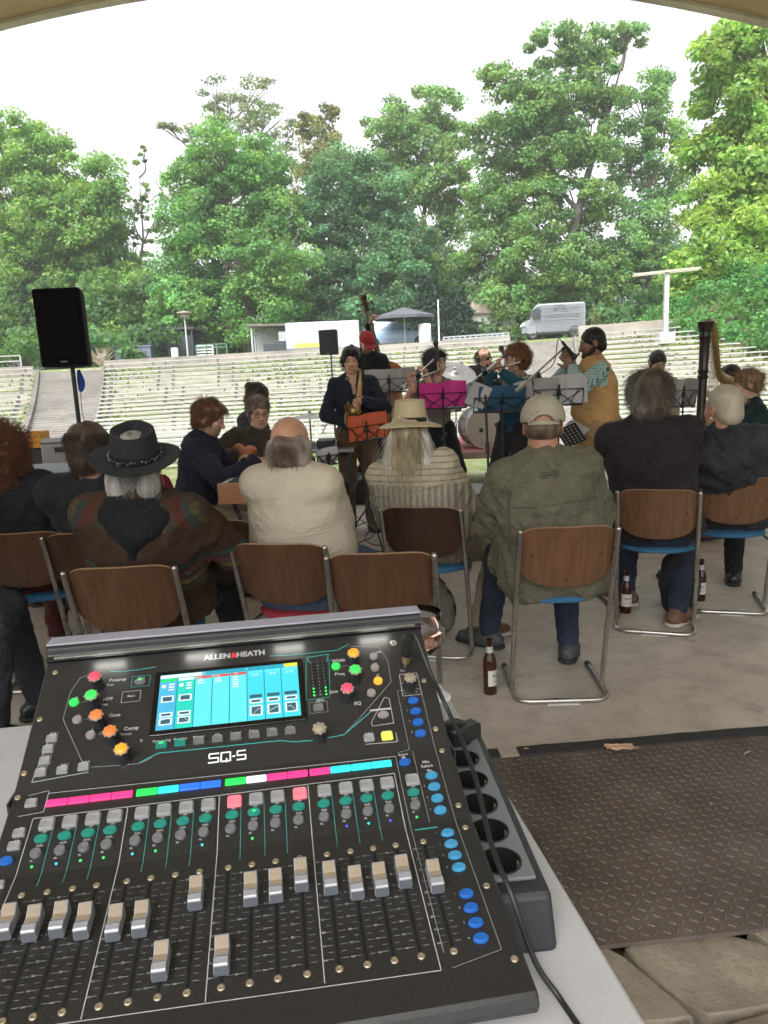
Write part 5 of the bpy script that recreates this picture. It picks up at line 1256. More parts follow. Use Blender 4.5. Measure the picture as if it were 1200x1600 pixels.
        if eyes:
            for e in (-1, 1):
                V, F = sdf([cap(s.hc+s.hf@V3(e*.025, .0945, .0125)*s.hk, s.hc+s.hf@V3(e*.039, .0905, .0125)*s.hk, .0042*s.hk)], .002, pad=.003)
                npmesh('eye', V, F, pm('eye_dark', (.03, .022, .018), .2, var=0), s.o)
        return s
    def part(s, name, prims, mat, h=.010, disp=None, col=None, label=None, lo=None, hi=None, smooth=True):
        V, F = sdf(prims, h, disp=disp, lo=lo, hi=hi)
        o = npmesh(name, V, F, mat, s.o, col(V) if col else None)
        if label: o['label'] = label
        return o
    def top(s, name, mat, off=.016, sleeve=.97, hem=.0, neck=.062, fold=.004, ff=38, belly=0, h=.0095, extra=(), cuts=(), roff=None, col=None, label=None, seed=1, hemtilt=True, collar=None, low=.04):
        P = s.torso_prims(off, belly=belly, sleeve=sleeve, ro=roff, low=low)+list(extra)
        P.append(plane(-s.sp, -(s.pel@s.sp)-hem))
        if neck: P.append(sub(cap(s.nb-s.sp*.02+s.Yv*.012, s.nb+s.sp*.2+s.Yv*.03, neck-.006, neck+.01, .01)))
        P += list(cuts); sp, X = s.sp, s.X
        def dp(x, y, z):
            u = x*X[0]+y*X[1]+z*X[2]; v = x*sp[0]+y*sp[1]+z*sp[2]
            wz = snoise(x, y, z, 9, seed+2)*.05; n1 = np.abs(snoise(u*.5+wz, y*.5, v+wz, ff*1.5, seed, 3)); n3 = np.abs(snoise(u+wz, y, v*.7-wz, ff*2.3, seed+4, 3)); n2 = snoise(x, y, z, ff*.5, seed+7); return 1.35*fold*(2.1*np.minimum(n1, .5)+1.2*np.minimum(n3, .45)-1.1-.7*n2)
        s.part(name, P, mat, h, dp, col, label)
        if collar:
            r, hh_, m_ = collar; c0 = s.nb-s.sp*.012; o_ = [cap(c0, s.nb+s.sp*hh_, neck+r+.006, neck+r-.002, .004, 1.12, 1.05, s.X), sub(cap(c0-s.sp*.05, s.nb+s.sp*(hh_+.1), neck+r-.006, neck+r-.012, .003, 1.12, 1.05, s.X)), plane(s.sp+.25*s.Yv*-1, (s.nb+s.sp*hh_)@(s.sp-.25*s.Yv)), plane(-s.sp, -(c0@s.sp)+.02)]
            s.part('collar', o_, m_, .006)
    def pants(s, mat, off=.014, cut=.98, fold=.005, fat=1.0, h=.012, name='trousers', seed=3, extra=()):
        P = s.leg_prims(off, cut, fat)+list(extra); P.append(plane(s.sp, s.pel@s.sp+.09))
        s.part(name, P, mat, h, lambda x, y, z: fold*(2.2*np.minimum(np.abs(snoise(x, y*.7, z, 46, seed, 3)), .6)-.8))
    def shoes(s, mat, sole, k=1.0, ang={}):
        for q, (h, kn, an) in s.Lg.items():
            a = ang.get(q, q*.15); d = V3(math.sin(a), math.cos(a), 0); f = V3(an[0], an[1], 0)+V3(0, 0, max(0, an[2]-.09)); b = f-d*.045; t = f+d*.165*k
            P = [cap(b+V3(0, 0, .045), b+d*.10+V3(0, 0, .045), .040, .042, .03), cap(b+d*.09+V3(0, 0, .036), t+V3(0, 0, .030), .044, .030, .03, 1.1, 1.25, (math.cos(a), -math.sin(a), 0)), cap(f+V3(0, 0, .04), f+V3(0, 0, .095), .042, .044, .03), plane((0, 0, -1), -(f[2]+.014)), plane((0, 0, 1), f[2]+.105)]
            s.part('shoe', P, mat, .008)
            P = [cap(b+V3(0, 0, .010), b+d*.1+V3(0, 0, .010), .046, .047, .01), cap(b+d*.09+V3(0, 0, .010), t+V3(0, 0, .010), .049, .040, .01, 1.1, 1.15, (math.cos(a), -math.sin(a), 0)), plane((0, 0, -1), -(f[2]+.001)), plane((0, 0, 1), f[2]+.024)]
            s.part('shoe_sole', P, sole, .008)
    def hair(s, mat, kind='short', col=None, seed=1, h=.006, vol=.012, extra=(), disp=.004, df=90, strands=0, slen=.08, scol=None, srad=.0011, down=1.0, name='hair', cuts=(), curl=0, region=None, back=.0):
        Fm, k, c = s.hf, s.hk, s.hc; P = lambda x, y, z: c+Fm@V3(x, y, z)*k; E = lambda x, y, z, r, kk=.02: ell(P(x, y, z), np.array(r)*k, Fm, kk)
        o = [E(0, -.016, .036, (.0765+vol, .094+vol, .088+vol))]+[E(*e) if not callable(e) else e for e in extra]
        if kind in ('short', 'bob', 'curly', 'cap'): o.append(E(0, -.050, -.030, (.066+vol*.6, .055+vol*.6, .060)))
        if kind == 'bald': o = [E(0, -.020, -.005, (.078+vol, .094+vol, .062))]+[E(*e) for e in extra]
        if kind != 'raw': o += [sub(E(0, .122, -.022, (.069, .080, .092)), .008)]+[sub(E(q*.085, .004, -.006, (.016, .018, .034)), .006) for q in ((-1, 1) if kind in ('short', 'cap', 'bald') else ())]
        o += list(cuts)
        V, F = sdf(o, h, disp=(lambda x, y, z: -disp*snoise(x*1.3, y*1.3, z*.7, df, seed)) if disp else None)
        base = np.asarray(col); r = np.random.RandomState(seed); nv = snoise(V[:, 0], V[:, 1], V[:, 2]*.35, 160, seed+3)[:, None]
        ob = npmesh(name, V, F, mat, s.o, base*(1+.45*nv)) if scol is None else npmesh(name, V, F, mat, s.o, scol(V, (V-c)@Fm/k, nv))
        if strands:
            q = (V-c)@Fm/k; nn = nrmv(V-c-Fm@V3(0, -.02, .02)); ok = (np.ones(len(V), bool) if region is None else region(q)) & ((q[:, 1] < .045)|(q[:, 2] > .085))
            ids = np.nonzero(ok)[0]; ids = ids[r.randint(0, len(ids), strands)]; K = 7; p = V[ids]-nn[ids]*.004; L = slen*r.uniform(.6, 1.25, strands); ni = nn[ids]; gg = np.array([0, 0, -1.]); tg = gg-ni*(ni@gg)[:, None]; v = tg*min(1, down*1.3)+ni*(.75-.62*min(1, down))+r.normal(size=(strands, 3))*.16; v = nrmv(v); path = [p.copy()]
            for j in range(K-1):
                v = v+np.array([0, 0, -1])*down*.22+r.normal(size=v.shape)*(.09+curl*.5); v = nrmv(v); p = p+v*(L/(K-1))[:, None]
                if back: dd = p-(c+Fm@V3(0, -.01, .02)); 
                path.append(p.copy())
            path = np.stack(path, 1); SV, SF = tubes_np(path, np.linspace(srad, srad*.35, K)[None], 3)
            cc = np.repeat((base*r.uniform(.55, 1.6, (strands, 1)) if scol is None else scol(V, q, nv)[ids]*r.uniform(.7, 1.35, (strands, 1))), K*3, 0)
            npmesh('hair_strands', SV, SF, mat, s.o, cc)
        return ob
def nrmv(v): return v/(np.linalg.norm(v, axis=-1, keepdims=True)+1e-9)
HAIR = vcol('hair', .5, .35, bump=.5, bs=300, var=.3, vs=160)
FAB = vcol('patterned_cloth', .9, .2, bump=.5, bs=220, var=.15, vs=40)
# ---------------------------------------------------------------- stacking chair
steel = pm('chair_steel', (.42, .40, .37), .28, .9, var=.15, vs=9, wear=(.22, .19, .16))
def ply(name, c):
    if name in MC: return MC[name]
    t = NT(name); t.set(.42, 0, .45); mp = t.n('Mapping'); t.L(t.co(), mp.inputs[0]); mp.inputs['Scale'].default_value = (60, 8, 5)
    g = t.noise(1.0, 5, .6, mp.outputs[0]); b = t.noise(4, 4, .6)
    a = t.ramp(g, [(.3, [x*.62 for x in c]), (.55, c), (.8, [min(1, x*1.25) for x in c])]); a = t.mix(t.ramp(b, [(.45, (0, 0, 0)), (.8, (.5, .5, .5))]), a, [x*.55 for x in c]); t.col(a); t.bump(g, .1, .001); MC[name] = t.m; return t.m
seatb = fabric('seat_blue', (.035, .13, .24), .25, 500, .9, .2); seatr = fabric('seat_red', (.30, .03, .04), .25, 500, .9, .2)
black_cap = pm('chair_cap', (.03, .03, .03), .6)
def make_chair(wood_m, seat_m, edge_m):
    t = thing('stacking_chair', 'x', 'chair'); w_ = .200
    m = MB()
    base = rounded([(-w_, .22, .013), (-w_, -.15, .013), (w_, -.15, .013), (w_, .22, .013)], .075, 7)
    m.tube(base, .0125, 10); m.build('base_tube', steel, t, smooth=60)
    for q in (-1, 1):
        m = MB(); m.tube(rounded([(q*w_, .0, .016), (q*w_, -.085, .30), (q*w_*.985, -.165, .55), (q*w_*.97, -.255, .785)], .2, 5), .0115, 10)
        m.sphere((q*w_*.97, -.2555, .786), .0118, 6); m.build('upright', steel, t, smooth=60)
        m = MB(); m.tube(rounded([(q*w_*.99, -.13, .425), (q*w_*.93, .12, .425), (q*w_*.85, .24, .432)], .1, 4), .010, 8); m.build('seat_rail', steel, t, smooth=60)
        m = MB(); m.tube([(q*w_, .215, .013), (q*w_, .255, .013)], .0145, 10); m.build('end_cap', black_cap, t, smooth=50)
    for q in (-.06, .09): pass
    m = MB(); m.box((0, -.1625, .0018), (.14, .012, .0034)); m.build('floor_glide', pm('glide_white', (.5, .5, .5), .5), t)
    # curved backrest sheet
    def bpt(u, v):   # u -1..1 , v 0..1 (bottom..top)
        bow = .055*(1-u*u); top = .79+.018*(1-u*u*u*u)-.02*abs(u)**10; bot = .575-.040*(1-u*u)+.055*abs(u)**8
        z = bot+(top-bot)*v; y = -.155-(z-.55)*.385-bow*.9+.012; return Vector((u*.192, y, z))
    m = MB(); NU, NV = 20, 7; th = .010
    for side_ in (0, 1):
        for j in range(NV+1):
            for i in range(NU+1):
                p = bpt(-1+2*i/NU, j/NV); n_ = Vector((-(p.x)*.5, .93, .35)).normalized(); m.v.append(tuple(p+n_*th*(.5 if side_ else -.5)))
    st = (NU+1)*(NV+1)
    for j in range(NV):
        for i in range(NU):
            a_ = j*(NU+1)+i; m.f.append((a_, a_+1, a_+NU+2, a_+NU+1)); m.f.append((st+a_, st+a_+NU+1, st+a_+NU+2, st+a_+1)); m.mi += [0, 0]
    for j in range(NV):
        for i in (0, NU): a_ = j*(NU+1)+i; f = (a_, a_+NU+1, st+a_+NU+1, st+a_); m.f.append(f if i == 0 else f[::-1]); m.mi.append(1)
    for i in range(NU):
        for j in (0, NV): a_ = j*(NU+1)+i; f = (a_, st+a_, st+a_+1, a_+1); m.f.append(f if j == 0 else f[::-1]); m.mi.append(1)
    b = m.build('backrest', [wood_m, edge_m], t, smooth=45)
    for u, v in ((0, .12), (-.72, .5), (.72, .5)):
        p = bpt(u, v)-Vector((0, .0055, .002)); m = MB(); m.lathe([(.006, 0), (.005, .0025), (.0001, .003)], p, (-u*.3, -.93, -.35), 12); m.build('rivet', pm('rivet', (.06, .045, .035), .5, .3), t, smooth=50)
    P = [cap((-.13, -.10, .448), (-.13, .26, .448), .018, None, .03), cap((.13, -.10, .448), (.13, .26, .448), .018, None, .03), cap((-.15, .10, .448), (.15, .10, .448), .022, .022, .03, 9.5, None, (0, 1, 0))]
    V, F = sdf([ell((0, .085, .449), (.215, .215, .030), None, .01), plane((1, 0, 0), .195), plane((-1, 0, 0), .195), plane((0, 0, -1), -.436), plane((0, 1, 0), .275), plane((0, -1, 0), .115)], .012)
    npmesh('seat', V, F, seat_m, t)
    return t
wA = ply('ply_brown', (.092, .044, .023)); wB = ply('ply_light', (.155, .076, .038)); wC = ply('ply_dark', (.050, .022, .014)); edge = pm('ply_edge', (.26, .16, .09), .6)
CAPLABEL = 0
GC = 'tube framed stacking chairs'
protos = {}
def place_chair(px, py, z, rz, wd, st, label, yoff=-.255):
    """px,py: where the middle of the backrest's top edge is seen"""
    key_ = (wd.name, st.name)
    c = G(px, py, z); o = protos.get(key_)
    if o is None: o = make_chair(wd, st, edge); protos[key_] = o
    else: o = copy_tree(o)
    o.rotation_euler = (0, 0, rz); d = Vector((-math.sin(rz), math.cos(rz), 0)); p = c-d*(-.305); o.location = (p.x, p.y, 0); o['label'] = label; o['group'] = GC
    return o
CH_ = {}
CH_[6] = place_chair(894, 826, .805, RAD(-2), wB, seatb, 'brown plywood chair with blue seat under the man in the cream cap')
CH_[4] = place_chair(592, 868, .805, RAD(-4), wA, seatb, 'empty brown plywood chair behind the table, between the cream shirt man and the cap man')
CH_[3] = place_chair(425, 853, .805, RAD(-12), wA, seatr, 'brown plywood chair with red seat under the man in the cream shirt')
CH_[2] = place_chair(178, 890, .805, RAD(2), wA, seatb, 'brown plywood chair under the person in the black felt hat')
CH_[5] = place_chair(653, 795, .805, RAD(-14), wC, seatb, 'dark plywood chair with blue seat under the long white haired man in straw hat')
CH_[1] = place_chair(20, 836, .805, RAD(6), wA, seatb, 'brown plywood chair under the curly haired person at the left edge')
CH_[7] = place_chair(1029, 767, .805, RAD(-20), wB, seatb, 'light brown chair under the grey brown haired person in dark jacket')
CH_[8] = place_chair(1160, 748, .805, RAD(-16), wB, seatb, 'light brown chair under the short white haired person at the right edge')
CH_[9] = place_chair(322, 816, .805, RAD(-8), wA, seatb, 'brown chair with blue seat beyond the hat wearer, partly hidden behind the cream shirt man')
CH_[10] = place_chair(130, 835, .805, RAD(4), wC, seatb, 'chair mostly hidden between the curly haired person and the hat wearer')
# ---------------------------------------------------------------- the audience
def seat_person(ch, hp, head=(0, 1, -.05), dy=.04, dx=0, Yh=None, hk=1.0, sh=.185, fat=1.0, legs=None, neck=(0, .12, 1), twist=0, up=(0, 0, 1), nk=.148):
    """ch chair (or (x,y,rz)); hp pixel of the head's centre"""
    if hasattr(ch, 'location'): bx, by, rz = ch.location.x, ch.location.y, ch.rotation_euler.z
    else: bx, by, rz = ch
    d = Vector((-math.sin(rz), math.cos(rz), 0)); r_ = Vector((math.cos(rz), math.sin(rz), 0))
    loc = Vector((bx, by, 0))+d*dy+r_*dx; Yh = Yh if Yh else loc.y-.02; H_ = D(hp[0], hp[1], Yh)-loc
    hl = V3(H_.dot(r_), H_.dot(d), H_.z); pel = V3(0, 0, .55); nd = nrm(neck); nb = hl-nd*nk*hk; v = nb-pel; L = np.linalg.norm(v)
    p = Person(loc, rz, True, .55, math.atan2(v[1], v[2]), math.atan2(v[0], math.hypot(v[1], v[2])), twist, sh, fat, L/(.50*1.03), head, up, 1.0, neck, hk, .45, legs)
    p.sp = nrm(v); p.X = nrm(V3(math.cos(twist), math.sin(twist), 0)-p.sp*(V3(math.cos(twist), math.sin(twist), 0)@p.sp)); p.Yv = np.cross(p.sp, p.X)
    T = L/1.03; p.wst = pel+p.sp*T*.40; p.chest = pel+p.sp*T*.72; p.nb = nb; p.shp = pel+p.sp*T*.955-p.Yv*.015; p.hc = hl
    p.S = {1: p.shp+p.X*sh, -1: p.shp-p.X*sh}
    return p.lap()
lh = lambda: {1: ((-.5, .8, -.2), (-.7, -.5, .4), .5, 1), -1: ((.5, .8, -.2), (.7, -.5, .4), .5, -1)}
blackshoe = pm('shoe_black', (.012, .012, .013), .4, var=.3, vs=30); soleb = pm('sole_black', (.015, .014, .013), .8); brownshoe = pm('shoe_brown', (.11, .055, .03), .6, var=.3); solew = pm('sole_pale', (.4, .37, .32), .8)
jeans = fabric('denim', (.045, .075, .125), .3, 500, .9, .4, (.10, .14, .19)); jeansd = fabric('denim_dark', (.022, .030, .05), .3, 500); khaki = fabric('khaki_cloth', (.27, .22, .155), .15, 420); blackc = fabric('black_cloth', (.013, .013, .015), .3, 350); browncl = fabric('brown_cloth', (.12, .075, .045), .2, 350)
# --- man in cream cap worn backwards, olive field jacket
p = seat_person(CH_[6], (848, 668), (.14, 1, -.12), sh=.180, fat=1.10, dy=.05, legs={-1: V3(-.24, .50, .09), 1: V3(.13, .30, .09)})
p.arm(-1, p.pel+V3(-.10, .30, .16), (-.5, -.1, -1)); p.arm(1, p.pel+V3(.12, .32, .14), (.4, -.1, -1))
p.body('seated heavy man seen from behind in olive field jacket and cream cap', (.40, .20, .13), lh(), neck_r=.064)
olive = fabric('olive_cotton', (.125, .115, .078), .2, 260, .85, .55)
sp, X, Yv = p.sp, p.X, p.Yv
ext = [cap(p.pel+X*.10-Yv*.03, p.pel-X*.10-Yv*.03, .145, None, .06), ell(p.pel+sp*.10+Yv*.10, (.22, .17, .20), None, .08), cap(p.pel+X*-.21+Yv*.12+V3(0,0,.02), p.pel+X*-.12+Yv*.02+V3(0,0,.13), .075, .09, .06), cap(p.pel+X*.18+Yv*.04+V3(0,0,-.02), p.pel+X*.16+V3(0,0,.12), .09, .09, .06)]
p.top('jacket', olive, .026, .93, hem=-.10, neck=.066, fold=.0075, ff=34, belly=.03, h=.008, extra=ext, collar=(.010, .045, olive), low=.02)
def on_back(p, u, v, off): return p.pel+p.sp*v+p.X*u-p.Yv*off
m = MB(); 
for v0, u1 in ((.34, .19),):
    pts = [on_back(p, -u1+2*u1*i/16, v0, .158-.055*(abs(-1+2*i/16))**2.6) for i in range(17)]
    m.tube([tuple(q) for q in pts], .0035, 6)
for q in (-1, 1): m.tube([tuple(on_back(p, q*(.185+.012*i/8), .44-.30*i/8, .100+.010*math.sin(i*.5))) for i in range(9)], .0028, 6)
m.build('seams', olive, p.o, smooth=60)
m = MB(); c_ = on_back(p, .0, .455, .1225); 
pts = [on_back(p, a_, b_, .1235) for a_, b_ in ((-.035, .468), (.035, .468), (.035, .445), (-.035, .445))]
m.tube([tuple(q) for q in pts+pts[:1]], .0016, 5); m.tube([tuple(on_back(p, a_, .4565, .125)) for a_ in (-.028, .028)], .0035, 6); m.build('back_label', pm('olive_dark', (.05, .048, .035), .8), p.o)
p.pants(jeansd); p.shoes(pm('shoe_grey', (.045, .045, .05), .6, var=.4, vs=40), soleb, ang={-1: -.9, 1: .3})
p.hair(HAIR, 'bald', (.13, .085, .06), 4, .0055, .002, disp=.0015, df=300, strands=1500, slen=.008, srad=.0006)
cap_m = fabric('cap_cream', (.40, .365, .275), .1, 500, .9, .25)
def baseball(p, mat, back=True, tilt=.25, name='cap', k=1.0):
    s_ = -1 if back else 1; F0 = p.hf; ca, sa = math.cos(tilt), math.sin(tilt)
    Rt = F0@np.array([[1, 0, 0], [0, ca, sa], [0, -sa, ca]]); c = p.hc; P = lambda x, y, z: c+Rt@V3(x, y, z); E = lambda x, y, z, r, kk=.01: ell(P(x, y, z), r, Rt, kk)
    n = Rt@V3(0, 0, 1); shell = [E(0, -.012, .036, (.094*k, .112*k, .104*k)), sub(E(0, -.012, .030, (.089*k, .107*k, .099*k)), .002), plane(-n, -(P(0, 0, .022)@n))]
    if back: shell.append(sub(E(0, -.135, .012, (.048, .060, .042)), .004))     # the gap above the strap
    p.part(name, shell, mat, .0045)
    if back:
        m = MB(); m.tube([tuple(P(.086*math.sin(a_)*k, -.012-.108*k*math.cos(a_), .020)) for a_ in [RAD(-48+12*i) for i in range(9)]], .0075, 8, flat=.25, up=tuple(Rt@V3(0, 0, 1))); m.build('cap_strap', mat, p.o)
        bc, bs_ = .075, 1
    m = MB(); NB = 14; V = []
    for j in range(5):
        for i in range(NB+1):
            a_ = RAD(-46+92*i/NB); rr_ = .098+(.070*j/4)*(math.cos(a_)**.6); V.append(P((.098)*math.sin(a_)*.93, (rr_*math.cos(a_)+.005), .026-.012*(j/4)-.010*math.sin(a_)**2*j/4)*1.0)
    if back: V = [c+F0@(F0.T@(v-c)) for v in V]
    for v in V: m.v.append(tuple(v))
    m.f = [(j*(NB+1)+i, j*(NB+1)+i+1, (j+1)*(NB+1)+i+1, (j+1)*(NB+1)+i) for j in range(4) for i in range(NB)]; m.mi = [0]*len(m.f)
    o = m.build('cap_peak', mat, p.o, smooth=60); so = o.modifiers.new('s', 'SOLIDIFY'); so.thickness = .004
    m = MB(); m.sphere(tuple(P(0, -.012, .036+.106*k)), .006, 5); m.build('cap_button', mat, p.o)
    m = MB()
    for e in range(6):
        a0 = e*PI/3+PI/6; m.tube([tuple(P(.0945*k*math.sin(a0)*math.cos(t_), -.012+.1125*k*math.cos(a0)*math.cos(t_), .036+.1045*k*math.sin(t_))) for t_ in [RAD(2+11*i) for i in range(9)] if not (back and abs(a0-PI) < .9 and t_ < .45)] , .0013, 5)
    m.build('cap_seams', mat, p.o)
# worn backwards: peak towards the forehead is hidden, the opening with strap shows at the back
baseball(p, cap_m, True, -.05, k=1.0)
m = MB(); m.lathe([(.004, 0), (.006, .012), (.0052, .018)], tuple(p.hc+p.hf@V3(.086, -.03, -.012)), (0, 0, 1), 10)
# --- man with bald crown and long grey brown hair, cream shirt
p = seat_person(CH_[3], (454, 697), (-.05, 1, -.22), sh=.155, fat=.97, dy=.10, Yh=3.02, nk=.115, legs={-1: V3(-.14, .42, .09), 1: V3(.16, .42, .09)})
for q in (1, -1): p.arm(q, p.pel+V3(q*.05, .30, .14), (q*.05, .1, -1))
p.body('seated stout man from behind in cream shirt with bald crown and straggly grey brown hair', (.47, .25, .16), lh(), neck_r=.062)
cream = fabric('cream_cotton', (.47, .41, .32), .06, 300, .85, .25, (.40, .345, .26))
sp, X, Yv = p.sp, p.X, p.Yv
ext = [cap(p.pel+X*.05-Yv*.02, p.pel-X*.05-Yv*.02, .16, None, .06), ell(p.pel+sp*.20+Yv*.02, (.205, .15, .24), None, .08)]
p.top('shirt', cream, .026, .95, hem=.10, neck=.066, fold=.003, ff=20, belly=.05, h=.0075, extra=ext, collar=(.006, .030, cream))
# horizontal creases across the lower back
m = MB(); rn = random.Random(4)
def sheetpt(V, p, u, v):       # nearest outward point of the garment
    q = p.pel+p.sp*v+p.X*u; w_ = V-q; a_ = w_@(-p.Yv); l2 = np.linalg.norm(w_-np.outer(a_, -p.Yv), axis=1); k_ = np.argsort(l2)[:24]; k_ = k_[np.argmax(a_[k_])]; return V[k_]
sh_o = [c for c in p.o.children if c.name.startswith('shirt')][0]; SV = np.array([v.co for v in sh_o.data.vertices])
for u0, u1, v0, bend, r_ in ((-.21, .18, .265, -.012, .0055), (-.20, .04, .225, .022, .006), (.02, .21, .222, -.03, .0055), (.05, .20, .300, .004, .0045), (.02, .16, .345, -.022, .0035), (-.21, -.12, .315, .03, .0045), (-.20, .05, .175, -.02, .0055), (-.17, .16, .452, .010, .0028), (-.12, -.19, .37, .02, .0035), (.12, .20, .40, -.02, .0035)):
    pts = [sheetpt(SV, p, u0+(u1-u0)*i/12, v0+bend*math.sin(PI*i/12)) for i in range(13)]; pts = [(pts[max(0, i-1)]+pts[i]*2+pts[min(12, i+1)])/4 for i in range(13)]
    m.tube([tuple(np.array(q)+p.Yv*.0012) for q in catmull([tuple(x) for x in pts], 3)], [r_*math.sin(PI*(i+.6)/38)**.5 for i in range(37)], 8, flat=1.0)
m.build('creases', cream, p.o, smooth=180)
ext2 = [plane(sp, (p.pel@sp)+.115)]
p.pants(jeans, fat=1.2, off=.025, extra=[cap(p.pel+X*.05-Yv*.03, p.pel-X*.05-Yv*.03, .155, None, .05)]); p.shoes(blackshoe, soleb)
reg = lambda q: (q[:, 2] < .030) & (q[:, 1] < .05)
p.hair(HAIR, 'bald', (.17, .125, .09), 5, .006, .009, disp=.004, df=70, strands=4500, slen=.06, srad=.0009, down=.9, curl=.12, region=reg, extra=[(0, -.060, -.045, (.074, .042, .062)), (.062, -.02, -.06, (.030, .05, .07)), (-.062, -.02, -.06, (.030, .05, .07))], cuts=[sub(ell(p.hc+p.hf@V3(0, .0, .085), (.054, .10, .066), p.hf, .02), .02)],
       scol=lambda V, q, nv: (np.array([[.15, .105, .075]])+np.array([[.17, .16, .145]])*np.clip((np.abs(q[:, :1])+.012*nv-.03)/.04, 0, 1))*(1+.4*nv))
# --- long white hair, straw hat, striped shirt
p = seat_person(CH_[5], (641, 678), (.0, 1, -.05), sh=.175, fat=1.1, dy=.06, legs={-1: V3(-.10, .40, .09), 1: V3(.22, .10, .09)})
p.body('seated man from behind with long white blond hair, straw hat and pale striped shirt', (.46, .27, .18), lh())
t = NT('striped_shirt'); t.set(.9, 0, .2); xyz = t.sep(); zt_ = float(p.pel[2]+.335)
vs_ = t.math('SINE', t.math('MULTIPLY', xyz[0], 210.)); v2 = t.math('SINE', t.math('MULTIPLY', xyz[0], 630.)); hs_ = t.math('SINE', t.math('MULTIPLY', xyz[2], 210.))
a1 = t.ramp(t.math('ADD', t.math('MULTIPLY', vs_, .5), t.math('MULTIPLY', v2, .12)), [(.0, (.24, .215, .175)), (.12, (.38, .335, .25)), (1, (.44, .39, .29))]); a2 = t.ramp(t.math('MULTIPLY', hs_, .5), [(.0, (.46, .41, .30)), (.38, (.42, .37, .26)), (.5, (.20, .18, .14))])
gt = t.math('GREATER_THAN', xyz[2], zt_); t.col(t.mix(gt, a1, a2)); t.bump(t.noise(20, 4), .4, .012)
sp, X, Yv = p.sp, p.X, p.Yv
p.top('striped_shirt', t.m, .024, .55, hem=.02, neck=.062, fold=.005, ff=36, belly=.03, h=.0085, roff=.026, collar=(.006, .03, t.m), extra=[cap(p.pel+X*.07-Yv*.02, p.pel-X*.07-Yv*.02, .150, None, .06)])
m = MB(); m.tube([tuple(on_back(p, -.20+.40*i/14, .335, .150-.06*(abs(-1+2*i/14))**2.5)) for i in range(15)], .0025, 6); m.build('yoke_seam', t.m, p.o)
p.pants(khaki, fold=.008); p.shoes(brownshoe, solew, ang={1: .9, -1: 0})
p.hair(HAIR, 'raw', (.62, .55, .42), 6, .007, .012, disp=.010, df=60, strands=6500, slen=.25, srad=.0011, down=.85, curl=.12, cuts=[sub(ell(p.hc+p.hf@V3(0, .118, -.01), (.07, .07, .11), p.hf), .01)],
       extra=[(0, -.075, -.05, (.088, .035, .12)), (.055, -.075, -.14, (.050, .032, .09)), (-.055, -.075, -.14, (.050, .032, .09)), (.085, -.03, -.11, (.035, .05, .12)), (-.085, -.03, -.11, (.035, .05, .12)), (0, -.10, -.17, (.070, .030, .11)), (.09, -.075, -.15, (.045, .035, .08)), (-.09, -.075, -.15, (.045, .035, .08))], region=lambda q: q[:, 2] < .03,
       scol=lambda V, q, nv: np.where((np.abs(q[:, :1]) > .075), np.array([[.66, .63, .57]]), np.array([[.46, .37, .235]]))*(1+.38*nv))
def hat(p, mat, band, bw=.16, ch=.105, cw=.082, cl=.098, tilt=.10, up=.03, name='hat', pinch=.022, yaw=0, sidecurl=.03, z0=.055, bandh=.022):
    ca, sa = math.cos(tilt), math.sin(tilt); cy, sy = math.cos(yaw), math.sin(yaw)
    Rt = p.hf@np.array([[cy, -sy, 0], [sy, cy, 0], [0, 0, 1]])@np.array([[1, 0, 0], [0, ca, sa], [0, -sa, ca]]); P = lambda x, y, z: tuple(p.hc+Rt@V3(x, y-.010, z+z0))
    NA = 56; m = MB(); rings = []
    for q in range(9):        # brim from the outer edge inwards
        f = q/8; rings.append([(lambda a: ((cw+.004+(bw-cw)*(1-f))*math.sin(a), (cl+.004+(bw*1.08-cl)*(1-f))*math.cos(a), ((1-f)**1.6)*(sidecurl*abs(math.sin(a))**2+up*(-abs(math.cos(a))*.6))))(2*PI*j/NA) for j in range(NA)])
    for q in range(12):
        f = q/11; w_ = 1-.14*f**1.5; z = ch*f
        rings.append([(lambda a: (cw*w_*math.sin(a)*(1-(pinch*6*f**2)*max(0, math.cos(a))**3*abs(math.sin(a))*2.2), cl*w_*math.cos(a), z*(1+.07*math.cos(a)*f)))(2*PI*j/NA) for j in range(NA)])
    for f in (.93, .80, .62, .4, .2, .02):
        rings.append([(lambda a: (cw*.86*f*math.sin(a)*(1-.25*max(0, math.cos(a))), cl*.86*f*math.cos(a), ch*(1+.07*math.cos(a)*f)+(.004 if f > .9 else 0)-pinch*(1-f)**.7*(1.3-.6*abs(math.sin(a)))))(2*PI*j/NA) for j in range(NA)])
    for r_ in rings: m.v.extend([P(*q) for q in r_])
    for i in range(len(rings)-1): m.f += [(i*NA+j, i*NA+(j+1) % NA, (i+1)*NA+(j+1) % NA, (i+1)*NA+j) for j in range(NA)]
    m.mi = [0]*len(m.f); o = m.build(name, mat, p.o, smooth=70); so = o.modifiers.new('s', 'SOLIDIFY'); so.thickness = .003; so.offset = 0
    m = MB()
    for i, z in enumerate((.001, bandh)):
        w_ = 1-.14*(z/ch)**1.5; m.v.extend([P(cw*w_*1.03*math.sin(2*PI*j/NA), cl*w_*1.03*math.cos(2*PI*j/NA), z) for j in range(NA)])
    m.f = [(j, (j+1) % NA, NA+(j+1) % NA, NA+j) for j in range(NA)]; m.mi = [0]*NA; o = m.build('hat_band', band, o if False else p.o, smooth=60); so = o.modifiers.new('s', 'SOLIDIFY'); so.thickness = .002
    return P
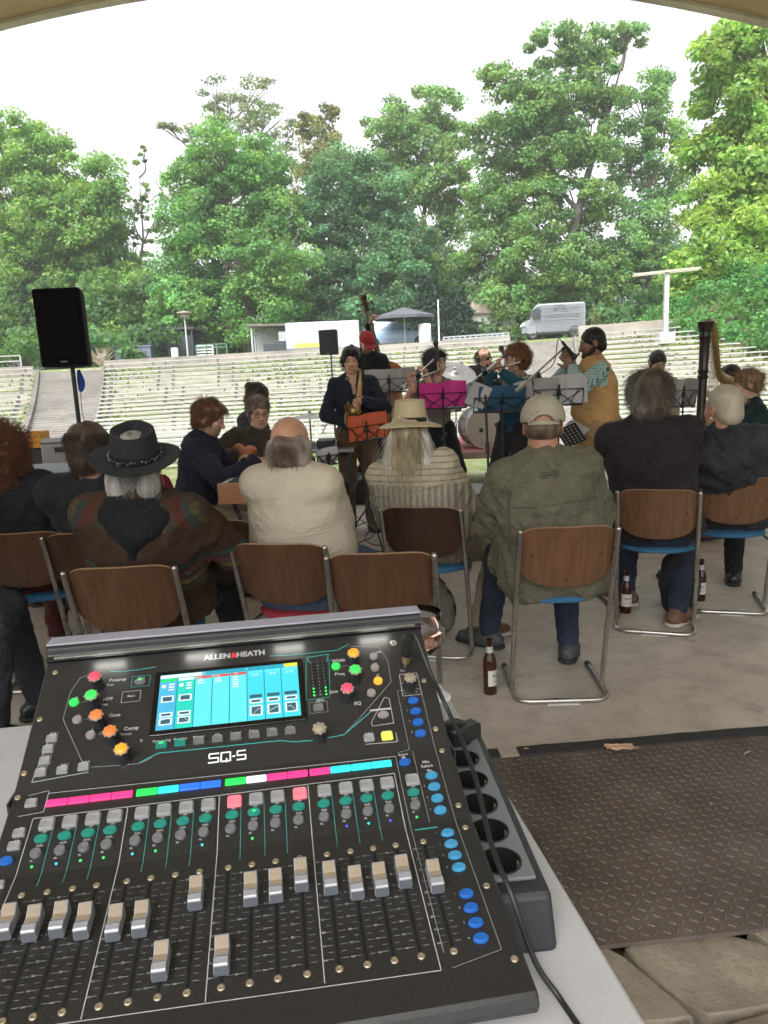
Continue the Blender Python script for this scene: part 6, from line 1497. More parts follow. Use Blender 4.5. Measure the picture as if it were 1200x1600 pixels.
t = NT('straw'); t.set(.7, 0, .3); xyz = t.sep(); wv = t.math('MULTIPLY', t.math('SINE', t.math('MULTIPLY', xyz[0], 900.)), t.math('SINE', t.math('MULTIPLY', xyz[2], 900.))); t.col(t.ramp(wv, [(.0, (.46, .38, .235)), (1, (.56, .475, .31))])); t.bump(wv, .3, .001)
hat(p, t.m, pm('band_black', (.012, .012, .012), .7), bw=.155, ch=.108, cw=.083, tilt=.0, up=.035, sidecurl=-.024, pinch=.045, yaw=.3, z0=.060)
# --- person in black felt hat and brown striped knitted hooded jacket
p = seat_person(CH_[2], (214, 728), (.12, 1, -.10), sh=.19, fat=1.05, dy=.12, Yh=2.74, legs={-1: V3(-.12, .42, .09), 1: V3(.26, .55, .09)})
p.arm(1, p.pel+V3(.26, .22, .06), (1, -.4, -.3)).arm(-1, p.pel+V3(-.18, .30, .12), (-1, -.3, -.3))
p.body('seated person from behind in black felt hat and brown knitted hooded jacket with coloured stripes', (.45, .26, .18), lh())
def knit(V):
    q = V-p.pel; v = q@p.sp; u = q@p.X; y = q@p.Yv; n = snoise(V[:, 0], V[:, 1], V[:, 2], 25, 3); c = np.tile([.055, .032, .022], (len(V), 1))*(1+.18*n[:, None])
    fine = np.sin(v*420)
    s_ = (v > .17) & (v < .29); pal = np.array([[.03, .09, .11], [.12, .09, .03], [.035, .07, .10], [.10, .03, .03], [.05, .08, .05]]); idx = ((v*55).astype(int)) % 5; on = s_ & (np.sin(v*190) > .15); c[on] = pal[idx[on]]
    hb = (v > .44) & (y < -.03); idx = ((np.abs(u)*34+v*20).astype(int)) % 5; pal2 = np.array([[.09, .025, .022], [.025, .050, .050], [.085, .065, .035], [.035, .05, .04], [.07, .04, .025]]); on = hb & (np.abs(u) > .07) & (fine > -.5); c[on] = pal2[idx[on]]
    return c
kn = vcol('knitwear', .95, .15, bump=.8, bs=420, var=.3, vs=120)
sp, X, Yv = p.sp, p.X, p.Yv
hood = [cap(p.nb-sp*.10-Yv*.075, p.nb-sp*.22-Yv*.115, .085, .055, .04, 1.5, .9, X), cap(p.nb+X*.10-sp*.02-Yv*.02, p.nb-X*.10-sp*.02-Yv*.02, .075, None, .04), cap(p.nb+X*.13-sp*.03, p.nb-sp*.13-Yv*.10, .05, .06, .04), cap(p.nb-X*.13-sp*.03, p.nb-sp*.13-Yv*.10, .05, .06, .04)]
p.top('knitted_jacket', kn, .034, .99, hem=-.02, neck=.02, fold=.007, ff=30, belly=.03, h=.0085, extra=hood+[cap(p.pel+X*.08+Yv*.05, p.pel-X*.08+Yv*.05, .15, None, .05)], col=knit, roff=.032)
blk_hood = [ell(p.nb-sp*.0-Yv*.070, (.140, .088, .075), np.stack([X, Yv, sp], 1), .02), cap(p.nb-sp*.05-Yv*.12, p.nb-sp*.115-Yv*.15, .070, .030, .03, 1.3, .8, X), cap(p.nb+X*.08-Yv*.02, p.nb-X*.08-Yv*.02, .062, None, .03)]
p.part('inner_hood', blk_hood, blackc, .0085, lambda x, y, z: -.004*snoise(x, y, z, 45, 6))
p.pants(blackc, extra=()); p.shoes(pm('sneaker_grey', (.05, .055, .07), .7, var=.4, vs=30), solew, ang={1: .5})
p.hair(HAIR, 'raw', (.34, .32, .30), 8, .007, .010, disp=.007, df=60, strands=1800, slen=.10, srad=.0010, down=.95, cuts=[sub(ell(p.hc+p.hf@V3(0, .118, -.02), (.07, .07, .11), p.hf), .01)], extra=[(.05, -.05, -.06, (.05, .045, .07)), (-.05, -.05, -.06, (.05, .045, .07))], region=lambda q: q[:, 2] < .02)
felt = fabric('felt_black', (.022, .022, .025), .3, 200, .85, .2, (.04, .04, .045))
Ph = hat(p, felt, blackc, bw=.160, ch=.105, cw=.088, cl=.104, tilt=-.36, up=.012, sidecurl=.012, pinch=.040, yaw=.25, z0=.040, bandh=.030)
m = MB()
for i in range(46):
    a_ = 2*PI*i/46; m.sphere(Ph(.0945*math.sin(a_), .1095*math.cos(a_), .014+.004*math.sin(i*2.3)), .0042+.0018*math.sin(i*1.7), 4)
m.build('hat_beads', pm('beads', (.13, .125, .12), .4, .4, var=.4, vs=200), p.o, smooth=60)
# --- grey brown bushy hair, dark jacket with tan collar lining
p = seat_person(CH_[7], (1012, 622), (-.35, 1, -.08), sh=.20, fat=1.12, dy=.03, legs={-1: V3(-.16, .34, .09), 1: V3(.12, .02, .09)})
p.body('seated person from behind, bushy grey brown hair, dark jacket with tan lining', (.44, .26, .18), lh())
dark_j = fabric('jacket_plum', (.024, .018, .021), .3, 260, .9, .45)
p.top('jacket', dark_j, .030, .96, hem=-.03, neck=.064, fold=.005, ff=28, belly=.02, h=.0095, collar=(.012, .055, dark_j), extra=[cap(p.pel+p.X*.08, p.pel-p.X*.08, .15, None, .05)])
tan = fabric('tan_lining', (.42, .27, .10), .15, 300)
p.part('lining', [cap(p.nb-p.X*.05+p.sp*.012-p.Yv*.0, p.nb-p.X*.185-p.sp*.040+p.Yv*.01, .060, .050, .01, 1, 1), sub(cap(p.nb-p.X*.05-p.sp*.016-p.Yv*.014, p.nb-p.X*.185-p.sp*.080-p.Yv*.004, .052, .045, .01), .002)], tan, .006)
p.pants(jeansd); p.shoes(brownshoe, solew, ang={-1: -.9, 1: .5})
p.hair(HAIR, 'bob', (.145, .115, .09), 9, .0065, .026, disp=.009, df=50, strands=4200, slen=.075, srad=.0010, down=.9, extra=[(0, -.06, -.05, (.088, .052, .06)), (.03, -.05, .06, (.06, .06, .06))], scol=lambda V, q, nv: (np.array([[.15, .115, .09]])+np.array([[.09, .09, .09]])*np.clip((-q[:, :1]+.02*nv-.04)/.05, 0, 1))*(1+.5*nv))
# --- short white hair, dark hooded jacket
p = seat_person(CH_[8], (1131, 640), (-.55, 1, -.15), sh=.19, fat=1.05, dy=.10, Yh=3.86, legs={-1: V3(-.22, .35, .09), 1: V3(.12, .40, .09)})
p.body('seated older person with cropped white hair and dark hooded jacket at the right edge', (.50, .27, .17), lh(), neck_r=.062)
dj2 = fabric('jacket_slate', (.030, .032, .038), .35, 260, .75, .5)
sp, X, Yv = p.sp, p.X, p.Yv
p.top('jacket', dj2, .032, .96, hem=-.03, neck=.03, fold=.007, ff=32, belly=.03, h=.0095, extra=[cap(p.nb+X*.11-sp*.05-Yv*.03, p.nb-X*.06-sp*.06-Yv*.03, .085, .075, .04), cap(p.nb+X*.02-sp*.10-Yv*.08, p.nb+X*.03-sp*.20-Yv*.12, .10, .05, .04, 1.3, .8, X), cap(p.pel+X*.08, p.pel-X*.08, .155, None, .05)])
p.pants(blackc); p.shoes(blackshoe, soleb, ang={-1: -.5})
p.hair(HAIR, 'short', (.50, .43, .33), 10, .0055, .004, disp=.0010, df=260, strands=3000, slen=.010, srad=.0005, region=lambda q: q[:, 2] > -.09, down=.2, scol=lambda V, q, nv: np.array([[.50, .43, .33]])*(1+.06*nv))
m = MB(); e_ = p.hc+p.hf@V3(-.083, -.008, -.040); m.sphere(tuple(e_), .006, 6); m.build('earring', pm('pearl', (.7, .68, .62), .2), p.o, smooth=180)
# --- left edge: curly auburn hair
p = seat_person(CH_[1], (4, 722), (.25, 1, -.05), sh=.185, fat=1.05, dy=.05)
p.body('person at the left edge with a cloud of curly auburn hair and black jacket', (.48, .28, .2), lh())
p.top('jacket', fabric('jacket_black', (.014, .015, .018), .4, 260, .7, .5), .026, .96, hem=-.02, fold=.006, h=.0105, collar=(.008, .03, pm('collar_grey', (.3, .3, .31), .8)), extra=[cap(p.pel+p.X*.08, p.pel-p.X*.08, .15, None, .05)])
p.pants(fabric('dark_red_cloth', (.07, .018, .018), .3, 300), fold=.008); p.shoes(blackshoe, soleb)
p.hair(HAIR, 'curly', (.19, .075, .035), 11, .007, .042, disp=.022, df=75, strands=5200, slen=.075, srad=.0013, down=.12, curl=.9, extra=[(0, -.04, -.06, (.10, .075, .09)), (.05, -.02, -.07, (.06, .07, .09)), (-.05, -.02, -.07, (.06, .07, .09))])
# --- thinning brown hair beyond the hat
p = seat_person(CH_[10], (141, 704), (.25, 1, -.12), sh=.18, fat=1.0, dy=.10, Yh=3.25)
p.body('man with thinning dark brown hair and dark jacket seated left of the hat wearer', (.42, .25, .17), lh())
p.top('jacket', fabric('jacket_charcoal', (.020, .020, .023), .3, 260), .030, .96, hem=-.02, fold=.005, h=.0105, collar=(.016, .030, pm('collar_olive', (.07, .065, .055), .9)), extra=[cap(p.pel+p.X*.08, p.pel-p.X*.08, .15, None, .05)])
p.pants(blackc); p.shoes(blackshoe, soleb)
p.hair(HAIR, 'short', (.075, .048, .032), 12, .006, .010, disp=.004, df=90, strands=3500, slen=.045, srad=.0009, down=.8, region=lambda q: (q[:, 2] < .085) & (q[:, 1] < .09), cuts=[sub(ell(p.hc+p.hf@V3(0, -.045, .138), (.045, .055, .030), p.hf, .01), .01)])
# --- cropped by the frame: knees of someone at the lower left, and a shoulder behind
kp = G(-178, 990, .50)
p = Person((kp.x, kp.y, 0), RAD(-72), True, .55, .05, 0, 0, .19, 1.0, legs={1: V3(.14, .36, .09), -1: V3(-.10, .50, .09)})
for q in (1, -1): p.arm(q, p.pel+V3(q*.2, .02, .04), (q, -1, 0))
p.body('person mostly outside the left edge, only dark trousered knee and black shoe in view', (.42, .26, .18), lh())
p.top('jacket', blackc, .026, .96, hem=-.02, h=.012); gj = fabric('grey_denim', (.024, .024, .028), .35, 420, .9, .5, (.05, .05, .056)); p.pants(gj, fat=1.0, off=.014, fold=.007, h=.010); p.shoes(blackshoe, soleb)
p.hair(HAIR, 'short', (.05, .035, .03), 13, .010, .010)
o = copy_tree(protos[(wA.name, seatb.name)]); o.location = (kp.x-.04, kp.y-.0, 0); o.rotation_euler = (0, 0, RAD(-72)); o['label'] = 'chair at the lower left edge of which only the blue seat corner shows'; o['group'] = GC
q_ = D(-34, 700, 4.3)
p = seat_person((q_.x, 4.3, -.3), (-36, 640), (.3, 1, 0), Yh=4.28, sh=.20)
p.body('person in dark clothes cut off by the left edge, only a shoulder showing', (.4, .25, .18), {}); p.top('jacket', fabric('navy_wool', (.014, .018, .032), .3, 260), .030, .97, h=.013); p.pants(blackc, h=.014); p.shoes(blackshoe, soleb); p.hair(HAIR, 'short', (.05, .035, .03), 14, .010, .010)
# ================================================================ THE BAND
def stand(px, Y, rz, head_px, hf=(0, 1, 0), z0=0.0, sit=False, sh=.175, fat=.95, legs=None, neck=(0, .03, 1), seat=.45, dY=0, hk=1.0, px_y=640):
    q = D(px, px_y, Y); loc = Vector((q.x, Y, z0)); d = Vector((-math.sin(rz), math.cos(rz), 0)); r_ = Vector((math.cos(rz), math.sin(rz), 0))
    H_ = D(head_px[0], head_px[1], Y+dY)-loc; hl = V3(H_.dot(r_), H_.dot(d), H_.z); zp = seat+.10 if sit else min(.96, hl[2]*.575)
    pel = V3(0, 0, zp); nd = nrm(neck); nb = hl-nd*.165*hk; v = nb-pel; L = np.linalg.norm(v)
    p = Person(loc, rz, sit, zp, 0, 0, 0, sh, fat, L/(.50*1.03), hf, (0, 0, 1), 1.0, neck, hk, seat, legs)
    p.sp = nrm(v); p.X = nrm(V3(1, 0, 0)-p.sp*p.sp[0]); p.Yv = np.cross(p.sp, p.X); T = L/1.03
    p.wst = pel+p.sp*T*.40; p.chest = pel+p.sp*T*.72; p.nb = nb; p.shp = pel+p.sp*T*.93; p.hc = hl; p.S = {1: p.shp+p.X*sh, -1: p.shp-p.X*sh}
    p.w2l = lambda P_: V3((P_-loc).dot(r_), (P_-loc).dot(d), P_.z-loc.z); return p
def wd(p, v): c, s = math.cos(p.rz), math.sin(p.rz); return V3(v[0]*c+v[1]*s, -v[0]*s+v[1]*c, v[2])   # world direction -> local
sk1 = (.62, .38, .27); sk2 = (.55, .32, .22); skd = (.22, .115, .07)
brass = pm('brass_gold', (.34, .22, .085), .34, .85, var=.2, vs=40); silver = pm('silver', (.62, .62, .60), .22, .9, var=.1); blk_m = pm('stand_black', (.015, .015, .016), .45, var=.2)
# --- saxophonist
Y = 6.9; p = stand(556, Y, PI+.10, (549, 563), (.12, .9, -.22), sh=.175, fat=.95, legs={1: V3(.13, .02, .09), -1: V3(-.10, .12, .09)})
hL = D(569, 626, Y-.28); hR = D(547, 662, Y-.20)
p.arm(-1, p.w2l(hL), (-.6, -.2, -1)); p.arm(1, p.w2l(hR), (.9, -.6, -.3))
p.body('standing saxophonist with dark chin length hair, navy open neck shirt and brown trousers', sk1, {-1: (wd(p, (-.8, -.5, -.1)), (0, .3, 1), .9, -1), 1: (wd(p, (.7, -.5, -.2)), (0, .2, 1), .9, 1)})
navy = fabric('navy_shirt', (.020, .024, .040), .2, 260)
vneck = [sub(cap(p.nb+p.Yv*.06+V3(0, 0, .03), p.nb+p.Yv*.13-p.sp*.15, .040, .012, .01), .01)]
p.top('shirt', navy, .020, .97, hem=-.02, neck=.058, fold=.006, h=.0085, cuts=vneck, collar=None)
p.part('scarf', [cap(p.nb+p.X*.055+p.Yv*.06, p.nb+p.X*.055+p.Yv*.125-p.sp*.26, .016, .022, .01), cap(p.nb+p.X*.05+p.Yv*.06, p.nb-p.X*.04-p.Yv*.05, .018, None, .01)], fabric('scarf_pattern', (.12, .10, .09), .3, 90, c2=(.5, .47, .42)), .007)
p.pants(browncl, fold=.008, off=.022); p.shoes(brownshoe, soleb)
p.hair(HAIR, 'short', (.014, .010, .009), 20, .006, .012, disp=.006, df=70, strands=1600, slen=.09, down=.9, extra=[(.055, .045, .035, (.028, .045, .055)), (-.055, .045, .035, (.028, .045, .055)), (0, .05, .09, (.06, .04, .03))], region=lambda q: q[:, 2] < .06)
Tn = thing('saxophone', 'brass tenor saxophone held by the man in the navy shirt', 'saxophone', D(553, 590, Y-.22)); o0 = Tn.location.copy()
def W(px, py, Y_): return D(px, py, Y_)-o0
Yb = Y-.24; m = MB()
mo = p.hc+p.hf@V3(0, .105, -.056); cz, sz = math.cos(p.rz), math.sin(p.rz); mo = Vector((p.loc.x+mo[0]*cz-mo[1]*sz, p.loc.y+mo[0]*sz+mo[1]*cz, mo[2]+p.loc.z))-o0
path = [mo, mo+Vector((.01, -.06, -.002)), W(562, 578, Yb+.02), W(563, 592, Yb)]; m.tube(catmull(path, 4), [.006+.0006*i for i in range(13)], 10); m.build('neck', brass, Tn, smooth=60)
m = MB(); path = [W(563, 592, Yb), W(562, 612, Yb), W(560, 632, Yb), W(557, 654, Yb), W(553, 664, Yb-.01), W(548, 664, Yb-.03), W(546, 656, Yb-.05), W(548, 645, Yb-.07)]
cp_ = catmull(path, 5); m.tube(cp_, [.014+.0011*i for i in range(len(cp_))], 14, caps=False); m.build('body', brass, Tn, smooth=60)
m = MB(); b0, b1 = W(547, 652, Yb-.055), W(552, 637, Yb-.095); m.lathe([(.045, 0), (.050, .03), (.062, .06), (.078, .078), (.082, .082), (.078, .080), (.055, .055), (.042, .02), (.03, -.03)], b0, b1-b0, 28, caps=False); m.build('bell', brass, Tn, smooth=80)
m = MB()
for i in range(12): q = Vector(cp_[2+i])+Vector((0, -.024-.0008*i, 0)); m.cyl(q, q+Vector((0, -.006, 0)), .010+.0008*i, n=10)
for s_ in (-.018, .020): m.tube([W(563, 596, Yb)+Vector((s_, -.018, 0)), W(557, 652, Yb)+Vector((s_, -.03, 0))], .003, 6)
m.build('keys', pm('brass_dark', (.30, .19, .07), .35, .9), Tn, smooth=40)
# --- bass player in red cap, double bass
Y = 8.8; p = stand(574, Y, PI-.30, (573, 535), (-.55, .70, -.5), z0=.30, sh=.18, px_y=560, neck=(0, .3, 1), legs=None)
p.arm(1, p.w2l(D(578, 508, Y+.08)), (-.6, -1, -.6)); p.arm(-1, p.w2l(D(600, 612, Y-.10)), (.4, -.3, -1))
p.body('double bass player bent over in a red baseball cap and black jacket', sk1, {1: (wd(p, (.3, -.2, .9)), (0, .8, .4), .9, 1), -1: (wd(p, (.1, -.3, -1)), (0, .8, .3), .6, -1)}, stub=(.22, .12, .08))
p.top('jacket', blackc, .022, .97, hem=-.05, neck=.056, h=.010); p.pants(blackc, h=.014); p.shoes(blackshoe, soleb)
p.hair(HAIR, 'short', (.06, .035, .025), 21, .008, .003); redcap = fabric('cap_red', (.33, .035, .04), .12, 400, .9, .2)
def capfront(p, mat, tilt=.12):
    Rt = p.hf@np.array([[1, 0, 0], [0, math.cos(tilt), math.sin(tilt)], [0, -math.sin(tilt), math.cos(tilt)]]); P = lambda x, y, z: p.hc+Rt@V3(x, y, z); n = Rt@V3(0, 0, 1)
    p.part('cap', [ell(P(0, -.012, .036), (.092, .110, .100), Rt, .01), plane(-n, -(P(0, 0, .026)@n))], mat, .006)
    p.part('cap_peak', [ell(P(0, .115, .024), (.075, .075, .012), Rt, .004), plane(-(Rt@V3(0, 1, 0)), -(P(0, .06, 0)@(Rt@V3(0, 1, 0))))], mat, .005)
capfront(p, redcap)
sc0 = D(567, 474, Y+.16); bc = D(592, 576, Y+.14); ax = (bc-sc0).normalized(); bass = thing('double_bass', 'orange brown double bass with dark neck leaning against the player in the red cap', 'double bass', bc)
zax = -ax; yb = Vector((.30, -.95, .0)); xax = yb.cross(zax).normalized(); yb = zax.cross(xax).normalized(); Mb = Matrix((xax, yb, zax)).transposed().to_4x4(); bass.matrix_basis = Matrix.Translation(bc) @ Mb
# local: x across, y towards the viewer (front), z up the neck; top of the body at z=+.10
hw = [(0.08, .05), (.075, .09), (.04, .17), (-.03, .245), (-.14, .26), (-.24, .23), (-.33, .185), (-.42, .19), (-.52, .26), (-.64, .335), (-.78, .345), (-.90, .29), (-.98, .18), (-1.02, .06)]
hwc = catmull([(a_, b_, 0) for a_, b_ in hw], 4); out = [(b_.y, b_.x) for b_ in hwc]+[(-b_.y, b_.x) for b_ in reversed(hwc)]
m = MB(); n = len(out); ring_ = []
for sc_2, y in ((.0, -.115), (.55, -.112), (.93, -.095), (1, -.085), (1, .085), (.93, .097), (.55, .118), (0, .122)): m.v += [(x*sc_2, y, -.45+(z+.45)*(sc_2*.985+.0)) for x, z in out]
for i in range(7): m.f += [(i*n+j, (i+1)*n+j, (i+1)*n+(j+1) % n, i*n+(j+1) % n) for j in range(n)]
m.mi = [0]*len(m.f); wbass = pm('bass_varnish', (.30, .095, .028), .3, var=.3, vs=7, spec=.6); m.build('body', wbass, bass, smooth=50)
m = MB(); m.tube([(0, .10, .02), (0, .085, .38), (0, .075, .66)], [.035, .026, .022], 10, flat=.8); m.build('neck', pm('bass_neck', (.14, .05, .02), .35), bass, smooth=60)
m = MB(); m.beam((0, .145, -.28), (0, .105, .64), .046, .022, up=(0, 1, 0)); m.build('fingerboard', pm('ebony', (.012, .010, .010), .35), bass, bevel=.006)
m = MB(); m.box((0, .07, .72), (.05, .06, .18)); m.lathe([(.001, -.035), (.045, -.033), (.030, -.010), (.030, .010), (.045, .033), (.001, .035)], (0, .06, .84), (1, 0, 0), 18)
for q in (-1, 1):
    for z in (.69, .76): m.cyl((q*.02, .06, z), (q*.085, .06, z), .006, n=8); m.box((q*.095, .06, z), (.02, .008, .035))
m.build('scroll', pm('scroll_dark', (.05, .022, .012), .4), bass, smooth=40)
m = MB(); m.box((0, .175, -.55), (.16, .012, .12)); m.beam((0, .15, -.98), (0, .175, -.66), .07, .015, up=(0, 1, 0)); m.build('bridge', pm('bridge_maple', (.42, .30, .16), .6), bass, bevel=.004)
m = MB()
for x in (-.018, -.006, .006, .018): m.tube([(x, .18, -.66), (x*1.3, .205, -.55), (x*.7, .125, .66)], .0016, 5)
m.build('strings', silver, bass)
m = MB()
for q in (-1, 1): m.tube(catmull([(q*.10, .108, -.42), (q*.14, .108, -.47), (q*.115, .11, -.55), (q*.16, .108, -.63), (q*.20, .105, -.66)], 5), .008, 6, flat=.4)
m.build('sound_holes', pm('ebony', (.012, .010, .010), .35), bass)
m = MB(); m.box((0, 0, .14), (.62, 1.2, .28)); o = m.build('platform', pm('platform_black', (.02, .02, .02), .8), bevel=.01); o.location = (bass.location.x-.15, 8.75, 0); tag(o, 'low black platform under the double bass player', 'platform')
# --- dark haired flute player in grey
Y = 7.3; p = stand(683, Y, PI+.55, (680, 567), (-.25, 1, -.10), sh=.165, fat=.85)
fl0, fl1 = D(697, 574, Y-.16), D(626, 604, Y-.36); p.arm(-1, p.w2l(D(668, 592, Y-.20)), (-.5, -.3, -1)); p.arm(1, p.w2l(D(645, 603, Y-.30)), (.8, 0, -1))
p.body('flute player with dark bobbed hair and sleeveless grey top behind the pink music stand', sk1, {-1: (wd(p, (-.3, -.2, .9)), (-.3, 0, -.9), .9, -1), 1: (wd(p, (-.2, -.2, .95)), (.9, 0, .2), .9, 1)}, lower_arm=True)
p.top('top', fabric('grey_linen', (.22, .20, .18), .1, 260), .012, .05, hem=-.10, neck=.070, h=.009, roff=.006); p.pants(blackc, h=.012); p.shoes(blackshoe, soleb)
sk_arm = p.part('sleeves', [cap(p.A[q][0], p.A[q][1], .044, .036, .02) for q in (1, -1)], vcol('skin', .5), .009, col=lambda V: np.tile(sk1, (len(V), 1)))
p.hair(HAIR, 'bob', (.028, .018, .014), 22, .006, .020, disp=.010, df=60, strands=1500, slen=.07, down=.6, curl=.15, extra=[(.06, .02, -.02, (.035, .06, .08)), (-.06, .02, -.02, (.035, .06, .08))])
def flute(name, a, b, r, mat, lb, cat, keys=True):
    T_ = thing(name, lb, cat, a); d_ = b-a; m = MB(); m.tube([Vector((0, 0, 0)), d_*.25, d_*.27, d_], [r, r, r*1.1, r*.9], 12); m.build('tube', mat, T_, smooth=50)
    m = MB(); L = d_.length; u_ = d_.normalized()
    for i in range(9): q_ = u_*L*(.36+.065*i)+Vector((0, -r*.6, r*.8)); m.cyl(q_, q_+Vector((0, -.002, .004)), r*.8, n=10)
    if keys: m.tube([u_*L*.33+Vector((0, -r*1.3, 0)), u_*L*.92+Vector((0, -r*1.3, 0))], r*.25, 6)
    m.build('keys', mat, T_, smooth=40); return T_
flute('flute', fl0, fl1, .0105, silver, 'silver flute played by the dark haired woman behind the pink stand', 'flute')
# --- curly haired flute player
Y = 7.05; p = stand(806, Y, PI-.75, (808, 563), (.25, 1, -.08), sh=.17, fat=.92)
p.arm(1, p.w2l(D(770, 584, Y-.30)), (.3, -.1, -1)); p.arm(-1, p.w2l(D(786, 582, Y-.34)), (-.4, .6, -.7))
p.body('flute player with short curly auburn hair and leopard print teal sweater', sk1, {1: (wd(p, (-.1, -.3, .9)), (.9, 0, .2), .9, 1), -1: (wd(p, (-.5, -.2, .7)), (0, 0, 1), .8, -1)})
def leo(V):
    q = V-p.pel; v = q@p.sp; n1 = snoise(V[:, 0], V[:, 1], V[:, 2], 150, 5, 4); n2 = snoise(V[:, 0], V[:, 1], V[:, 2], 220, 9, 3); c = np.tile([.022, .085, .125], (len(V), 1)); up_ = (v > .24)&(q@p.Yv < .13)&(np.abs(q@p.X) < .25)
    pat = np.where((np.abs(n1) < .28)[:, None], np.array([[.03, .025, .03]]), np.array([[.52, .50, .44]])); pat = np.where(((np.abs(n1) >= .28)&(n1 > .55))[:, None], np.array([[.30, .19, .09]]), pat); c[up_] = pat[up_]; return c
p.top('sweater', FAB, .020, .97, hem=-.03, neck=.058, fold=.006, h=.0075, col=leo); p.pants(fabric('charcoal_cloth', (.028, .024, .026), .2, 260), off=.016); p.shoes(blackshoe, soleb)
p.hair(HAIR, 'curly', (.20, .085, .035), 23, .006, .030, disp=.020, df=90, strands=2600, slen=.05, down=.2, curl=.8, extra=[(.055, .0, .0, (.05, .06, .07)), (-.055, .0, .0, (.05, .06, .07))])
flute('flute', D(812, 566, Y-.16), D(757, 581, Y-.36), .0105, silver, 'silver flute played by the curly haired woman', 'flute')
# --- drummer with head thrown back
RZ = .43; Y = 10.4; p = stand(753, Y, PI, (755, 556), (0, .5, .85), z0=RZ, sit=True, sh=.185, fat=.92, px_y=620, neck=(0, .12, 1), seat=.48)
p.arm(1, p.w2l(D(722, 612, Y-.45)), (.8, -.3, -.5)); p.arm(-1, p.w2l(D(790, 612, Y-.45)), (-.8, -.3, -.5))
p.body('drummer with head thrown back, dark shoulder length hair and black T-shirt', sk1, {1: ((.2, .9, 0), (-.9, .2, .1), .9, 1), -1: ((-.2, .9, 0), (.9, .2, .1), .9, -1)}, lower_arm=True)
p.top('t_shirt', blackc, .018, .10, hem=-.05, neck=.06, h=.010, roff=.018); p.pants(blackc, h=.013); p.shoes(blackshoe, soleb)
p.hair(HAIR, 'bob', (.035, .022, .016), 24, .007, .014, disp=.006, df=60, strands=900, slen=.14, down=1.0)
# --- tall man in ochre waistcoat
Y = 6.25; p = stand(937, Y, RAD(90), (926, 537), (.12, 1, -.28), sh=.195, fat=1.12, legs={1: V3(.12, .06, .09), -1: V3(-.12, -.06, .09)}, hk=1.02)
p.arm(-1, p.w2l(D(895, 574, Y-.13)), (-.5, -.1, -1)); p.arm(1, p.w2l(D(893, 566, Y+.10)), (.5, -.1, -1))
p.body('tall bearded man standing in profile in an ochre waistcoat playing a small dark flute', skd, {-1: (wd(p, (-.55, .1, .8)), (0, .2, -.6), .8, -1), 1: (wd(p, (-.5, -.1, .8)), (0, .2, -.6), .8, 1)}, lips=(.25, .10, .08))
ochre = fabric('ochre_cloth', (.55, .33, .135), .08, 300, .85, .35)
def dots(V):
    u = V[:, 1]*1.0+V[:, 0]; v = V[:, 2]; f = 46.; r_ = np.floor(v*f); s_ = np.sin((u*f+.5*(r_ % 2))*2*PI*1.0)*np.sin((v*f)*2*PI*.5+1.57*0); c = np.tile([.40, .55, .50], (len(V), 1)); c[s_ > .35] = [.05, .14, .22]; return c
p.top('patterned_shirt', FAB, .018, .92, hem=-.12, neck=.056, fold=.004, h=.006, col=dots, roff=.022)
P = p.torso_prims(.036, arms=False, belly=.02, low=.06)+[plane(-p.sp, -(p.pel@p.sp)-.04), sub(cap(p.nb, p.nb+p.sp*.2, .058, .066, .01))]+[sub(ell(p.S[q]+p.X*q*.045-p.sp*.03, (.055, .085, .125), None, .01), .012) for q in (1, -1)]
p.part('waistcoat', P, ochre, .009, lambda x, y, z: .006*(2*np.minimum(np.abs(snoise(x, y, z, 34, 4, 3)), .5)-.7))
p.part('collar', [cap(p.nb-p.sp*.005, p.nb+p.sp*.045, .074, .066, .01), sub(cap(p.nb-p.sp*.05, p.nb+p.sp*.12, .060, .056, .01))], fabric('rust_collar', (.27, .09, .03), .2, 300), .007)
p.pants(fabric('sand_trousers', (.34, .225, .11), .1, 260), off=.045, fold=.008, h=.010); p.shoes(brownshoe, soleb)
p.hair(HAIR, 'short', (.012, .010, .009), 25, .006, .006, disp=.003, df=200)
p.part('beard', [ell(p.hc+p.hf@V3(0, .070, -.082), (.045, .045, .050), p.hf, .02), cap(p.hc+p.hf@V3(-.062, .015, -.045), p.hc+p.hf@V3(-.03, .075, -.08), .020, .030, .02), cap(p.hc+p.hf@V3(.062, .015, -.045), p.hc+p.hf@V3(.03, .075, -.08), .020, .030, .02), sub(ell(p.hc+p.hf@V3(0, .115, -.052), (.024, .03, .014), p.hf, .008), .006)], HAIR, .006, lambda x, y, z: -.003*snoise(x, y, z, 160, 3), lambda V: np.tile([.012, .010, .009], (len(V), 1)))
flute('small_flute', D(905, 552, Y), D(884, 577, Y-.03), .008, pm('dark_wood_pipe', (.05, .035, .03), .3), 'short dark wooden flute held by the man in the ochre waistcoat', 'flute', False)
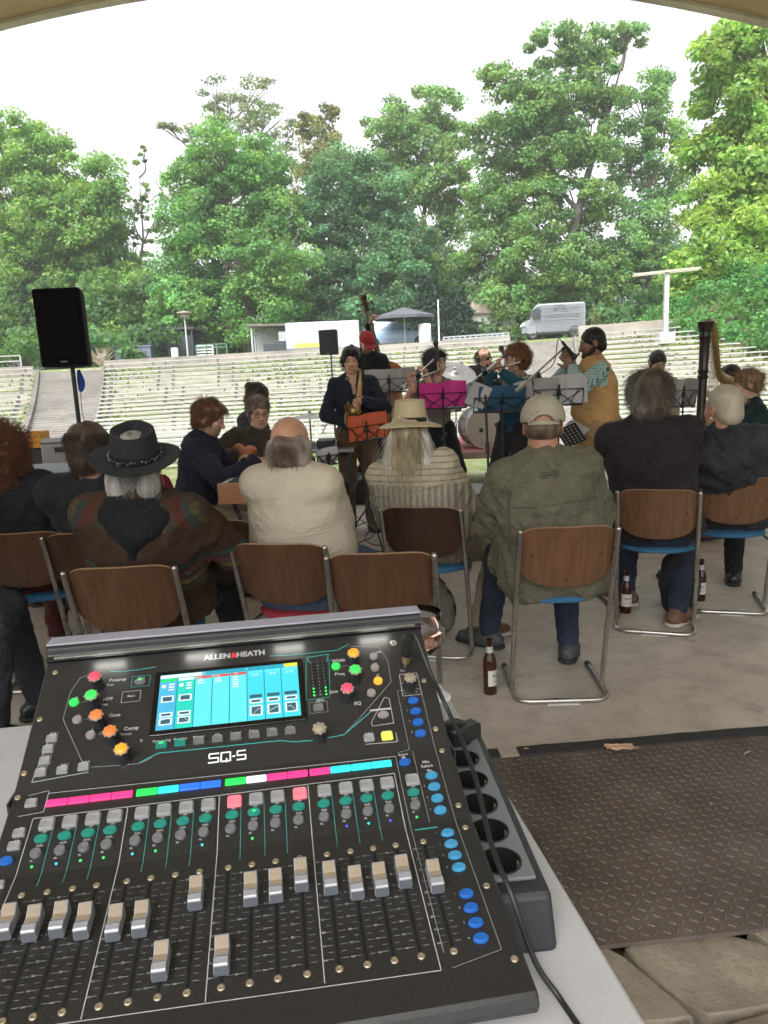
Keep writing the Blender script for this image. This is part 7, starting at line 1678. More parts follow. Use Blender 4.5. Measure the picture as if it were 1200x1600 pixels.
# --- keyboard player
Y = 5.0; p = stand(300, Y, RAD(-98), (326, 654), (-.12, 1, -.42), sit=True, sh=.17, fat=.92, px_y=760, neck=(0, .35, 1))
p.arm(1, p.w2l(D(400, 722, Y-.10)), (.3, -.2, -1)); p.arm(-1, p.w2l(D(398, 718, Y+.15)), (-.3, -.2, -1))
p.body('young man in navy hooded sweatshirt seated in profile playing the keyboard', sk1, {1: ((0, 1, -.15), (-1, 0, 0), .35, 1), -1: ((0, 1, -.15), (1, 0, 0), .35, -1)}, stub=(.33, .19, .12))
nh = fabric('hoodie_navy', (.022, .020, .036), .2, 260); X, sp, Yv = p.X, p.sp, p.Yv
p.top('hooded_sweatshirt', nh, .028, .90, hem=-.04, neck=.055, fold=.008, h=.009, extra=[cap(p.nb+X*.06-sp*.01-Yv*.06, p.nb-X*.06-sp*.01-Yv*.06, .052, None, .03), cap(p.nb-Yv*.085-sp*.03, p.nb-Yv*.10-sp*.11, .060, .045, .03), cap(p.pel+X*.06, p.pel-X*.06, .14, None, .05)])
p.pants(khaki, fold=.008); p.shoes(brownshoe, soleb)
p.hair(HAIR, 'short', (.16, .075, .032), 26, .0055, .018, disp=.006, df=80, strands=3200, slen=.05, down=.95, extra=[(0, .055, .085, (.065, .05, .035))])
rc = copy_tree(protos[(wA.name, seatb.name)]); rc.location = (p.loc.x-.02, p.loc.y, 0); rc.rotation_euler = (0, 0, RAD(-98)); rc['label'] = 'red upholstered chair under the keyboard player in the navy sweatshirt'; rc['group'] = GC
for c in rc.children:
    if c.name.startswith(('backrest', 'seat.')) or c.name == 'seat':
        c.data = c.data.copy(); c.data.materials.clear(); c.data.materials.append(seatr); c.data.materials.append(seatr)
# --- guitarist with glasses
Y = 5.7; p = stand(392, Y, RAD(198), (403, 645), (-.10, 1, -.25), sit=True, sh=.18, fat=1.0, px_y=740, neck=(0, .2, 1))
p.arm(1, p.w2l(D(374, 712, Y-.28)), (1, -.2, -.4)); p.arm(-1, p.w2l(D(455, 716, Y-.30)), (-.8, -.2, -.8))
p.body('guitarist with grey brown hair and glasses in an olive brown shirt', sk1, {1: (wd(p, (.8, -.3, -.2)), (0, .2, 1), .7, 1), -1: (wd(p, (.2, -.2, .9)), (0, .8, .2), .9, -1)})
p.top('shirt', fabric('umber_shirt', (.060, .050, .038), .25, 120), .020, .95, hem=-.04, neck=.056, fold=.007, h=.009, collar=(.006, .02, fabric('umber_shirt', (.06, .05, .038)))); p.pants(jeansd); p.shoes(blackshoe, soleb)
p.hair(HAIR, 'short', (.19, .14, .11), 27, .006, .012, disp=.005, df=70, strands=2200, slen=.045, down=.9)
m = MB()
for q in (-1, 1): m.tube([tuple(p.hc+p.hf@V3(q*.034+.024*math.cos(a_), .106, .012+.018*math.sin(a_))) for a_ in [2*PI*i/14 for i in range(14)]], .0022, 5, closed=True); m.tube([tuple(p.hc+p.hf@V3(q*.058, .104, .018)), tuple(p.hc+p.hf@V3(q*.082, .0, .015))], .002, 5)
m.tube([tuple(p.hc+p.hf@V3(-.011, .108, .016)), tuple(p.hc+p.hf@V3(.011, .108, .016))], .002, 5); m.build('glasses', pm('glasses_red', (.09, .02, .02), .3), p.o, smooth=60)
g0 = D(383, 722, Y-.36); gt_ = thing('electric_guitar', 'orange sunburst electric guitar with pale pickguard on the lap of the guitarist', 'guitar', g0, RAD(14)); gt_.rotation_euler = (RAD(-8), RAD(-4), RAD(-52)); gt_.scale = (.85, .9, .85)
m = MB(); pts = catmull([(-.24, 0, 0), (-.22, .12, 0), (-.10, .16, 0), (0, .12, 0), (.10, .14, 0), (.17, .10, 0), (.13, .03, 0), (.12, -.03, 0), (.17, -.09, 0), (.08, -.13, 0), (0, -.11, 0), (-.10, -.16, 0), (-.22, -.12, 0)], 5, True)
m.prism([(q.x, q.y) for q in pts], -.022, .022); m.v = [(x, -z, y) for x, y, z in m.v]; m.f = [f[::-1] for f in m.f]; m.build('body', pm('sunburst', (.42, .11, .02), .25, var=.5, vs=4), gt_, bevel=.006)
m = MB(); pts = catmull([(-.05, .04, 0), (.10, .06, 0), (.10, -.04, 0), (.02, -.08, 0), (-.10, -.09, 0), (-.08, -.03, 0)], 4, True); m.prism([(q.x, q.y) for q in pts], .0225, .026); m.v = [(x, -z, y) for x, y, z in m.v]; m.build('pickguard', pm('pickguard', (.62, .46, .14), .35), gt_)
m = MB(); m.beam((.10, -.030, .0), (.60, -.030, .03), .045, .02, up=(0, 1, 0)); m.build('neck', pm('maple', (.42, .24, .09), .4), gt_, bevel=.004); m = MB(); m.box((.68, -.03, .035), (.17, .018, .07)); m.build('headstock', pm('maple', (.42, .24, .09), .4), gt_, bevel=.006)
# --- person with hair bun behind the guitarist
Y = 6.3; p = stand(385, Y, RAD(-60), (402, 622), (.1, 1, -.45), sit=True, sh=.18, px_y=740, neck=(0, .3, 1)); p.lap()
p.body('person with dark hair tied in a small bun bending forward behind the guitarist', sk2, {}); p.top('top', fabric('charcoal_knit', (.030, .028, .030), .2, 260), .024, .97, h=.010); p.pants(blackc, h=.014); p.shoes(blackshoe, soleb)
p.hair(HAIR, 'short', (.05, .028, .018), 28, .006, .008, extra=[(0, -.108, .070, (.028, .028, .028))], strands=900, slen=.03, down=.9)
# --- reading musician at the right behind the marimba
Y = 8.2; p = stand(1027, Y, PI-.05, (1027, 567), (-.1, .9, -.55), sit=True, sh=.165, fat=.85, px_y=640, neck=(0, .15, 1), seat=.55); p.lap()
p.body('musician with dark hair and beige top looking down behind the right hand music stand', sk1, {}); p.top('top', fabric('beige_knit', (.30, .27, .20), .12, 260), .018, .97, h=.010); p.pants(blackc, h=.014); p.shoes(blackshoe, soleb)
p.hair(HAIR, 'short', (.025, .018, .016), 29, .006, .012, extra=[(.0, -.09, .03, (.03, .03, .03))], strands=400, slen=.05)
# --- harpist and her neighbour
Y = 6.1; p = stand(1182, Y, RAD(80), (1168, 602), (.1, 1, -.30), sit=True, sh=.17, px_y=680, neck=(0, .2, 1), seat=.46)
p.arm(-1, p.w2l(D(1128, 640, Y-.15)), (-.5, -.2, -1)); p.arm(1, p.w2l(D(1130, 625, Y+.15)), (.5, 0, -1))
p.body('harpist in profile with light brown hair in a bun, patterned scarf and dark teal jacket', sk1, {-1: ((0, 1, .3), (1, 0, .5), .5, -1), 1: ((0, 1, .3), (-1, 0, .5), .5, 1)})
p.top('jacket', fabric('dark_teal', (.010, .028, .033), .25, 260), .024, .97, h=.009); p.pants(blackc, h=.013); p.shoes(blackshoe, soleb)
p.part('scarf', [cap(p.nb+p.X*.06+p.Yv*.03, p.nb-p.X*.06+p.Yv*.03, .060, None, .03), cap(p.nb+p.Yv*.06, p.nb+p.Yv*.09-p.sp*.16, .050, .035, .03)], FAB, .007, lambda x, y, z: -.006*snoise(x, y, z, 60, 3), lambda V: np.where((snoise(V[:, 0], V[:, 1], V[:, 2], 130, 5) > .1)[:, None], np.array([[.40, .34, .24]]), np.array([[.10, .08, .06]])))
p.hair(HAIR, 'short', (.25, .15, .075), 30, .006, .012, extra=[(0, -.115, .03, (.035, .030, .035))], strands=900, slen=.05, down=.2)
Y = 7.3; p = stand(1150, Y, RAD(95), (1141, 592), (0, 1, -.5), sit=True, sh=.16, px_y=680, seat=.46); p.lap()
p.body('dark haired musician half hidden between the harp and the harpist', sk2, {}); p.top('top', blackc, .02, .97, h=.012); p.pants(blackc, h=.015); p.shoes(blackshoe, soleb); p.hair(HAIR, 'short', (.02, .014, .012), 31, .008, .016)
# ================================================================ STAGE FURNITURE
# --- riser with drum kit
r0 = Vector((.92, 10.15, 0)); riser = thing('drum_riser', 'low wooden stage riser with red carpet under the drum kit', 'riser', r0, 0)
m = MB(); m.box((0, 0, .385), (1.75, 2.0, .09)); m.build('deck', pm('riser_wood', (.34, .27, .21), .7, var=.2, vs=5), riser, bevel=.004)
m = MB(); m.box((0, .0, .434), (1.70, 1.92, .006)); m.build('carpet', pm('carpet_red', (.34, .10, .10), .95, var=.35, vs=12, bump=.5, bs=60), riser)
for x in (-.80, .80):
    for y in (-.92, .92): m = MB(); m.box((x, y, .17), (.08, .06, .34)); m.build('leg', pm('riser_leg', (.42, .43, .45), .4, .5), riser, bevel=.004)
o = None
kit = lambda px, py, Y_: D(px, py, Y_)
chrome = pm('chrome', (.62, .62, .63), .15, .95, var=.05); drumw = pm('drum_shell', (.30, .30, .32), .3, .4, var=.3, vs=25); skin_ = pm('drum_skin', (.46, .43, .38), .55, var=.06, vs=3)
c = D(753, 674, 9.6); c.z = .44+.265; bd = thing('bass_drum', 'white fronted bass drum with two black tape marks on the riser', 'drum', c, RAD(10))
m = MB(); m.lathe([(.25, -.20), (.255, -.19), (.255, .19), (.25, .20)], ax=(0, 1, 0), n=40, caps=False); m.build('shell', drumw, bd, smooth=50)
m = MB(); m.lathe([(.24, -.203), (.268, -.205), (.268, -.165), (.255, -.165)], ax=(0, 1, 0), n=40, caps=False); m.lathe([(.255, .165), (.268, .165), (.268, .205), (.24, .203)], ax=(0, 1, 0), n=40, caps=False); m.build('hoops', pm('hoop', (.50, .46, .40), .35, var=.1), bd, smooth=50)
m = MB(); m.lathe([(.245, -.198), (.0001, -.2)], ax=(0, 1, 0), n=40, caps=False); m.v = [(x, y, z) for x, y, z in m.v]; m.build('front_skin', skin_, bd)
m = MB(); m.box((-.075, -.2035, -.03), (.05, .003, .05)); m.box((.14, -.2035, .03), (.065, .003, .05), R=Matrix.Rotation(-.2, 3, 'Y')); m.build('tape_patches', blk_m, bd)
for i in range(8):
    a_ = PI/4*i+.3; m = MB(); m.cyl((.268*math.cos(a_), -.21, .268*math.sin(a_)), (.268*math.cos(a_), .21, .268*math.sin(a_)), .006, n=8); m.box((.268*math.cos(a_), -.13, .268*math.sin(a_)), (.025, .05, .025)); m.build('lug', chrome, bd)
for q in (-1, 1): m = MB(); m.cyl((q*.20, -.05, -.16), (q*.34, -.22, -.262), .009, n=8); m.build('spur', chrome, bd)
def drum(px, py, Y_, r, h, lb, zt, tilt=0, legs=3, sk=skin_):
    c = D(px, py, Y_); c.z = zt; T_ = thing('drum', lb, 'drum', c); R_ = Matrix.Rotation(tilt, 3, 'X')
    m = MB(); m.lathe([(r, -h), (r, -.02)], ax=R_ @ Vector((0, 0, 1)), n=32, caps=False); m.build('shell', drumw, T_, smooth=50)
    m = MB(); m.lathe([(r*.96, .0), (r*1.05, .004), (r*1.05, -.03), (r, -.03)], ax=R_ @ Vector((0, 0, 1)), n=32, caps=False); m.lathe([(r, -h+.03), (r*1.05, -h+.03), (r*1.05, -h), (r*.9, -h)], ax=R_ @ Vector((0, 0, 1)), n=32, caps=False); m.build('hoops', chrome, T_, smooth=50)
    m = MB(); m.lathe([(r, -.002), (.0001, -.002)], ax=R_ @ Vector((0, 0, 1)), n=32, caps=False); m.build('skin', sk, T_)
    for i in range(legs): a_ = 2*PI*i/legs+.5; m = MB(); m.tube([(r*.2*math.cos(a_), r*.2*math.sin(a_), -h-.12), (r*1.0*math.cos(a_), r*1.0*math.sin(a_), -zt+.445)], .008, 8); m.cyl((0, 0, -h), (0, 0, -h-.14), .012, n=8); m.build('leg', chrome, T_)
    return T_
drum(700, 640, 10.0, .18, .13, 'chrome snare drum on its stand left of the bass drum', .44+.60, .1)
drum(684, 655, 9.75, .17, .30, 'floor tom with dark shell at the left end of the drum riser', .44+.45)
drum(765, 640, 9.9, .15, .20, 'small tom above the bass drum', .44+.74, -.25, 1)
def cymbal(px, py, Y_, r, lb, zb_=.44, tilt=-.35, roll=.1, mat=None, foot=True):
    c = D(px, py, Y_); T_ = thing('cymbal_stand', lb, 'cymbal', (c.x, c.y, zb_)); h = c.z-zb_; R_ = Matrix.Rotation(roll, 3, 'Y') @ Matrix.Rotation(tilt, 3, 'X')
    m = MB(); m.lathe([(r, 0), (r*.98, .004), (r*.5, .022), (r*.22, .03), (r*.18, .048), (r*.06, .055), (.0001, .056)], (0, 0, h), R_ @ Vector((0, 0, 1)), 40); m.build('cymbal', mat or pm('cymbal', (.36, .34, .31), .3, .8, var=.15, vs=12), T_, smooth=60)
    m = MB(); m.cyl((0, 0, .12), (0, 0, h+.06), .010, n=8); m.sphere((0, 0, h+.07), .02, 5)
    for i in range(3): a_ = 2*PI*i/3+.4; m.tube([(0, 0, .35), (.24*math.cos(a_), .24*math.sin(a_), .01)], .009, 8)
    m.build('stand', chrome, T_, smooth=40)
cymbal(711, 584, 9.9, .28, 'large grey ride cymbal tilted towards the viewer left of the drummer', tilt=.55, roll=.12)
cymbal(803, 577, 9.95, .25, 'pale crash cymbal partly hidden behind the curly haired flute player', tilt=.75, roll=-.35, mat=pm('cymbal_pale', (.45, .43, .42), .35, .6))
cymbal(484, 652, 8.0, .17, 'small hi-hat cymbal on a thin stand beside the bald man\'s head', zb_=0, tilt=.05, roll=.05)
m = MB(); rn = random.Random(9)
for i in range(26): m.box((rn.uniform(-.22, .2), rn.uniform(-.1, .1), .012+rn.random()*.05), (rn.uniform(.03, .09), rn.uniform(.02, .06), .03), rz=rn.random()*3)
o = m.build('cloths', pm('red_cloth', (.45, .04, .08), .8, var=.5, vs=30), bevel=.008); q_ = D(694, 695, 9.45); o.location = (q_.x, 9.45, .437); tag(o, 'bundle of red and pink cloths lying on the riser left of the bass drum', 'cloth')
# --- music stands
paper = pm('paper', (.50, .485, .48), .8, var=.05, vs=3)
def music_stand(px0, px1, py0, py1, Y_, lb, sheets, zb_=0.0, yaw=0.0, tilt=.28, desk=True, per=False, roll=0.0, tripod=True):
    """px/py: the box of the desk as seen; desk leans back by tilt and faces the band (we see its back)"""
    c = D((px0+px1)/2, (py0+py1)/2, Y_); w_ = (px1-px0)/FPX*Y_/max(.3, math.cos(yaw)); h_ = (py1-py0)/FPX*Y_
    T_ = thing('music_stand', lb, 'music stand', (c.x, c.y, zb_), yaw); R_ = Matrix.Rotation(tilt, 4, 'X') @ Matrix.Rotation(roll, 4, 'Y'); M_ = Matrix.Translation((0, 0, c.z-zb_)) @ R_
    m = MB(); m.M = M_
    if not per:
        a_, b_ = w_/2, h_/2
        for s0, s1 in (((-a_, 0, -b_), (a_, 0, -b_)), ((-a_, 0, b_*.2), (a_, 0, b_*.2)), ((-a_, 0, -b_), (-a_, 0, b_*.2)), ((a_, 0, -b_), (a_, 0, b_*.2)), ((0, 0, -b_), (-a_, 0, b_*.2)), ((0, 0, -b_), (a_, 0, b_*.2)), ((-a_*.45, 0, -b_), (-a_*.8, 0, b_*.2)), ((a_*.45, 0, -b_), (a_*.8, 0, b_*.2)), ((-a_*.1, 0, b_*.1), (a_*.7, 0, -b_*.9)), ((a_*.1, 0, b_*.1), (-a_*.7, 0, -b_*.9))):
            m.tube([Vector(s0)+Vector((0, -.008, 0)), Vector(s1)+Vector((0, -.008, 0))], .0035, 6)
        m.box((0, -.012, -b_*.25), (.014, .008, b_*1.6)); m.box((0, -.016, -b_*.05), (.03, .018, .04)); m.box((0, .02, -b_), (w_, .035, .006))
    else:
        m.box((0, 0, 0), (w_, .004, h_)); m.box((0, .02, -h_/2), (w_, .04, .004))
    m.build('desk', blk_m, T_)
    if per:
        m = MB(); m.M = M_
        for i in range(5):
            for j in range(6): m.lathe([(.0085, -.0035), (.0001, -.0035)], ((i-2)*w_/5.6, 0, (j-2.5)*h_/6.6), (0, 1, 0), 12, caps=False); m.lathe([(.0085, .0035), (.0001, .0035)], ((i-2)*w_/5.6, 0, (j-2.5)*h_/6.6), (0, -1, 0), 12, caps=False)
        m.build('holes', pm('hole_light', (.42, .42, .40), .8), T_)
    m = MB(); zc_ = c.z-zb_
    m.cyl((0, 0, .30), (0, 0, zc_*.62), .011, n=10); m.cyl((0, 0, zc_*.60), (0, -.012, zc_-h_*.3), .008, n=10); m.cyl((0, 0, zc_*.60), (0, 0, zc_*.64), .016, n=10); m.build('column', blk_m, T_, smooth=40)
    if tripod:
        for i in range(3): a_ = 2*PI*i/3+.6; m = MB(); m.tube([(0, 0, .36), (.26*math.cos(a_), .26*math.sin(a_), .012)], .007, 6); m.tube([(.0, .0, .22), (.14*math.cos(a_), .14*math.sin(a_), .17)], .005, 6); m.build('leg', blk_m, T_)
    for k_, (x0, x1, z0_, z1_, mt, tl_) in enumerate(sheets):     # fractions of the desk
        X0, X1, Z0, Z1 = (x0-.5)*w_, (x1-.5)*w_, (z0_-.5)*h_, (z1_-.5)*h_; m = MB(); m.M = M_ @ Matrix.Translation((0, .004+.004*k_, 0)) @ Matrix.Rotation(tl_, 4, 'Y'); NX = 6
        for e in (0, .0016):
            for i in range(NX+1): f = i/NX; x = X0+(X1-X0)*f; m.v += [tuple(m.M @ Vector((x, .012*math.sin(PI*f)*.6+e, Z0))), tuple(m.M @ Vector((x, .012*math.sin(PI*f)+.01*math.sin(f*5)+e, Z1)))]
        n_ = 2*(NX+1)
        for i in range(NX): m.f += [(2*i, 2*i+2, 2*i+3, 2*i+1), (n_+2*i, n_+2*i+1, n_+2*i+3, n_+2*i+2)]
        m.f += [(0, 1, n_+1, n_), (2*NX, n_+2*NX, n_+2*NX+1, 2*NX+1)]; m.mi = [0]*len(m.f); m.build('sheet_music', mt, T_)
    return T_
pink = pm('folder_pink', (.62, .03, .24), .6, var=.06, vs=4); blue = pm('folder_blue', (.02, .09, .17), .6, var=.1, vs=4); orange = pm('folder_orange', (.60, .12, .045), .6, var=.06, vs=4)
music_stand(656, 728, 597, 639, 6.7, 'music stand holding a bright pink folder', [(.0, .5, .0, .97, pink, 0), (.5, 1.0, .05, 1.03, pm('folder_pink2', (.68, .04, .30), .6), 0), (.95, 1.10, .0, .85, paper, 0)], yaw=-.05)
music_stand(741, 827, 605, 645, 6.35, 'music stand holding a dark teal blue folder with loose sheets', [(-.12, .25, -.1, .80, paper, .35), (.08, .93, .05, 1.05, blue, -.04), (.75, 1.08, -.02, 1.0, paper, -.25)], yaw=.05, roll=.04)
music_stand(834, 911, 590, 634, 5.75, 'music stand with white sheets in front of the man in the ochre waistcoat', [(.0, .48, .0, 1.0, pm('paper_grey', (.33, .31, .30), .8), 0), (.40, 1.0, .0, 1.06, paper, -.06), (.65, 1.08, -.1, .9, paper, -.14)])
music_stand(544, 600, 648, 690, 6.1, 'music stand with an orange folder in front of the saxophonist', [(.0, .40, .0, 1.0, orange, .0), (.36, 1.1, .03, 1.02, orange, -.05)], yaw=.30, roll=-.08)
music_stand(574, 642, 577, 613, 8.0, 'music stand with large white sheets behind the saxophonist', [(-.05, .45, .0, 1.0, paper, .0), (.35, .80, -.05, .98, paper, -.03), (.7, 1.12, .0, .95, paper, -.1)])
music_stand(496, 528, 700, 727, 5.2, 'small music stand with curled white paper between the bald man and the saxophonist', [(.0, 1.0, .0, 1.0, paper, -.25)], yaw=.5)
music_stand(1046, 1088, 592, 636, 7.2, 'music stand with grey white sheets left of the harp', [(.0, .48, .0, 1.0, paper, 0), (.5, 1.05, .0, 1.0, pm('paper_grey', (.33, .31, .30), .8), 0)])
music_stand(876, 908, 662, 698, 5.5, 'black perforated metal music stand behind the capped man', [(.55, 1.25, .05, .95, paper, -.45)], per=True, yaw=-.35, roll=-.45, tilt=.5)
# --- microphone stands
def mic_stand(base, Yb_, piv, Yp, boom0, boom1, Yboom, lb, lab2=None, mat=blk_m, mk=True, zb_=0):
    b = D(base[0], base[1], Yb_); b.z = zb_; P_ = D(piv[0], piv[1], Yp); T_ = thing('microphone_stand', lb, 'mic stand', b)
    m = MB(); m.tube([(0, 0, .05), P_-b], .011, 10); m.cyl((P_-b)*.52, (P_-b)*.58, .018, n=10); m.build('column', mat, T_, smooth=40)
    a0, a1 = D(boom0[0], boom0[1], Yboom[0]), D(boom1[0], boom1[1], Yboom[1])
    m = MB(); m.tube([a0-b, a1-b], .009, 10); m.tube([a0-b, (a0-b)*.8+(a1-b)*.2], .015, 10); m.build('boom', silver if mat is blk_m else mat, T_, smooth=40)
    m = MB(); m.cyl(P_-b+Vector((0, -.03, -.02)), P_-b+Vector((0, .03, .02)), .026, n=12); m.box(P_-b+Vector((0, 0, -.035)), (.03, .03, .06)); m.build('clutch', blk_m, T_, smooth=40)
    for i in range(3): a_ = 2*PI*i/3+.2; m = MB(); m.tube([(0, 0, .09), (.30*math.cos(a_), .30*math.sin(a_), .012)], .010, 8); m.build('leg', blk_m, T_)
    d_ = (a1-a0).normalized(); mc = thing('microphone', lab2, 'microphone', a1); m = MB(); s_ = Vector((.35, -.3, -.55)).normalized() if lab2 and 'ochre' in lab2 else (d_*.4+Vector((-.3, .25, .25))).normalized()
    m.tube([-s_*.05, s_*.045, s_*.10], [.012, .014, .019], 14); m.build('body', blk_m, mc, smooth=50); m = MB(); m.sphere(s_*.115, .026, 8, (1, 1, 1.1)); m.build('grille', pm('mic_grille', (.06, .06, .065), .4, .6, bump=.8, bs=700), mc, smooth=180)
    m = MB(); m.cyl(-d_*.05, Vector((0, 0, 0)), .012, n=8); m.tube(catmull([-s_*.05, -s_*.11+Vector((0, 0, -.03)), (a0-a1)*.25+Vector((0, 0, -.05)), (a0-a1)*.6+Vector((0, 0, -.03))], 5), .004, 6); m.build('clip', blk_m, mc)
mic_stand((651, 760), 7.0, (653, 584), 7.0, (632, 606), (684, 556), (7.15, 6.85), 'black microphone stand with boom pointing at the dark haired flute player', 'microphone on the boom in front of the dark haired flute player')
mic_stand((766, 760), 6.0, (757, 580), 6.4, (734, 600), (788, 556), (6.3, 6.75), 'tall microphone stand in the middle with silver boom, in front of the bass drum', 'microphone at the end of the middle boom near the curly haired player')
mic_stand((842, 740), 6.1, (841, 588), 6.1, (806, 612), (884, 541), (6.0, 6.2), 'microphone stand with long silver boom reaching to the ochre waistcoat man', 'microphone aimed at the flute of the ochre waistcoat man')
# --- loudspeakers
def speaker(px, py, Y_, w_, h_, d_, zb_, lb, pl, ry=0.0, yaw=.1, leg_px=None):
    c = D(px, py, Y_); S_ = thing('loudspeaker_stand', pl, 'speaker stand', (c.x, c.y, zb_)); H_ = c.z-h_/2-zb_
    m = MB(); m.cyl((0, 0, .1), (0, 0, H_*.55), .024, n=12); m.cyl((0, 0, H_*.55), (0, 0, H_+.03), .017, n=12); m.cyl((0, 0, H_*.52), (0, 0, H_*.56), .03, n=12); m.build('pole', blk_m, S_, smooth=40)
    for i in range(3): a_ = 2*PI*i/3+.9; m = MB(); m.tube([(0, 0, H_*.42), (.5*math.cos(a_), .5*math.sin(a_), .02)], .012, 8); m.tube([(0, 0, .16), (.27*math.cos(a_), .27*math.sin(a_), H_*.42*.46)], .008, 6); m.build('leg', blk_m, S_)
    T_ = thing('loudspeaker', lb, 'loudspeaker', (c.x, c.y, c.z-h_/2), yaw); T_.rotation_euler = (0, ry, yaw)
    m = MB(); m.prism([(-w_/2, -d_/2), (w_/2, -d_/2), (w_/2*.62, d_/2), (-w_/2*.62, d_/2)], 0, h_); m.build('cabinet', pm('speaker_black', (.009, .008, .010), .9, spec=.15, var=.2, bump=.3, bs=300), T_, bevel=.018, seg=3)
    m = MB(); m.box((0, -d_/2-.004, h_/2), (w_*.90, .014, h_*.94)); m.build('grille', pm('speaker_grille', (.006, .005, .006), .9, 0, spec=.1, var=.3, vs=400, bump=.8, bs=900), T_, bevel=.006)
    m = MB(); m.box((w_*.0, -d_/2-.013, h_*.06), (.05, .003, .012)); m.build('badge', pm('badge', (.10, .10, .10), .4, .5), T_)
    return T_
speaker(106, 514, 5.9, .35, .575, .38, 0, 'large black loudspeaker high on a pole at the left', 'black pole stand carrying the large loudspeaker at the left', ry=-.01, yaw=.12)
speaker(516, 535, 16.3, .40, .52, .36, -.16, 'small distant black loudspeaker left of the bass player', 'thin black pole stand of the small distant loudspeaker', yaw=-.25)
m = MB(); b = D(124, 590, 5.95); m.tube(catmull([b+Vector((0, 0, .06)), b+Vector((.01, .0, -.05)), D(126, 612, 5.95)], 4), [.012, .018, .026, .03, .03, .028, .024, .02, .012], 8, flat=.5); m.tube(catmull([D(126, 610, 5.95), D(128, 640, 5.94), D(133, 662, 5.93)], 4), .003, 5)
tag(m.build('strap', pm('strap_blue', (.01, .05, .32), .7), smooth=60), 'blue strap hanging beside the pole of the large loudspeaker', 'strap')
# --- harp
Y_ = 5.75; ct = D(1100, 505, Y_); hb_ = Vector((ct.x-.02, Y_, 0)); harp = thing('harp', 'dark wooden concert harp with golden neck and strings at the right', 'harp', hb_, 0); Hc = ct.z
hw_ = pm('harp_wood', (.020, .010, .008), .35, var=.3, vs=12); hg = pm('harp_gold', (.30, .185, .075), .35, .5, var=.25, vs=30)
m = MB(); m.lathe([(r_*.82, z_) for r_, z_ in [(.05, .02), (.065, .03), (.065, .10), (.045, .13), (.040, .3), (.040, Hc-.42), (.052, Hc-.40), (.040, Hc-.38), (.052, Hc-.36), (.043, Hc-.34), (.047, Hc-.12), (.058, Hc-.10), (.052, Hc-.07), (.072, Hc-.02), (.078, Hc+.01), (.055, Hc+.014)]], (0, 0, 0), (.02, 0, 1), 12); m.build('column', hw_, harp, smooth=25)
sh_ = D(1146, 598, Y_+.6)-hb_; ntop = [Vector((.02, .04, Hc-.04)), D(1112, 507, Y_+.12)-hb_, D(1116, 530, Y_+.24)-hb_, D(1119, 560, Y_+.38)-hb_, D(1124, 586, Y_+.5)-hb_, sh_]
cn = catmull(ntop, 5); m = MB(); NP = len(cn)
m.tube(cn, [.052-.012*abs(i/NP-.5) for i in range(NP)], 8, flat=.6); m.build('neck', hg, harp, smooth=60)
m = MB(); bb = Vector((.02, .12, .14)); m.v = []
ax_ = (sh_-bb); 
for i in range(9):
    f = i/8; c_ = bb+ax_*f; w2 = .20*(1-f)+.055; m.v += [tuple(c_+Vector((-w2*.8, -.02, 0))), tuple(c_+Vector((w2*.8, -.02, 0))), tuple(c_+Vector((w2*.6, .14*(1-f)+.07, -.03))), tuple(c_+Vector((-w2*.6, .14*(1-f)+.07, -.03)))]
for i in range(8): m.f += [(4*i+j, 4*i+(j+1) % 4, 4*i+4+(j+1) % 4, 4*i+4+j) for j in range(4)]
m.f += [(3, 2, 1, 0), (32, 33, 34, 35)]; m.mi = [0]*len(m.f); m.build('soundbox', hw_, harp, bevel=.01)
m = MB()
for i in range(30):
    f = (i+.5)/30; a_ = cn[int(1+f*(NP-4))]; b_ = bb+ax_*(.03+.90*f)+Vector((0, -.03, 0)); m.tube([a_+Vector((-.015, 0, 0)), b_], .0016, 4)
m.build('strings', pm('harp_string', (.45, .38, .28), .4, var=.3, vs=60), harp)
m = MB()
for i in range(30): a_ = cn[int(1+(i+.5)/30*(NP-4))]; m.cyl(a_+Vector((-.05, 0, .0)), a_+Vector((.05, 0, .0)), .005, n=6)
m.build('tuning_pins', pm('brass_gold', (.5, .33, .12), .3, .9), harp)
m = MB(); m.box((.03, .16, .07), (.40, .42, .10)); m.build('base', hw_, harp, bevel=.02)
# --- marimba
q_ = D(1085, 652, 7.0); mb_ = thing('marimba', 'wooden marimba with silver resonator tubes behind the harp column', 'marimba', (q_.x, 7.0, 0), RAD(4)); zt = q_.z
m = MB()
for i in range(16): x = -.42+.056*i; m.box((x, 0, zt), (.046, .40-.012*i, .022))
m.build('bars', pm('rosewood', (.26, .105, .045), .4, var=.3, vs=9), mb_, bevel=.004)
m = MB()
for i in range(16): x = -.42+.056*i; m.cyl((x, -.10, zt-.03), (x, -.10, zt-.30-.18*abs(math.sin(i*.2+.4))), .021, n=12)
m.build('resonators', pm('tube_silver', (.42, .38, .33), .3, .7, var=.15), mb_, smooth=40)
m = MB(); m.box((0, -.19, zt-.03), (.98, .03, .06)); m.box((0, .19, zt-.03), (.98, .03, .06))
for x in (-.46, .46): m.box((x, 0, zt/2), (.04, .36, zt))
m.build('frame', pm('marimba_frame', (.30, .16, .08), .5), mb_, bevel=.005)
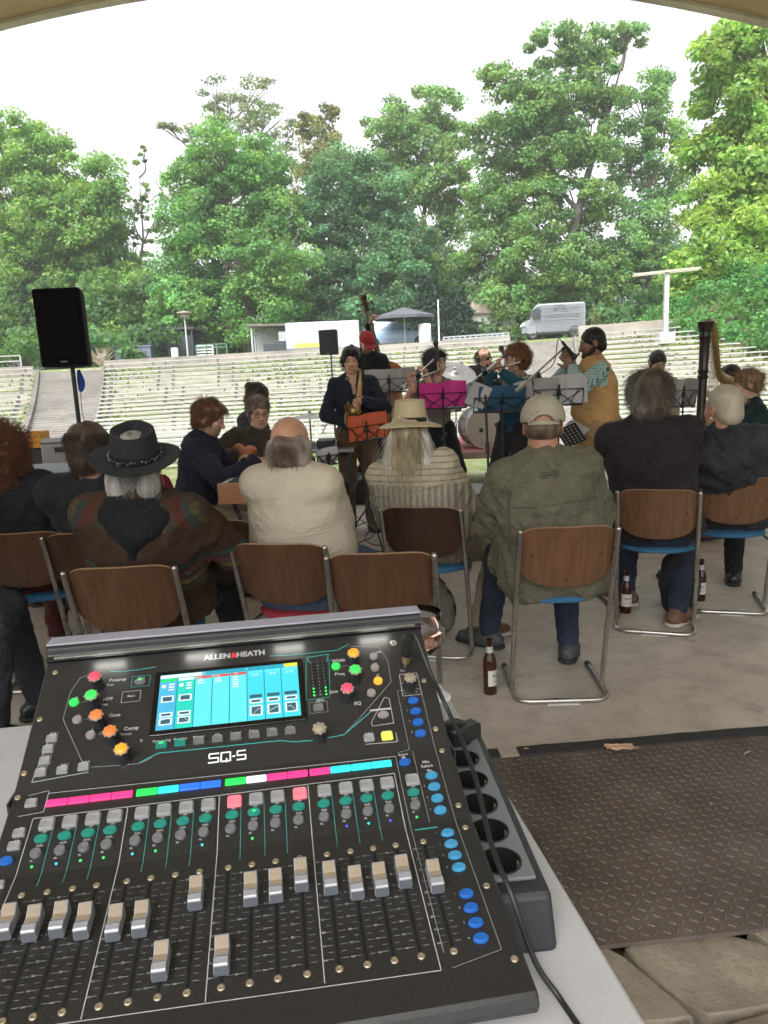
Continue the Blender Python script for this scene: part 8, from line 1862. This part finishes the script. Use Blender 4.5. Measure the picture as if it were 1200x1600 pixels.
# --- keyboard of the seated player
q_ = D(410, 740, 4.95); kb = thing('keyboard', 'electric piano with wooden ends in front of the young man in navy', 'keyboard', (q_.x, 4.98, 0), RAD(-94)); zt = D(395, 742, 4.95).z
m = MB(); m.box((0, .0, zt-.05), (1.05, .30, .10)); m.build('case', pm('case_black', (.02, .02, .022), .4), kb, bevel=.008)
m = MB()
for q in (-1, 1): m.box((q*.54, 0, zt-.045), (.03, .32, .13))
m.build('end_cheeks', pm('cheek_wood', (.42, .20, .10), .5), kb, bevel=.006)
m = MB()
for i in range(38): m.box((-.50+.027*i, -.085, zt+.006), (.0245, .14, .014))
m.build('white_keys', pm('ivory', (.60, .58, .54), .3, var=0), kb)
m = MB()
for i in range(37):
    if i % 7 not in (2, 6): m.box((-.4865+.027*i, -.06, zt+.018), (.013, .09, .012))
m.build('black_keys', blk_m, kb)
for q in (-1, 1): m = MB(); m.tube([(q*.4, -.14, .02), (q*.4, .12, zt-.1)], .014, 8); m.tube([(q*.4, .14, .02), (q*.4, -.12, zt-.1)], .014, 8); m.build('stand_leg', blk_m, kb)
# --- black boxes
def crate(px0, px1, py, Y_, hz_, dpt, name, lb, cat, mat, rz=0.0, trim=None, zb_=0.0, lid=True):
    a_, b_ = D(px0, py, Y_), D(px1, py, Y_); w_ = abs(b_.x-a_.x); T_ = thing(name, lb, cat, ((a_.x+b_.x)/2, Y_+dpt/2, zb_), rz)
    m = MB(); m.box((0, 0, hz_/2), (w_, dpt, hz_)); m.build('box', mat, T_, bevel=.008)
    if trim:
        m = MB(); m.box((0, 0, hz_+.004), (w_+.012, dpt+.012, .012)); m.build('lid', trim, T_, bevel=.003)
    m = MB(); m.box((0, -dpt/2-.006, hz_*.7), (.10, .014, .04)); m.build('handle', blk_m, T_, bevel=.004)
    return T_
crate(-30, 122, 740, 4.75, D(60, 742, 4.75).z, .62, 'stage_case', 'long black case with pale blue grey top in front of the curly haired person', 'case', pm('case_blue_black', (.012, .014, .020), .6), RAD(3), pm('case_top', (.24, .28, .33), .4, var=.1, vs=3))
tt = crate(47, 104, 716, 5.9, .18, .55, 'flight_case', 'small grey aluminium flight case standing on the left behind the black case', 'case', pm('aluminium', (.34, .31, .30), .4, .4, var=.15, vs=10), RAD(22), pm('alu_trim', (.16, .15, .15), .4, .5), D(76, 728, 5.9).z)
crate(36, 108, 745, 5.85, D(76, 729, 5.9).z-.008, .7, 'black_trunk', 'black trunk under the grey flight case', 'case', blk_m, RAD(8))
yc = D(56, 688, 6.6); T_ = thing('yellow_crate', 'orange yellow plastic crate at the left edge beside the curly hair', 'crate', (yc.x, 6.6, D(56, 699, 6.6).z))
m = MB(); yl = pm('crate_yellow', (.62, .26, .02), .5, var=.1)
for y in (-.09, .09): m.box((0, y, .07), (.17, .008, .14))
for x in (-.085, .085): m.box((x, 0, .07), (.008, .18, .14))
m.box((0, 0, .004), (.17, .18, .008)); m.box((0, -.096, .135), (.18, .012, .014)); m.box((0, -.096, .07), (.012, .01, .13)); m.build('shell', yl, T_, bevel=.003); m = MB(); m.box((-.045, -.0965, .11), (.045, .004, .025)); m.build('label', paper, T_)
m = MB(); zt = D(50, 699, 6.6).z; m.box((0, 0, (zt-.01)/2), (.9, .5, zt-.01)); o = m.build('black_trunk', blk_m, bevel=.01); o.location = (yc.x-.25, 6.75, 0); tag(o, 'low black trunk carrying the yellow crate', 'case')
q_ = G(742, 853, 0); zt = D(750, 772, q_.y).z; T_ = thing('stage_box', 'black stage box with light top edge between straw hat man and capped man', 'box', (q_.x, q_.y+.25, 0), RAD(5))
m = MB(); m.box((0, 0, zt/2), (.80, .5, zt)); m.build('box', pm('box_black', (.018, .014, .015), .55, var=.25, vs=8), T_, bevel=.006); m = MB(); m.box((0, 0, zt+.004), (.81, .51, .010)); m.build('top_edge', pm('alu_edge', (.30, .29, .30), .35, .6), T_)
for i in range(3): m = MB(); m.box((0, -.256, zt*.30*(i+.7)), (.70, .010, .006)); m.build('groove', blk_m, T_)
crate(494, 522, 694, 6.6, .07, .3, 'effects_box', 'dark blue box on a low table beside the bald man', 'box', pm('fx_blue', (.012, .018, .03), .5), 0, None, D(508, 701, 6.6).z)
q_ = D(505, 702, 6.6); T_ = thing('side_table', 'low pale topped table holding small gear left of the saxophonist', 'table', (q_.x, 6.75, 0)); zt = q_.z-.006
m = MB(); m.box((0, 0, zt-.012), (.55, .4, .024)); m.build('top', pm('pale_top', (.36, .37, .38), .5), T_, bevel=.003)
for x in (-.24, .24):
    for y in (-.17, .17): m = MB(); m.box((x, y, (zt-.024)/2), (.03, .03, zt-.024)); m.build('leg', blk_m, T_)
m = MB()
for i in range(4): m.cyl((-.2+.1*i, -.05+.03*(i % 2), zt), (-.2+.1*i, -.05+.03*(i % 2), zt+.05+.02*(i % 3)), .022, n=12)
o = m.build('small_gear', pm('gear_mixed', (.3, .35, .38), .4, var=.5, vs=40), smooth=40); o.location = T_.location; tag(o, 'few small bottles and gear on the low pale table', 'gear')
# --- cables on the floor
for i, (pts, lb) in enumerate(((((548, 800), (585, 832), (560, 850), (600, 862), (720, 858)), 'black cable looping on the floor behind the empty chair'), (((600, 815), (570, 838), (590, 852), (650, 845), (745, 852)), 'second black cable lying on the floor left of the stage box'), (((700, 852), (742, 856), (760, 846), (772, 836), (790, 828)), 'short black cable in front of the stage box'), (((540, 830), (520, 845), (560, 868), (590, 866)), 'black cable end beside the cream shirt man'))):
    m = MB(); m.tube(catmull([G(a_, b_, .005) for a_, b_ in pts], 8), .0045, 6); tag(m.build('floor_cable', pm('cable_black', (.012, .012, .013), .5), smooth=60), lb, 'cable')
# --- bottles
amber = NT('amber_glass'); amber.b.inputs['Transmission Weight'].default_value = .55; amber.b.inputs['Roughness'].default_value = .08; amber.b.inputs['IOR'].default_value = 1.45; amber.col((.075, .022, .006))
def bottle(px, py, lb, full=True, rz=0.0):
    b = G(px, py, 0); T_ = thing('beer_bottle', lb, 'bottle', b, rz); k = 1.0
    m = MB(); m.lathe([(.026, 0), (.0305, .004), (.0305, .150), (.0285, .165), (.0165, .195), (.0135, .215), (.0130, .245), (.0145, .247), (.0145, .256), (.0115, .258), (.0105, .25), (.0100, .22), (.0001, .215)], n=28, caps=False); m.lathe([(.026, 0), (.0001, .002)], n=28, caps=False); m.build('glass', amber.m, T_, smooth=50)
    m = MB(); N_ = 20
    for z in (.045, .118): m.v += [(.0309*math.sin(a_), -.0309*math.cos(a_), z) for a_ in [RAD(-75+150*i/N_) for i in range(N_+1)]]
    m.f = [(i, i+1, N_+2+i, N_+1+i) for i in range(N_)]; m.mi = [0]*N_; m.build('label', pm('bottle_label', (.50, .48, .43), .6, var=.05), T_)
    m = MB(); V, F = text_geo('Stern', .019, bold=.03); m.arr([(.0314*math.sin(x/.0309), -.0314*math.cos(x/.0309), .092+y) for x, y, z in V], F); V, F = text_geo('Export', .011, bold=.02); m.arr([(.0314*math.sin(x/.0309), -.0314*math.cos(x/.0309), .066+y) for x, y, z in V], F); m.build('label_print', pm('dark_print', (.07, .08, .10), .6), T_)
    m = MB()
    for z in (.196, .224): m.v += [((.0170 if z < .2 else .0139)*math.sin(a_), -(.0170 if z < .2 else .0139)*math.cos(a_), z) for a_ in [2*PI*i/20 for i in range(20)]]
    m.f = [(i, (i+1) % 20, 20+(i+1) % 20, 20+i) for i in range(20)]; m.mi = [0]*20; m.build('neck_label', pm('neck_label', (.40, .40, .40), .5), T_, smooth=60)
    return T_
bottle(766, 1083, 'brown glass beer bottle standing alone on the floor left of the capped man\'s chair', rz=.9)
bottle(978, 957, 'brown beer bottle with pale label on the floor behind the capped man\'s chair', rz=0)
bottle(1094, 938, 'brown beer bottle in the shade between the two right hand chairs', rz=-.5)
# --- bags under the chairs
def bag(px, py, r_, lb, mat, hz_=.30, straps=True):
    b = G(px, py, 0); V, F = sdf([ell((0, 0, hz_*.45), (r_, r_*.62, hz_*.52), None, .04), ell((r_*.2, -r_*.4, hz_*.34), (r_*.62, r_*.32, hz_*.30), None, .03), ell((-.03, .0, hz_*.85), (r_*.6, r_*.4, hz_*.20), None, .03), plane((0, 0, -1), .0)], .010, disp=lambda x, y, z: -.010*snoise(x, y, z, 40, 3))
    T_ = thing('bag', lb, 'bag', b, .3); npmesh('body', V, F, mat, T_); m = MB()
    m.tube(catmull([(-.05, 0, hz_*.95), (-.02, .02, hz_*1.12), (.03, 0, hz_*.95)], 4), .006, 6); m.tube(catmull([(r_*.75, -r_*.4, .05), (r_*.85, -r_*.5, hz_*.5), (r_*.4, -r_*.45, hz_*.85)], 4), .008, 6, flat=.4); m.build('straps', blk_m, T_, smooth=60)
bag(606, 985, .17, 'black rucksack on the floor under the empty chair', fabric('bag_black', (.016, .016, .018), .3, 300), .32)
bag(690, 985, .08, 'small olive grey bag leaning on the leg of the dark chair', fabric('bag_olive', (.16, .15, .12), .2, 300), .28)
bag(1058, 955, .12, 'black bag on the floor between the two right hand chairs', fabric('bag_black', (.016, .016, .018), .3, 300), .34)
# thin summer haze in the air
m = MB(); m.box((0, 60, 17), (190, 150, 36.6)); hz_m = bpy.data.materials.new('haze'); hz_m.use_nodes = True; ht = hz_m.node_tree; ht.nodes.clear()
ho = ht.nodes.new('ShaderNodeOutputMaterial'); hv = ht.nodes.new('ShaderNodeVolumePrincipled'); hv.inputs['Color'].default_value = (.93, .96, .93, 1); hv.inputs['Density'].default_value = .0013; hv.inputs['Anisotropy'].default_value = .3
ht.links.new(hv.outputs[0], ho.inputs['Volume']); tag(m.build('haze', hz_m), 'faint pale haze filling the air over the seats and trees', 'haze', kind='stuff')
